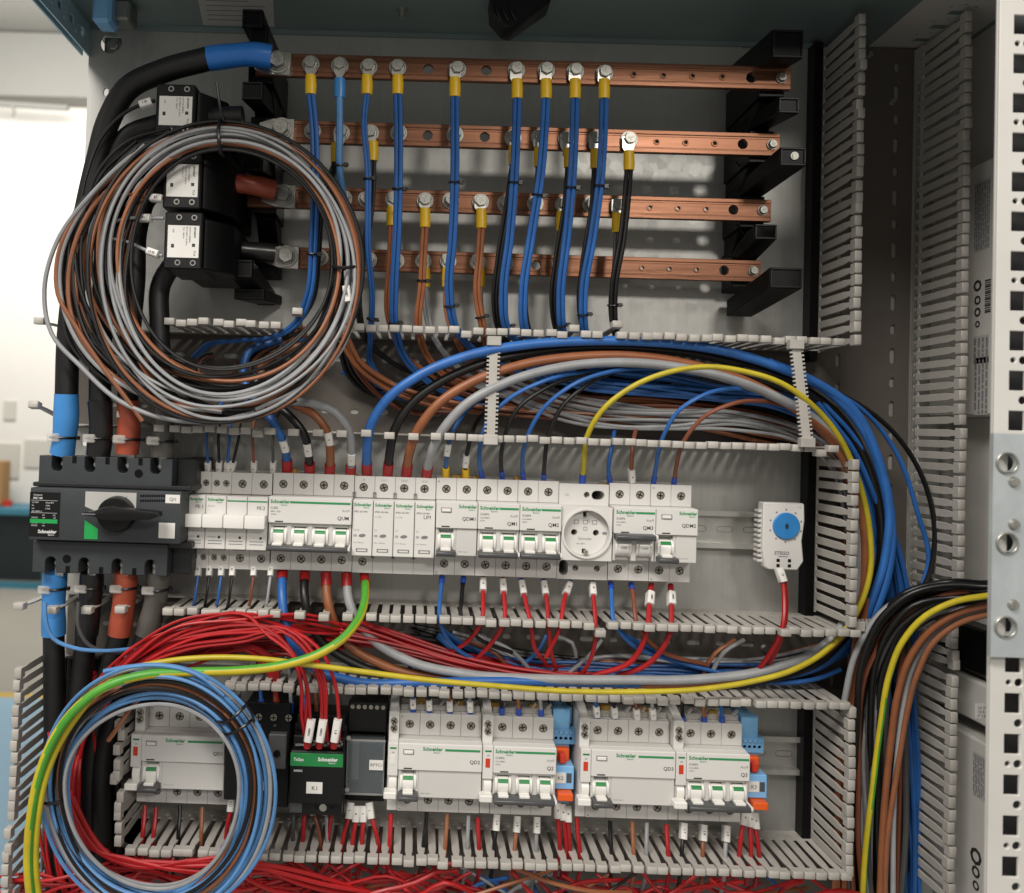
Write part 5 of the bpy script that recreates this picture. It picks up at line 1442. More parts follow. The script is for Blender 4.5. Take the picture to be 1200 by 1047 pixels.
# ---------------------------------------------------------------- heavy cables at the left
def heavy(pts, r, label, parts):
    """parts: list of (material, i0, i1, name) over the control points"""
    pp = PT(pts)
    t = empty('heavy_cable', pp[0], label, 'heavy cable', 'heavy black supply cables')
    for (m, a, b, nm, rr) in parts:
        seg_ = pp[max(0, a):b + 1]
        path = smooth_path(seg_, 5)
        k = len(path)
        rad = [rr * (1 + 0.03 * math.sin(i * 0.9 + a)) if m.startswith('shrink') else rr for i in range(k)]
        MB().tube(path, rr, 16, raw=True, radii=rad).build(nm, m, t)
    return t
HC = [(318, 67, 96), (296, 64, 98), (268, 66, 98), (244, 69, 98), (190, 84, 98), (150, 104, 96), (128, 140, 92), (114, 190, 88), (98, 262, 84), (86, 340, 80), (80, 400, 78), (78, 462, 76), (77, 500, 74), (73, 532, 70)]
heavy(HC, 9.5, 'thickest black cable down the left edge with blue sleeves at both ends', [('heavy_cable', 3, 11, 'cable_jacket', 9.6), ('shrink_blue', 0, 3, 'heat_shrink', 9.8), ('shrink_lightblue', 11, 13, 'heat_shrink', 10.2)])
heavy([(285, 138, 92), (240, 140, 92), (185, 148, 88), (150, 162, 84), (132, 192, 82), (126, 250, 80), (122, 330, 78), (118, 400, 76), (117, 470, 74), (118, 505, 72), (115, 534, 70)], 9.5, 'second heavy black cable, from the top current transformer down to the switch', [('heavy_cable', 0, 8, 'cable_jacket', 9.4), ('shrink_black', 8, 10, 'heat_shrink', 10.2)])
heavy([(322, 223, 60), (300, 218, 66), (262, 214, 76), (235, 214, 80), (196, 218, 80), (172, 232, 78), (162, 262, 76), (158, 330, 74), (152, 400, 72), (150, 470, 72), (151, 505, 71), (149, 532, 70)], 9, 'third heavy cable with red-brown sleeves, from the middle transformer to the switch', [('heavy_cable', 3, 9, 'cable_jacket', 8.8), ('shrink_brown', 0, 3, 'heat_shrink', 8.6), ('shrink_brown', 9, 11, 'heat_shrink', 9.6)])
heavy([(322, 297, 44), (290, 294, 50), (255, 290, 60), (232, 292, 66), (205, 308, 68), (190, 330, 68), (187, 380, 70), (190, 440, 70), (192, 475, 70), (192, 505, 70), (190, 536, 70)], 9, 'fourth heavy cable with dark grey sleeves, from the lowest transformer to the switch', [('heavy_cable', 3, 8, 'cable_jacket', 8.6), ('shrink_black', 0, 3, 'heat_shrink', 8.4), ('shrink_grey', 8, 10, 'heat_shrink', 9.4)])
for (xs, m, lab) in (((65, 63, 63, 64, 66), 'shrink_lightblue', 'blue'), ((108, 106, 101, 90, 90), 'shrink_black', 'black'), ((148, 146, 140, 110, 108), 'shrink_brown', 'red-brown'), ((186, 183, 172, 126, 122), 'shrink_grey', 'dark grey')):
    heavy([(xs[0], 670, 60), (xs[1], 700, 56), (xs[2], 744, 54), (xs[3], 860, 54), (xs[4], 1080, 54)], 9, 'heavy black cable with a %s sleeve leaving the bottom of the main switch' % lab, [('heavy_cable', 2, 4, 'cable_jacket', 9.0), (m, 0, 2, 'heat_shrink', 10.0)])
for (x, y) in ((75, 513), (116, 514), (151, 515), (190, 517), (64, 689), (106, 688), (147, 688), (184, 690)):
    c = P(x, y, 72 if y < 600 else 57)
    t = empty('zip_tie', c, 'black zip tie with a clear clip round the %s sleeve %s the main switch' % ({75: 'blue', 64: 'blue', 116: 'black', 106: 'black', 151: 'red-brown', 147: 'red-brown', 190: 'grey', 184: 'grey'}[x], 'above' if y < 600 else 'below'), 'zip tie')
    path = [(c[0], c[1], c[2] + 3), c, (c[0], c[1], c[2] - 3)]
    tie_ring(t, path, 0.5, (11, 11), 1.2)
    m2 = MB().box(c[0] - 10, c[0] + 1, c[1] + 10, c[1] + 12, c[2] - 3.6, c[2] + 3.6); m2.build('clear_clip', 'tie_clear', t, 1)
c0 = P(66, 640, 60)
wire('lightblue', 1.7, [(53, 706, 86), (54, 728, 86), (62, 748, 84), (85, 759, 82), (120, 763, 78), (160, 760, 60), (190, 757, 40)], 'thin light blue wire looping under the main switch at far left')
wire('dkgrey', 1.6, [(92, 706, 84), (92, 735, 84), (104, 756, 80), (130, 765, 70), (170, 758, 40)], 'thin dark grey wire looping between the two left heavy cables')
# CT secondary wires
GCT = 'thin wires to the current transformers'
wire('black', 1.5, [(182, 118, 112), (150, 130, 112), (120, 160, 110), (100, 210, 110), (92, 270, 108), (88, 330, 108), (96, 380, 108), (118, 430, 100)], 'thin black wire with a white marker entering the topmost current transformer', GCT, marks=((0.035, 'S2 1', 2.2, 10),), ends=())
wire('black', 1.4, [(200, 150, 118), (150, 166, 116), (116, 200, 114), (98, 260, 112), (96, 330, 110), (110, 390, 108), (136, 440, 100)], 'thin black wire crossing in front of the topmost transformer', GCT)
wire('redbrown', 1.5, [(191, 233, 112), (176, 232, 112), (150, 228, 110), (120, 238, 100)], 'thin brown wire with a clear marker at the middle current transformer', GCT, marks=((0.15, 'S1', 2.2, 10),))
wire('grey', 1.4, [(192, 256, 112), (170, 256, 110), (150, 256, 106), (130, 262, 96)], 'thin grey wire with a marker at the lowest current transformer', GCT, marks=((0.3, '3S1', 2.2, 11),))
wire('grey', 1.4, [(190, 300, 112), (170, 293, 110), (150, 284, 106), (130, 280, 96)], 'lower thin grey wire with a marker at the lowest current transformer', GCT, marks=((0.18, 'L3 S2', 2.2, 10),))

# ---------------------------------------------------------------- upper coil
def coil(name, label, loops, ties, r, depth):
    t = None
    for i, (col, T, R, B, L, h, ph) in enumerate(loops):
        # T: top y, R: right x, B: bottom y, L: left x  (photo pixels); centre column/row given
        cx, cy = ph[0], ph[1]
        pts = []
        n = 44
        for k in range(n + 1):
            a = 2 * math.pi * k / n + ph[2]
            ca, sa = math.cos(a), math.sin(a)
            rx = (R - cx) if ca > 0 else (cx - L)
            ry = (cy - T) if sa > 0 else (B - cy)
            tight = ph[3](a) if ph[3] else 1
            w1 = ph[4] * math.sin(2 * a + ph[5]) + ph[6] * math.sin(3 * a + ph[7])
            hh3 = h + 3 * math.sin(a * 2 + ph[5]) + (depth(a) if depth else 0)
            pts.append((cx + (rx + w1 * tight) * ca, cy - (ry + w1 * tight) * sa, hh3 + k / n * 3))
        pp = PT(pts)
        if t is None: t = empty(name, pp[0], label, 'wire coil')
        MB().tube(pp, r * rnd.uniform(0.9, 1.08), 7, step=7).build('wire_loop', 'wire_' + col, t)
    return t
def tight_top(a):   # 0 near ties (top) -> 1 far
    return min(1, abs(math.sin((a - math.pi / 2) / 2)) * 1.4)
L1 = []
order = ['black', 'brown', 'grey', 'grey', 'grey', 'grey', 'grey', 'brown', 'black', 'black', 'black', 'grey', 'black', 'black', 'black', 'brown', 'black', 'black', 'brown', 'black', 'grey', 'black', 'black', 'brown', 'black', 'black', 'grey', 'black', 'brown', 'black']
for i, c in enumerate(order):
    k = min(i, 9) / 9.0
    back = max(0, i - 9)
    T = 143 + 3.6 * min(i, 9) + rnd.uniform(-1, 1) if i < 10 else 150 + rnd.uniform(0, 26)
    R = 421 - 3.3 * min(i, 9) + rnd.uniform(-1.5, 1.5) if i < 10 else 388 + rnd.uniform(0, 30)
    B = 500 - 7.2 * min(i, 9) + rnd.uniform(-4, 4) if i < 10 else rnd.uniform(425, 496)
    Lx = 104 + 5.0 * min(i, 9) + rnd.uniform(-3, 3) if i < 10 else rnd.uniform(78, 150)
    h = 122 - (i % 3) * 2.0 if i < 10 else 114 - back * 1.3
    L1.append((c, T, R, B, Lx, h, (262 + rnd.uniform(-4, 4), 315 + rnd.uniform(-10, 10), rnd.uniform(0.9, 2.2), tight_top, (rnd.uniform(1, 5) if i < 10 else rnd.uniform(2, 9)), rnd.uniform(0, 6), rnd.uniform(0, 3.5), rnd.uniform(0, 6))))
tc = coil('wire_coil', 'large hanging coil of grey, brown and black wires in front of the current transformers', L1, (), 1.48, None)
def band(t, pts, w=1.5):
    MB().tube(PT(pts), w, 7, step=3).build('cable_tie', 'tie_black', t)
band(tc, [(263, 139, 116), (258, 142, 124), (256, 152, 129), (257, 168, 129), (259, 180, 124), (262, 183, 114)])
MB().tube(PT([(262, 142, 124), (258, 125, 128), (254, 97, 130)]), 1.2, 6).build('tie_tail', 'tie_black', tc)
band(tc, [(389, 308, 110), (392, 313, 124), (402, 314, 128), (415, 313, 126), (421, 311, 116)])
# loose strands left of the coil with free ends
GL = 'loose strands swinging out of the upper wire coil'
wire('grey', 1.9, [(205, 160, 118), (160, 180, 118), (110, 225, 118), (66, 285, 116), (52, 340, 114), (60, 390, 114), (95, 430, 114), (140, 470, 114), (190, 490, 112), (250, 494, 110), (310, 480, 106)], 'outermost grey strand sagging far left of the upper coil', GL)
wire('brown', 1.9, [(150, 190, 116), (95, 245, 116), (68, 300, 116), (68, 345, 116), (90, 385, 116), (120, 430, 116), (150, 470, 114), (167, 494, 112)], 'brown strand ending freely beside the clear clip, left of the coil', GL)
wire('grey', 1.8, [(170, 170, 116), (100, 240, 116), (72, 300, 115), (74, 360, 115), (105, 420, 114), (150, 455, 114), (200, 475, 112), (260, 483, 110)], 'second grey strand inside the outermost one', GL)
wire('brown', 1.9, [(150, 200, 114), (104, 250, 114), (82, 310, 114), (84, 370, 114), (116, 425, 113), (175, 465, 112), (240, 480, 110), (310, 470, 106), (370, 430, 104)], 'brown strand sweeping under the coil', GL)
wire('black', 1.8, [(160, 165, 114), (110, 215, 112), (90, 270, 112), (92, 330, 112), (112, 380, 110), (145, 420, 108), (183, 447, 104)], 'black strand ending inside the left side of the coil', GL)
wire('brown', 1.8, [(175, 185, 112), (125, 240, 112), (115, 300, 110), (130, 370, 110), (160, 415, 108), (185, 452, 104)], 'brown strand ending at the lower left of the coil', GL)
wire('black', 1.8, [(160, 175, 113), (104, 235, 113), (86, 300, 113), (88, 350, 113), (105, 400, 112), (160, 450, 110), (230, 480, 108)], 'black strand running just inside the grey ones', GL)
wire('grey', 1.7, [(405, 318, 118), (407, 345, 120), (412, 375, 120), (400, 410, 118), (360, 450, 114), (300, 480, 112)], 'grey strand with a white marker at the right of the coil', GL, marks=((0.17, 'A801', 2.3, 13),))

for i in range(14):
    o_ = rnd.uniform(-1, 1); b_ = rnd.uniform(-12, 14)
    wire('brown' if i in (4, 9) else 'black', rnd.uniform(1.2, 1.6), [(196 + o_ * 8, 150 + i, 112), (150 + o_ * 8, 184 + b_, 112), (104 + o_ * 14, 248, 112 - i % 4), (82 + o_ * 12 + b_ * 0.3, 320, 112 - i % 4), (98 + o_ * 16, 392 + b_, 110), (140 + o_ * 10, 440 + b_, 108), (205 + b_, 476 + o_ * 9, 106), (280, 490 + o_ * 9, 104), (345, 462 + o_ * 12, 100)], 'thin black or brown strand spilling down the lower left of the upper coil', 'thin strands spilling left of the upper coil', jitter=2.0, seg=7)
# ---------------------------------------------------------------- lower coil
def tight2(a):
    return min(1, 0.25 + abs(math.sin((a - 0.7) / 2)))
L2 = []
order2 = ['lightblue', 'grey', 'lightblue', 'lightblue', 'black', 'brown', 'black', 'lightblue', 'lightblue', 'grey', 'lightblue', 'brown', 'grey', 'lightblue', 'lightblue', 'black', 'lightblue', 'grey', 'lightblue', 'black', 'lightblue', 'grey', 'brown', 'lightblue', 'black', 'grey', 'lightblue', 'lightblue']
for i, c in enumerate(order2):
    if i < 10:
        T, R, B, Lx, h = 779 + 5.0 * i, 322 - 4.6 * i, 1076 - 3.6 * i, 47 + 3.4 * i, 128 - (i % 3) * 3
    else:
        T, R, B, Lx, h = rnd.uniform(784, 824), rnd.uniform(280, 318), rnd.uniform(1040, 1074), rnd.uniform(52, 80), 116 - (i - 10) * 1.6
    T += rnd.uniform(-1, 1); R += rnd.uniform(-1, 1)
    L2.append((c, T, R, B, Lx, h, (186 + rnd.uniform(-3, 3), 922 + rnd.uniform(-6, 6), rnd.uniform(0.6, 1.0), tight2, rnd.uniform(1, 4.5), rnd.uniform(0, 6), rnd.uniform(0, 3), rnd.uniform(0, 6))))
tc2 = coil('wire_coil', 'lower left coil of light blue, grey, brown and black wires before the QD1 device', L2, (), 1.65, None)
band(tc2, [(252, 838, 112), (256, 846, 128), (266, 846, 134), (279, 836, 134), (288, 826, 128), (288, 822, 114)], 1.3)
band(tc2, [(258, 855, 112), (264, 861, 128), (275, 858, 134), (288, 850, 134), (296, 843, 128), (296, 838, 114)], 1.3)
MB().tube(PT([(288, 826, 130), (294, 834, 134), (298, 846, 130)]), 1.1, 6).build('tie_tail', 'tie_black', tc2)
band(tc2, [(40, 937, 118), (44, 940, 130), (56, 942, 134), (70, 940, 134), (77, 936, 122)], 1.3)
wire('brown', 1.8, [(240, 800, 112), (190, 805, 114), (160, 822, 114), (140, 850, 112), (127, 868, 108)], 'short brown wire end sticking out of the lower coil over the duct', 'loose wire ends of the lower coil')
wire('lightblue', 1.9, [(122, 787, 126), (150, 782, 128), (190, 780, 128), (230, 790, 126), (262, 815, 122)], 'light blue wire end at the top of the lower coil', 'loose wire ends of the lower coil')

# ---------------------------------------------------------------- upper device row: thick cables on top
GT = 'thick cables arching through the upper duct'
def ferr(h=2.7, L=12, m='sleeve_red'): return (0, m, L, h)
wire('blue', 4.2, [(430, 557, 41), (430, 530, 62), (434, 500, 76), (452, 470, 82), (490, 441, 84), (545, 418, 82), (610, 405, 78), (680, 400, 74), (760, 401, 70), (840, 410, 66), (910, 430, 62), (970, 458, 60), (1010, 500, 60), (1035, 560, 60), (1044, 620, 58), (1038, 680, 56), (1015, 740, 50)], 'thick blue cable arching highest from the surge arrester across the upper duct', GT, ends=(ferr(4.8, 17),), seg=14)
wire('black', 4.0, [(454, 559, 41), (457, 530, 60), (462, 505, 70), (482, 474, 74), (525, 443, 74), (580, 422, 70), (650, 410, 64), (740, 408, 60), (840, 420, 54), (920, 445, 52), (985, 490, 50), (1022, 560, 50), (1034, 640, 50), (1022, 710, 46)], 'thick black cable right of the arching blue one', GT, ends=(ferr(4.7, 17),), seg=14)
wire('orange', 4.1, [(476, 561, 41), (480, 530, 62), (489, 505, 74), (512, 475, 78), (555, 447, 78), (610, 428, 74), (680, 418, 70), (750, 418, 66), (820, 430, 62), (880, 450, 60), (940, 485, 60), (985, 530, 62), (1008, 590, 62), (1014, 650, 60), (1008, 700, 56), (985, 745, 52), (930, 782, 50), (850, 798, 50), (760, 802, 48), (640, 800, 46), (540, 796, 46), (450, 780, 46), (405, 752, 46), (384, 705, 52), (382, 674, 42)], 'thick orange-brown cable sweeping through the upper duct and back to the four-pole breaker', GT, ends=(ferr(4.8, 17), (1, 'sleeve_red', 10, 4.8)), seg=14)
wire('grey', 4.1, [(499, 563, 41), (504, 535, 62), (515, 510, 74), (545, 475, 80), (590, 450, 80), (650, 432, 76), (720, 425, 72), (790, 430, 68), (850, 443, 66), (910, 466, 62), (955, 492, 60), (990, 535, 58), (1006, 600, 58), (1006, 660, 56), (1000, 710, 54), (965, 758, 54), (900, 785, 54), (820, 796, 54), (730, 797, 54), (640, 796, 54), (545, 790, 54), (480, 775, 54), (432, 745, 54), (409, 705, 52), (406, 675, 42)], 'thick grey cable right of the orange-brown one, returning to the four-pole breaker', GT, ends=(ferr(4.8, 17), (1, 'sleeve_red', 10, 4.8)), seg=14)
GQ = 'thick cables into the top of the four-pole breaker QUM'
for (c, x, pts, lab) in (('blue', 336, [(337, 556, 41), (336, 540, 48), (331, 515, 64), (320, 495, 66), (300, 470, 50), (285, 440, 40), (290, 415, 36), (330, 398, 30)], 'thick blue cable into the first pole of the four-pole breaker'),
                    ('black', 362, [(363, 557, 41), (362, 535, 56), (356, 508, 66), (340, 488, 66), (310, 465, 50), (300, 430, 36), (330, 408, 28)], 'thick black cable into the second pole of the four-pole breaker'),
                    ('orange', 386, [(386, 559, 41), (387, 530, 60), (383, 505, 70), (368, 486, 72), (348, 476, 66), (320, 455, 50), (305, 430, 40), (330, 412, 32), (370, 400, 26)], 'thick orange-brown cable into the third pole of the four-pole breaker'),
                    ('grey', 411, [(410, 560, 41), (412, 530, 62), (408, 503, 74), (392, 483, 78), (365, 473, 74), (335, 470, 64), (300, 450, 46)], 'thick grey cable into the fourth pole of the four-pole breaker')):
    wire(c, 3.7, pts, lab, GQ, ends=(ferr(4.8, 15),), marks=((0.2, {'blue': '5', 'black': '6', 'orange': '2', 'grey': '1'}[c], 2.6, 12),), seg=12)
GB = 'thick cables leaving the bottom of the four-pole breaker QUM'
wire('blue', 4.0, [(331, 671, 42), (331, 700, 60), (334, 730, 66), (346, 758, 66), (368, 783, 64), (410, 798, 62), (500, 800, 60), (600, 798, 56), (700, 800, 50), (820, 802, 46), (900, 795, 44), (970, 775, 42), (1010, 735, 40)], 'thick blue cable leaving the first pole of the four-pole breaker downwards', GB, ends=(ferr(4.8, 8),), seg=14)
wire('black', 3.9, [(357, 673, 42), (357, 700, 58), (362, 728, 58), (380, 755, 52), (420, 780, 48), (500, 798, 46), (620, 806, 44), (760, 808, 44), (880, 800, 44), (960, 775, 44), (1000, 735, 42)], 'thick black cable leaving the second pole of the four-pole breaker downwards', GB, ends=(ferr(4.7, 8),), seg=14)
wire('yellow', 3.6, [(427, 675, 42), (428, 700, 62), (420, 726, 84), (400, 750, 100), (370, 768, 108), (330, 780, 112), (280, 786, 118), (220, 788, 124), (165, 792, 132), (118, 808, 138), (84, 836, 142), (60, 872, 142), (45, 912, 140), (36, 960, 138), (33, 1010, 134), (38, 1070, 130)], 'thick green and yellow earth cable from the surge arrester curving around the lower coil', 'green and yellow earth cables', split=(1.5, 1.7, 0.075), seg=16, ends=(ferr(4.2, 8),))
wire('yellow', 2.35, [(48, 1070, 128), (42, 1010, 132), (45, 960, 136), (54, 912, 138), (70, 872, 138), (92, 838, 136), (120, 806, 130), (150, 786, 122), (190, 776, 114), (240, 771, 110), (300, 772, 108), (360, 779, 106), (430, 788, 102), (500, 797, 98), (580, 804, 94), (660, 810, 92), (740, 811, 90), (820, 808, 88), (880, 799, 84), (930, 785, 80), (965, 765, 74), (988, 742, 68), (1008, 710, 66), (1020, 670, 66), (1019, 620, 66), (1005, 560, 70), (985, 515, 76), (955, 478, 82), (915, 449, 86), (870, 435, 86), (830, 430, 86), (785, 436, 84), (740, 454, 80), (705, 482, 74), (688, 512, 64), (684, 545, 52), (682, 570, 46)], 'long yellow earth wire from the lower coil along the middle duct up to the socket', 'green and yellow earth cables', ends=((1, 'sleeve_blue', 11, 2.9),), seg=12)

# thin wires into the tops of row 1
GR = 'thin wires entering the upper device row from above'
for (c, pts, lab, e, mk) in (
    ('blue', [(522, 562, 42), (523, 540, 56), (528, 512, 68), (540, 490, 60), (560, 470, 40), (600, 450, 26)], 'blue wire with a yellow sleeve into the left pole of QDM1', ('sleeve_yellow', 14, 3.3), '3'),
    ('black', [(546, 563, 42), (546, 540, 56), (552, 512, 66), (562, 490, 46), (590, 470, 26)], 'black wire with a yellow sleeve into the right pole of QDM1', ('sleeve_yellow', 14, 3.3), '2'),
    ('blue', [(566, 563, 42), (562, 545, 54), (564, 515, 66), (574, 490, 74), (596, 468, 80), (640, 446, 78), (690, 436, 60), (760, 440, 40)], 'blue wire into the left pole of QM1', ('sleeve_blue', 12, 2.4), None),
    ('black', [(589, 564, 42), (587, 540, 56), (592, 510, 70), (606, 480, 76), (640, 455, 74), (690, 438, 60), (740, 430, 40)], 'black wire into the right pole of QM1', ('sleeve_blue', 12, 2.4), None),
    ('blue', [(614, 566, 42), (612, 545, 54), (618, 512, 70), (636, 480, 80), (670, 452, 82), (710, 437, 74), (760, 432, 56), (820, 440, 40)], 'blue wire into the left pole of QM2', ('sleeve_blue', 12, 2.4), None),
    ('black', [(637, 567, 42), (638, 545, 56), (643, 510, 70), (660, 475, 76), (690, 450, 74), (720, 436, 60), (780, 430, 40)], 'black wire into the right pole of QM2', ('sleeve_blue', 12, 2.4), None),
    ('blue', [(716, 571, 42), (713, 550, 50), (718, 520, 50), (720, 505, 30)], 'blue wire into the left pole of QM3', ('sleeve_blue', 12, 2.4), None),
    ('redbrown', [(741, 572, 42), (740, 550, 50), (742, 520, 50), (746, 500, 30)], 'brown wire with a clear marker into the right pole of QM3', ('sleeve_blue', 12, 2.4), '4'),
    ('blue', [(765, 573, 42), (770, 540, 56), (777, 512, 72), (795, 482, 82), (825, 463, 82), (855, 456, 70), (900, 462, 46)], 'blue wire arching into the left pole of QDM2', ('sleeve_blue', 12, 2.4), None),
    ('redbrown', [(789, 573, 42), (793, 545, 56), (802, 516, 72), (826, 488, 80), (860, 473, 78), (890, 470, 64), (930, 478, 44)], 'brown wire arching into the right pole of QDM2', ('sleeve_blue', 12, 2.4), None)):
    wire(c, 1.85, pts, lab, GR, ends=((0,) + e,), marks=((0.25, mk, 2.0, 12),) if mk else ())
for (x, c, dx, mk) in ((244, 'blue', -2, '1'), (257, 'black', -1, '2'), (266, 'blue', 3, '3'), (271, 'black', 9, '4'), (298, 'redbrown', -2, '5'), (320, 'dkgrey', 0, '6')):
    wire(c, 1.3, [(x, 555, 42), (x + dx * 0.3, 540, 52), (x + dx, 512, 56), (x + dx + 2, 495, 50), (x + dx + 20, 470, 30)], 'thin %s wire with a white marker above the fuse switches, marker %s' % ({'redbrown': 'brown', 'dkgrey': 'grey'}.get(c, c), mk), 'marked wires above the fuse switches', ends=((0, 'sleeve_red', 5, 2.1),), marks=((0.16, mk, 1.8, 12),))
for i, (x, c, mk) in enumerate(((232, 'blue', '07'), (245, 'black', '08'), (259, 'blue', '09'), (272, 'black', '10'), (297, 'redbrown', '11'), (317, 'grey', '12'))):
    wire(c, 1.3, [(x + 1, 661, 46), (x, 675, 50), (x - 2, 690, 54), (x - 4, 706, 54), (x - 10, 725, 40), (x + 5, 750, 20)], 'thin %s wire with a white marker below the fuse switches, marker %s' % ({'redbrown': 'brown'}.get(c, c), mk), 'marked wires below the fuse switches', marks=((0.13, mk, 1.8, 11),))
# bus bridge stubs (amber) between the breaker tops
for (x, y) in ((536, 560), (560, 561), (609, 562), (708, 570), (775, 571), (342, 553), (413, 558)):
    c = P(x, y, 40)
    meta(MB().box(c[0] - 5, c[0] + 5, 36, 42, c[2] - 2.5, c[2] + 2.5).build('comb_busbar', 'busbar_amber', None, 0.6), 'amber comb busbar end on the upper row near %s' % {536: 'the two yellow sleeves', 560: 'the left edge of QM1', 609: 'the left edge of QM2', 708: 'the left edge of QM3', 775: 'the left pole of QDM2', 342: 'the first thick red sleeve', 413: 'the fourth thick red sleeve'}[x], 'comb busbar')
# bottom of row 1
GRB = 'wires leaving the bottom of the upper device row'
rowb = [('blue', 'blue', 518, [(516, 700), (515, 724), (525, 750), (560, 775), (640, 790)], None, 'left pole of QDM1'),
        ('blackx', 'black', 543, [(541, 700), (540, 722), (560, 748), (600, 765)], None, 'right pole of QDM1'),
        ('rm', 'red', 566, [(566, 700), (565, 726), (550, 750), (522, 768)], '15', 'left pole of QM1'),
        ('rm', 'red', 589, [(591, 702), (591, 728), (575, 755), (556, 775)], '15', 'right pole of QM1'),
        ('rm', 'red', 611, [(616, 706), (622, 730), (626, 758), (640, 778)], '15', 'left pole of QM2'),
        ('rm', 'red', 637, [(641, 706), (643, 735), (646, 765), (652, 785)], '15', 'right pole of QM2'),
        ('rm', 'red', 667, [(661, 704), (656, 735), (640, 770)], 'A', 'left side of the socket'),
        ('rm', 'red', 694, [(696, 706), (698, 738), (695, 765), (683, 790)], '10', 'right side of the socket'),
        ('blue', 'blue', 716, [(717, 705), (719, 728), (740, 755), (790, 775), (850, 790)], None, 'left pole of QM3'),
        ('br', 'redbrown', 740, [(743, 705), (746, 730), (770, 760), (830, 780)], None, 'right pole of QM3'),
        ('rs', 'red', 763, [(761, 710), (758, 740), (740, 775), (695, 792)], 'A801', 'left pole of QDM2'),
        ('rs', 'red', 786, [(787, 710), (784, 745), (760, 778), (722, 793)], 'A802', 'right pole of QDM2')]
for (k, c, x, pts, mk, lab) in rowb:
    y0 = 676 + (x - 518) * 0.037
    n = len(pts)
    pp = [(x, y0 + 2, 42)] + [(a, b, [56, 68, 60, 46, 34][j]) for j, (a, b) in enumerate(pts)]
    r = 1.9 if k != 'rs' else 2.3
    wire(c, r, pp, '%s wire leaving the %s, bottom of the upper row' % ({'redbrown': 'brown'}.get(c, c), lab), GRB, ends=((0, 'sleeve_blue' if k in ('blue', 'blackx', 'br') or x > 600 and k != 'rs' else 'sleeve_red', 5, 2.6),), marks=((0.14, mk, r + .2, 13),) if mk else ())
wire('red', 2.2, [(913, 668, 60), (917, 680, 62), (919, 700, 66), (917, 735, 74), (905, 762, 66), (885, 790, 50)], 'red wire hanging from the thermostat into the middle duct', GRB, marks=((0.08, '17', 2.4, 12),))
wire('red', 2.2, [(914, 668, 58), (919, 682, 60), (921, 705, 62), (919, 735, 70), (908, 765, 60), (893, 790, 46)], 'second red wire behind the first one below the thermostat', GRB)

# ---------------------------------------------------------------- bundles
def bundle(n, cols, key, spread, r, label, group, jit=1.6, hs=4.0, name=None):
    for i in range(n):
        c = cols[i % len(cols)] if isinstance(cols, list) else cols
        o1, o2, o3 = rnd.uniform(-1, 1), rnd.uniform(-1, 1), rnd.uniform(-1, 1)
        pts = []
        m_ = len(key)
        for j, (x, y, h) in enumerate(key):
            s = spread[j] if isinstance(spread, list) else spread
            f = j / (m_ - 1)
            o = o1 * (1 - f) + o2 * f
            x0, y0 = key[max(0, j - 1)][:2]; x1, y1 = key[min(m_ - 1, j + 1)][:2]
            l = math.hypot(x1 - x0, y1 - y0) or 1
            nx, ny = -(y1 - y0) / l, (x1 - x0) / l
            pts.append((x + nx * o * s, y + ny * o * s, max(4, h + o3 * hs + rnd.uniform(-1, 1))))
        wire(c, r, pts, label, group, jitter=jit, step=8.0, seg=7)
# upper duct horizontal bundle
bundle(14, 'blue', [(620, 420, 40), (690, 440, 38), (760, 452, 40), (840, 462, 42), (910, 470, 44), (970, 500, 42), (1010, 555, 40), (1030, 640, 38), (1040, 740, 34), (1052, 850, 30), (1060, 960, 28), (1064, 1080, 26)], [12, 18, 20, 15, 13, 14, 16, 18, 16, 14, 12, 12], 1.7, 'blue wire of the bundle through the upper duct and down the right vertical duct', 'blue wires bundled in the upper duct')
bundle(14, 'grey', [(560, 440, 24), (620, 462, 26), (700, 482, 30), (780, 490, 32), (860, 490, 34), (930, 505, 34), (985, 545, 30), (1005, 620, 26), (1010, 720, 22), (1020, 850, 20), (1030, 1080, 18)], [14, 16, 20, 16, 13, 12, 12, 14, 14, 14, 14], 1.6, 'grey wire of the bundle through the upper duct and down the right vertical duct', 'grey wires bundled in the upper duct')
bundle(12, ['orange', 'redbrown'], [(520, 445, 20), (600, 465, 22), (700, 478, 26), (790, 482, 28), (880, 490, 30), (950, 520, 30), (990, 560, 28), (1000, 640, 26), (1004, 740, 24), (1010, 880, 22), (1016, 1080, 20)], [14, 16, 18, 14, 12, 12, 12, 12, 14, 14, 14], 1.6, 'brown wire of the bundle through the upper duct and down the right vertical duct', 'brown wires bundled in the upper duct')
bundle(13, 'black', [(600, 415, 14), (700, 440, 16), (800, 455, 18), (900, 470, 20), (970, 505, 22), (1015, 570, 22), (1030, 660, 22), (1030, 760, 22), (1035, 900, 20), (1040, 1080, 18)], [14, 26, 30, 24, 20, 18, 22, 24, 24, 22], 2.2, 'black wire of the bundle through the upper duct and down the right vertical duct', 'black wires bundled in the upper duct')
bundle(4, 'orange', [(400, 400, 60), (415, 425, 50), (450, 452, 36), (520, 475, 28), (600, 484, 26), (700, 490, 24), (800, 496, 24), (930, 520, 24)], [10, 8, 7, 6, 6, 5, 5, 5], 1.9, 'brown wire leaving the coil side and running low in the upper duct', 'brown wires low in the upper duct', jit=0.8)
bundle(3, 'redbrown', [(400, 380, 50), (412, 420, 40), (440, 460, 20), (480, 485, 14), (540, 482, 12), (620, 470, 12)], 6, 1.5, 'thin brown wire curving out of the coil into the upper duct', 'thin brown wires in the upper duct', jit=0.8)
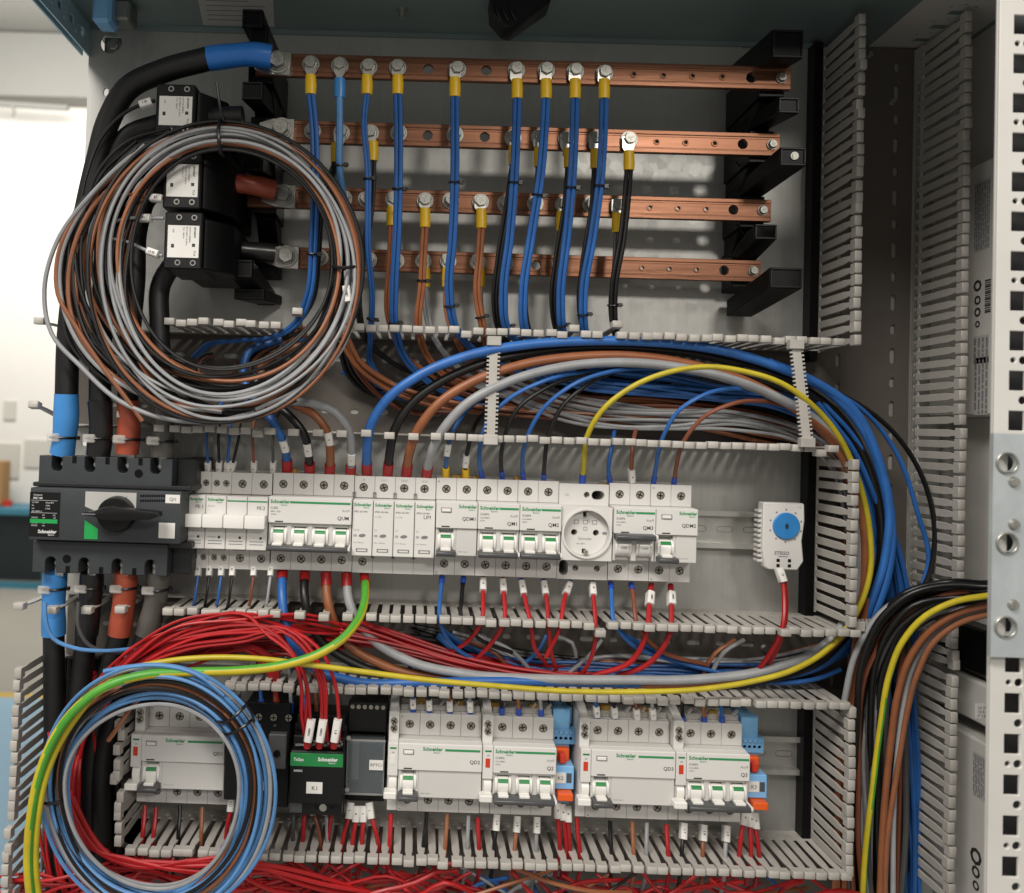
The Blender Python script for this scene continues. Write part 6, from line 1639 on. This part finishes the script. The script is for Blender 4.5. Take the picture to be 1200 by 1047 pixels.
bundle(4, 'black', [(398, 400, 40), (412, 440, 30), (440, 462, 18), (470, 460, 14), (520, 440, 14)], [6, 8, 10, 10, 10], 1.8, 'black wire curving beside the coil in the upper duct', 'black wires beside the coil', jit=1)
bundle(5, ['blue', 'blue', 'black'], [(404, 430, 26), (440, 452, 24), (500, 468, 20), (580, 480, 20), (660, 478, 20)], 7, 1.9, 'blue or black wire low in the upper duct, under the arching cables', 'dark wires low in the upper duct', jit=1)
bundle(6, ['blue', 'orange', 'dkgrey', 'black'], [(360, 392, 30), (330, 400, 28), (296, 420, 22), (288, 448, 18), (300, 470, 16)], 8, 2.6, 'thick wire turning down behind the upper coil', 'thick wires behind the upper coil', jit=1)
bundle(2, ['black', 'redbrown'], [(250, 415, 10), (235, 420, 12), (232, 440, 12), (250, 450, 10), (275, 440, 10), (280, 425, 10)], 3, 1.2, 'thin loop of wire lying behind the upper coil', 'thin loops behind the upper coil')
# separate outlying wires in the right duct
GO = 'outlying wires in the right vertical duct'
wire('black', 2.1, [(870, 432, 60), (940, 448, 56), (1000, 470, 50), (1050, 510, 46), (1085, 570, 44), (1095, 640, 46), (1080, 690, 50), (1050, 706, 56)], 'black wire swinging furthest right across the vertical duct', GO)
wire('blue', 2.0, [(900, 430, 56), (960, 452, 54), (1010, 480, 50), (1050, 530, 46), (1075, 600, 44), (1088, 660, 44), (1080, 690, 46), (1072, 760, 40), (1075, 900, 34), (1078, 1080, 30)], 'blue wire swinging right beside the furthest right black wire', GO)
wire('blue', 3.6, [(900, 424, 62), (950, 445, 62), (1000, 480, 62), (1030, 540, 62), (1042, 600, 60), (1036, 660, 58), (1018, 715, 54), (1005, 760, 44), (1000, 860, 36)], 'thick blue cable inside the bend of the vertical duct', GO, seg=12)
bundle(6, 'blue', [(960, 470, 50), (1000, 520, 50), (1030, 590, 48), (1052, 660, 44), (1062, 740, 40), (1068, 850, 36), (1072, 960, 32), (1072, 1080, 30)], [6, 8, 8, 10, 8, 7, 6, 6], 2.0, 'blue wire running straight down the right side of the vertical duct', 'blue wires down the vertical duct', jit=1)
# cables leaving to the right behind the bracket, then down
GX = 'cables entering from the right behind the bracket'
def rx(c, r, y0, pts, lab, **k): wire(c, r, pts, lab, GX, seg=12, **k)
rx('yellow', 2.5, 0, [(1200, 692, 150), (1160, 698, 130), (1120, 705, 112), (1085, 722, 100), (1058, 752, 88), (1042, 792, 76), (1032, 850, 66), (1022, 930, 60), (1014, 1000, 56), (1010, 1080, 54)], 'green and yellow cable entering at right and turning down the vertical duct', split=(-0.6, 1.2, 0.05))
rx('orange', 2.8, 0, [(1200, 700, 142), (1160, 709, 122), (1125, 718, 106), (1095, 735, 96), (1068, 768, 84), (1052, 815, 74), (1044, 870, 66), (1036, 950, 60), (1030, 1080, 56)], 'upper orange-brown cable entering at right above the vertical duct fingers')
rx('brown', 2.3, 0, [(1200, 712, 140), (1160, 720, 120), (1125, 730, 104), (1095, 752, 94), (1075, 790, 84), (1062, 840, 72), (1052, 900, 64), (1040, 980, 60), (1036, 1080, 56)], 'lower brown cable entering at right, crossing the duct fingers')
rx('grey', 2.2, 0, [(1200, 706, 136), (1160, 715, 116), (1125, 724, 100), (1095, 742, 90), (1070, 780, 78), (1058, 830, 70), (1050, 900, 62), (1046, 1080, 54)], 'light grey cable between the two brown ones at right')
for i, (dy, hh3, xx) in enumerate(((0, 96, 0), (5, 88, 4), (10, 80, 10), (-4, 74, -6), (15, 92, 16))):
    rx('black', 2.7, 0, [(1200, 682 + dy, 130), (1160, 688 + dy, 112), (1115, 686 + dy, hh3 + 4), (1070, 695 + dy, hh3 - 4), (1035 + xx / 2, 722 + dy, hh3 - 14), (1012 + xx, 770, hh3 - 26), (1004 + xx, 850, hh3 - 36), (1000 + xx * 1.5, 950, 42), (1000 + xx * 2, 1080, 38)], 'black cable entering at right and bending down, layer %s of five' % ('one', 'two', 'three', 'four', 'five')[i])
for i, (dy, xx, hh3) in enumerate(((0, 0, 84), (8, 14, 76), (14, 26, 70))):
    rx('grey', 2.6, 0, [(1150, 690 + dy, 100), (1090, 692 + dy, hh3), (1040, 712 + dy, hh3 - 10), (1010 + xx * 0.6, 750 + dy, hh3 - 16), (990 + xx, 820, hh3 - 26), (984 + xx, 900, 44), (980 + xx * 1.2, 1080, 38)], 'grey cable bending down beside the row ends, %s of three' % ('outer', 'middle', 'inner')[i])
rx('black', 3.2, 0, [(1090, 690, 88), (1050, 705, 80), (1040, 760, 60), (1030, 850, 52), (1032, 950, 48), (1040, 1080, 44)], 'black cable running straight down in the middle of the vertical duct')
bundle(10, ['black', 'black', 'dkgrey', 'redbrown', 'grey'], [(1200, 700, 120), (1150, 702, 100), (1100, 712, 86), (1062, 735, 74), (1036, 780, 60), (1024, 850, 50), (1024, 950, 46), (1030, 1080, 42)], [14, 12, 14, 18, 22, 26, 28, 30], 2.1, 'dark or grey cable of the dense fan entering at right below the strap', 'fan of cables entering at right', jit=1)
bundle(9, 'black', [(1030, 700, 30), (1040, 780, 28), (1046, 880, 26), (1048, 980, 24), (1050, 1080, 22)], [24, 30, 30, 30, 30], 3.2, 'black cable packed deep in the lower vertical duct', 'black cables deep in the vertical duct', jit=1)
bundle(4, 'orange', [(1012, 700, 50), (1006, 760, 50), (998, 830, 48), (990, 900, 46), (986, 1080, 44)], [8, 8, 8, 8, 8], 2.4, 'brown wire passing behind the row ends in the lower vertical duct', 'brown wires in the lower vertical duct', jit=1)
bundle(4, ['redbrown', 'dkgrey'], [(1060, 720, 60), (1056, 800, 56), (1060, 900, 50), (1054, 1080, 44)], [8, 8, 8, 8], 2.2, 'dark wire deep in the lower vertical duct', 'dark wires in the lower vertical duct', jit=1)

# ---------------------------------------------------------------- red wires and others in the middle duct
RG = 'red control wires arching out of the middle duct'
def redwire(pts, r=1.3, lab='red control wire arching out of the middle duct to the left', g=RG, c='red'):
    wire(c, r, pts, lab, g, jitter=1.0, step=8, seg=7)
for i in range(24):
    k = i / 23
    y = 722 + 40 * k + rnd.uniform(-3, 3)
    h = 84 - 40 * k + rnd.uniform(-5, 5)
    xe = rnd.uniform(84, 130)
    redwire([(640 + rnd.uniform(-40, 40), 792 + rnd.uniform(-10, 8), 30), (540, 772 + rnd.uniform(-8, 8), 36), (440, 745 + 10 * k + rnd.uniform(-5, 8), 44), (360, y + 6 + rnd.uniform(-8, 8), h - 14), (285, y + rnd.uniform(-6, 6), h), (210 + rnd.uniform(-14, 14), y + 12 + 6 * k + rnd.uniform(-7, 7), h + 4), (150 + rnd.uniform(-16, 16), y + 42 + rnd.uniform(-12, 12), h + 6), (112 + rnd.uniform(-10, 10), y + 90, h * 0.95), (xe - 34, 890, 72), (xe - 36, 980, 70), (xe - 16, 1080, 60)])
for i in range(7):
    x0 = (358, 364, 378, 384, 397, 361, 381)[i]
    k = i / 6
    y = 724 + 26 * k
    redwire([(x0, 868, 76), (x0 - 1 + rnd.uniform(-3, 3), 842, 84), (x0 - 4, 800, 92), (x0 - 18 + rnd.uniform(-4, 4), 768, 92), (x0 - 50, 740 + rnd.uniform(-4, 4), 88), (290 + rnd.uniform(-10, 10), y, 86), (220, y + 10, 84), (165 + rnd.uniform(-8, 8), y + 32, 84), (118 + rnd.uniform(-8, 8), y + 84, 80), (92 + rnd.uniform(-8, 8), 890, 66), (96, 1000, 54), (110, 1080, 44)], 1.6, 'red control wire from the K1 contactor arching left through the middle duct', 'red control wires from the contactor')
for (x, tx) in ((363, 'AB021'), (377, 'AB021'), (394, 'L 8')):
    c = P(x, 856, 86); t = empty('wire_marker', c, 'white wire marker on the %s pair of red wires above the K1 contactor' % {363: 'left', 377: 'middle', 394: 'right'}[x], 'wire marker', 'markers above the contactor')
    pth = [P(x + 3, 843, 86), P(x + 1, 850, 86), P(x, 856, 86), P(x - 1, 862, 86), P(x - 2, 869, 86)]
    marker(t, pth, 0.5, tx, 2.6, 18)
    sleeve(t, P(x - 2, 864, 80), P(x - 3, 876, 78), 3.2, 'sleeve_red')
for i in range(5):
    redwire([(330 - i * 3, 840, 50), (322, 805, 56), (326 - i * 6, 776, 60), (305 - i * 6, 760, 62), (260, 752 + i * 4, 60), (200, 770, 60), (150, 800, 60), (115, 860, 56), (105, 960, 50), (120, 1080, 40)], 1.8, 'red wire dropping behind the lower coil into the black motor starter', 'red wires to the motor starter')
wire('red', 1.9, [(268, 740, 40), (300, 765, 40), (345, 770, 44), (352, 775, 44), (372, 790, 50), (378, 820, 50)], 'small red wire loop in the middle duct above the motor starter')
bundle(12, 'red', [(400, 735, 60), (450, 750, 54), (520, 770, 48), (600, 788, 44), (680, 796, 40), (740, 798, 30)], [16, 14, 10, 8, 7, 7], 1.5, 'red control wire running right along the middle duct under the teeth', 'red wires along the middle duct', jit=1)
bundle(12, 'blue', [(515, 742, 24), (545, 765, 26), (600, 785, 30), (700, 788, 34), (800, 790, 34), (900, 790, 30), (960, 780, 28), (1010, 745, 26), (1025, 690, 26)], [6, 10, 12, 12, 12, 12, 14, 14, 14], 1.7, 'blue wire lying in the middle duct and turning up at the right', 'blue wires in the middle duct')
bundle(10, ['orange', 'grey', 'redbrown'], [(530, 742, 20), (580, 758, 20), (620, 780, 22), (720, 770, 22), (820, 775, 22), (900, 775, 22), (960, 760, 22)], [10, 12, 12, 12, 12, 12, 10], 1.7, 'brown or grey wire lying low in the middle duct', 'brown and grey wires low in the middle duct')
bundle(6, 'black', [(480, 745, 10), (600, 770, 12), (720, 780, 14), (850, 790, 16), (950, 780, 20), (1000, 750, 24)], [20, 18, 18, 16, 14, 14], 2.4, 'black wire deep in the middle duct', 'black wires deep in the middle duct')
wire('orange', 1.9, [(862, 750, 40), (838, 766, 44), (826, 785, 44), (824, 800, 40)], 'brown wire curving down in the middle duct left of the screw')
wire('grey', 1.9, [(872, 750, 42), (848, 765, 46), (836, 785, 46), (834, 800, 40)], 'grey wire curving down beside the brown one left of the screw')
wire('blue', 2.0, [(728, 742, 50), (780, 770, 48), (850, 790, 46), (900, 800, 44), (960, 795, 44), (985, 785, 40)], 'blue wire crossing the middle duct to the lower right', jitter=0)
for (x0, y0, x1, y1, c) in ((705, 750, 665, 790, 'grey'), (560, 745, 625, 790, 'grey'), (545, 750, 600, 790, 'redbrown'), (640, 745, 612, 780, 'blue'), (650, 745, 675, 770, 'grey')):
    wire(c, 1.8, [(x0, y0, 40), ((x0 + x1) / 2 + 8, (y0 + y1) / 2 - 4, 44), (x1, y1, 40)], '%s wire crossing the middle duct diagonally near the %s' % ({'redbrown': 'brown'}.get(c, c), {705: 'socket', 560: 'QM1 wires', 545: 'QDM1 wires', 640: 'QM2 wires', 650: 'socket left side'}[x0]))

# ---------------------------------------------------------------- lower row tops
GLT = 'short wires with blue ferrules above the lower device row'
def topw(x, y, c, mk=None, h=46):
    wire(c, 1.7, [(x, y + 8, h), (x, y - 2, h + 2), (x - 1, y - 18, h + 2), (x - 2, y - 34, 40), (x - 6, y - 55, 24)], '%s wire with blue ferrule above the lower row, %s' % ({'redbrown': 'brown'}.get(c, c), mk[1]), GLT, ends=((0, 'sleeve_blue', 8, 2.6),), marks=((0.3, mk[0], 1.9, 9),) if mk[0] else ())
nth = ['first pole', 'second pole', 'third pole', 'fourth pole']
for i, (x, y) in enumerate(((484, 826), (503, 828), (527, 829), (551, 830))): topw(x, y, ['blue', 'black', 'brown', 'grey'][i], ('N' if i == 0 else 'L', nth[i] + ' of QD2'))
for i, (x, y) in enumerate(((588, 831), (608, 832), (634, 833))): topw(x, y, ['black', 'orange', 'grey'][i], (None, nth[i] + ' of Q2'))
for i, (x, y) in enumerate(((699, 836), (720, 837), (746, 839), (765, 839))): topw(x, y, ['blue', 'black', 'brown', 'grey'][i], ('N' if i == 0 else 'L', nth[i] + ' of QD3'))
for i, (x, y) in enumerate(((800, 841), (825, 842), (846, 842))): topw(x, y, ['black', 'orange', 'blue'][i], (None, nth[i] + ' of Q3'))
for i, (x, y) in enumerate(((306, 822), (323, 824), (341, 825), (371, 836), (357, 838))): topw(x, y, ['blue', 'orange', 'grey', 'orange', 'blue'][i], (None, ['first', 'second', 'third', 'fifth', 'fourth'][i] + ' above the starter and contactor'), 52)
for (x, y) in ((494, 824), (538, 826), (580, 828), (626, 830), (710, 832), (756, 834), (791, 836), (836, 838)):
    c = P(x, y, 40)
    meta(MB().box(c[0] - 4, c[0] + 4, 34, 40, c[2] - 3, c[2] + 3).cyl((c[0], 40, c[2]), 2, 1.2, 'h', 10).build('comb_busbar', 'busbar_amber', None, 0.6), 'amber comb busbar end above the lower row near %s' % {494: 'the first pole of QD2', 538: 'the third pole of QD2', 580: 'the first pole of Q2', 626: 'the third pole of Q2', 710: 'the first pole of QD3', 756: 'the third pole of QD3', 791: 'the first pole of Q3', 836: 'the third pole of Q3'}[x], 'comb busbar')
def comb_cover(xa, xb, z, lab):
    t = empty('terminal_shroud', (xa, 30, z), lab, 'terminal shroud', 'clear shrouds along the tops of the lower row')
    MB().box(xa, xb, 24, 44, z, z + 5).build('shroud_body', 'tie_clear', t, 0.8)
    x = xa + 6
    while x < xb - 4:
        MB().prism([(x, z + 5), (x + 3, z + 5), (x + 5.5, z + 9), (x + 5, z + 9.4), (x + 1.5, z + 6)], 40, 44.5, 'xz').build('shroud_hook', 'tie_clear', t, 0.2); x += 13.5
for (xa, n, lab) in ((XQ1 + 9, 4, 'grey clear shroud over the top terminals of QD1'), (XQ2 + 9, 4, 'grey clear shroud over the top terminals of QD2'), (XB2 + 9, 3, 'grey clear shroud over the top terminals of Q2'), (XQ3 + 9, 4, 'grey clear shroud over the top terminals of QD3'), (XB3 + 9, 3, 'grey clear shroud over the top terminals of Q3')):
    comb_cover(xa + 1, xa + 18 * n - 1, Z3 + 43, lab)
# lower row bottoms
GLB = 'wires leaving the bottom of the lower device row'
def botw(x, y, x2, c, mk, lab, r=1.8, h=46, L=26):
    wire(c, r, [(x, y - 4, h), (x + (x2 - x) * 0.2, y + 12, h + 4), (x + (x2 - x) * 0.6, y + L, h + 8), (x2, y + L + 24, h + 4), (x2 - 6, y + L + 55, 30)], '%s wire below %s' % ({'redbrown': 'brown', 'dkgrey': 'dark grey'}.get(c, c), lab), GLB, marks=((0.14, mk, r + 0.4, 13),) if mk else ())
B_ = [(345, 936, 343, 'dkgrey', 'L', 'the left edge of K1'), (358, 936, 355, 'red', 'L 7', 'the left terminal of K1'), (366, 942, 376, 'redbrown', '1', 'the middle of K1'), (382, 942, 384, 'grey', 'L', 'the middle right of K1'), (390, 940, 384, 'red', 'AB026', 'the right terminal of K1'), (411, 946, 400, 'red', 'L', 'the left side of RPTC1'), (418, 950, 412, 'red', 'A', 'the middle of RPTC1, first'), (426, 950, 424, 'red', 'L', 'the middle of RPTC1, second'), (433, 946, 444, 'red', 'L', 'the right side of RPTC1'),
      (458, 958, 456, 'red', None, 'the side block of QD2'), (500, 956, 495, 'black', None, 'the second pole of QD2'), (524, 958, 521, 'brown', None, 'the third pole of QD2'), (549, 960, 547, 'grey', None, 'the fourth pole of QD2'), (560, 962, 562, 'red', None, 'the side block of Q2'),
      (582, 960, 578, 'black', 'L 4', 'the first pole of Q2'), (606, 962, 602, 'brown', 'L 5', 'the second pole of Q2'), (629, 963, 628, 'grey', 'L 6', 'the third pole of Q2'),
      (653, 946, 656, 'red', 'A', 'the relay K2, first'), (659, 948, 664, 'red', 'A', 'the relay K2, second'), (665, 950, 668, 'red', 'A', 'the relay K2, third'), (676, 962, 680, 'red', None, 'the side block of QD3'),
      (715, 966, 717, 'black', None, 'the second pole of QD3'), (741, 967, 743, 'brown', None, 'the third pole of QD3'), (758, 968, 757, 'grey', None, 'the fourth pole of QD3'), (781, 970, 784, 'red', None, 'the side block of Q3'),
      (801, 970, 798, 'black', 'L 7', 'the first pole of Q3'), (824, 972, 823, 'brown', 'L 8', 'the second pole of Q3'), (851, 973, 849, 'grey', 'L 9', 'the third pole of Q3'),
      (872, 954, 866, 'red', 'A', 'the relay K3, first'), (879, 956, 880, 'red', 'A', 'the relay K3, second'), (884, 958, 890, 'red', 'A', 'the relay K3, third'),
      (183, 950, 178, 'red', None, 'the side block of QD1, first'), (170, 948, 166, 'red', None, 'the side block of QD1, second'), (211, 948, 208, 'black', None, 'the second pole of QD1'), (237, 950, 235, 'brown', None, 'the third pole of QD1'), (272, 938, 264, 'red', '3 L1', 'the motor starter')]
for (x, y, x2, c, mk, lab) in B_: botw(x, y, x2, c, mk, lab, 2.0 if c == 'red' else 1.8)
# red tangle in the bottom duct
for i in range(190):
    x0 = rnd.uniform(90, 960); sp = rnd.uniform(60, 220) * rnd.choice((-1, 1))
    dens = 0.8 if x0 < 480 else 0.5
    if rnd.random() > dens: continue
    y0 = 1004 + x0 * 0.028
    c = 'red' if (x0 < 520 or rnd.random() < 0.5) else rnd.choice(['grey', 'orange', 'blue', 'black'])
    hh3 = rnd.uniform(20, 74)
    pts = [(x0, y0 + rnd.uniform(-8, 10), hh3 - 10), (x0 + sp * 0.3, y0 + rnd.uniform(8, 34), hh3), (x0 + sp * 0.65, y0 + rnd.uniform(12, 46), hh3 + 4), (x0 + sp, y0 + rnd.uniform(20, 60), hh3 - 6)]
    wire(c, rnd.choice((1.3, 1.5, 1.5, 1.9)), pts, ('red' if c == 'red' else {'orange': 'brown'}.get(c, c)) + ' wire in the tangle below the lowest row of duct fingers', ('red' if c == 'red' else 'mixed') + ' wires tangled in the bottom duct', step=9, seg=7)
wire('grey', 2.6, [(846, 1010, 50), (838, 1024, 70), (820, 1036, 78), (800, 1060, 76)], 'thick grey wire looping below the lowest duct fingers', jitter=0) if False else None
# red wires filling the left vertical duct
for i in range(9):
    x = rnd.uniform(80, 118)
    redwire([(x + rnd.uniform(10, 60), 770 + rnd.uniform(-10, 20), rnd.uniform(20, 60)), (x + rnd.uniform(-5, 15), 830, rnd.uniform(30, 66)), (x - rnd.uniform(0, 14), 900, rnd.uniform(30, 60)), (x + rnd.uniform(-6, 10), 970, rnd.uniform(30, 60)), (x + rnd.uniform(0, 20), 1020, rnd.uniform(30, 60)), (x + rnd.uniform(10, 60), 1060, 50)], 1.8, 'red control wire in the left vertical duct behind the lower coil', 'red wires in the left vertical duct')
for i in range(6):
    redwire([(58 + i * 3, 870 + rnd.uniform(-20, 20), 72), (76 + i * 3, 945, 76), (104 + i * 5, 992 + i * 2, 80), (150 + i * 8, 1012 + rnd.uniform(-6, 6), 84), (230 + i * 14, 1015 + rnd.uniform(-8, 14), 84), (310 + i * 16, 1030 + rnd.uniform(-10, 16), 74), (400 + i * 10, 1050, 60)], 1.9, 'red wire crossing under the lower left duct fingers', 'red wires crossing below the QD1 device')

for i in range(8):
    x = 72 + i * 9
    wire('black', 4.2, [(x + 4, 770, 20 + (i % 3) * 8), (x, 860, 22), (x + rnd.uniform(-3, 3), 960, 22), (x, 1080, 20)], 'black cable packed deep in the left vertical duct behind the lower coil', 'black cables in the left vertical duct', seg=10)
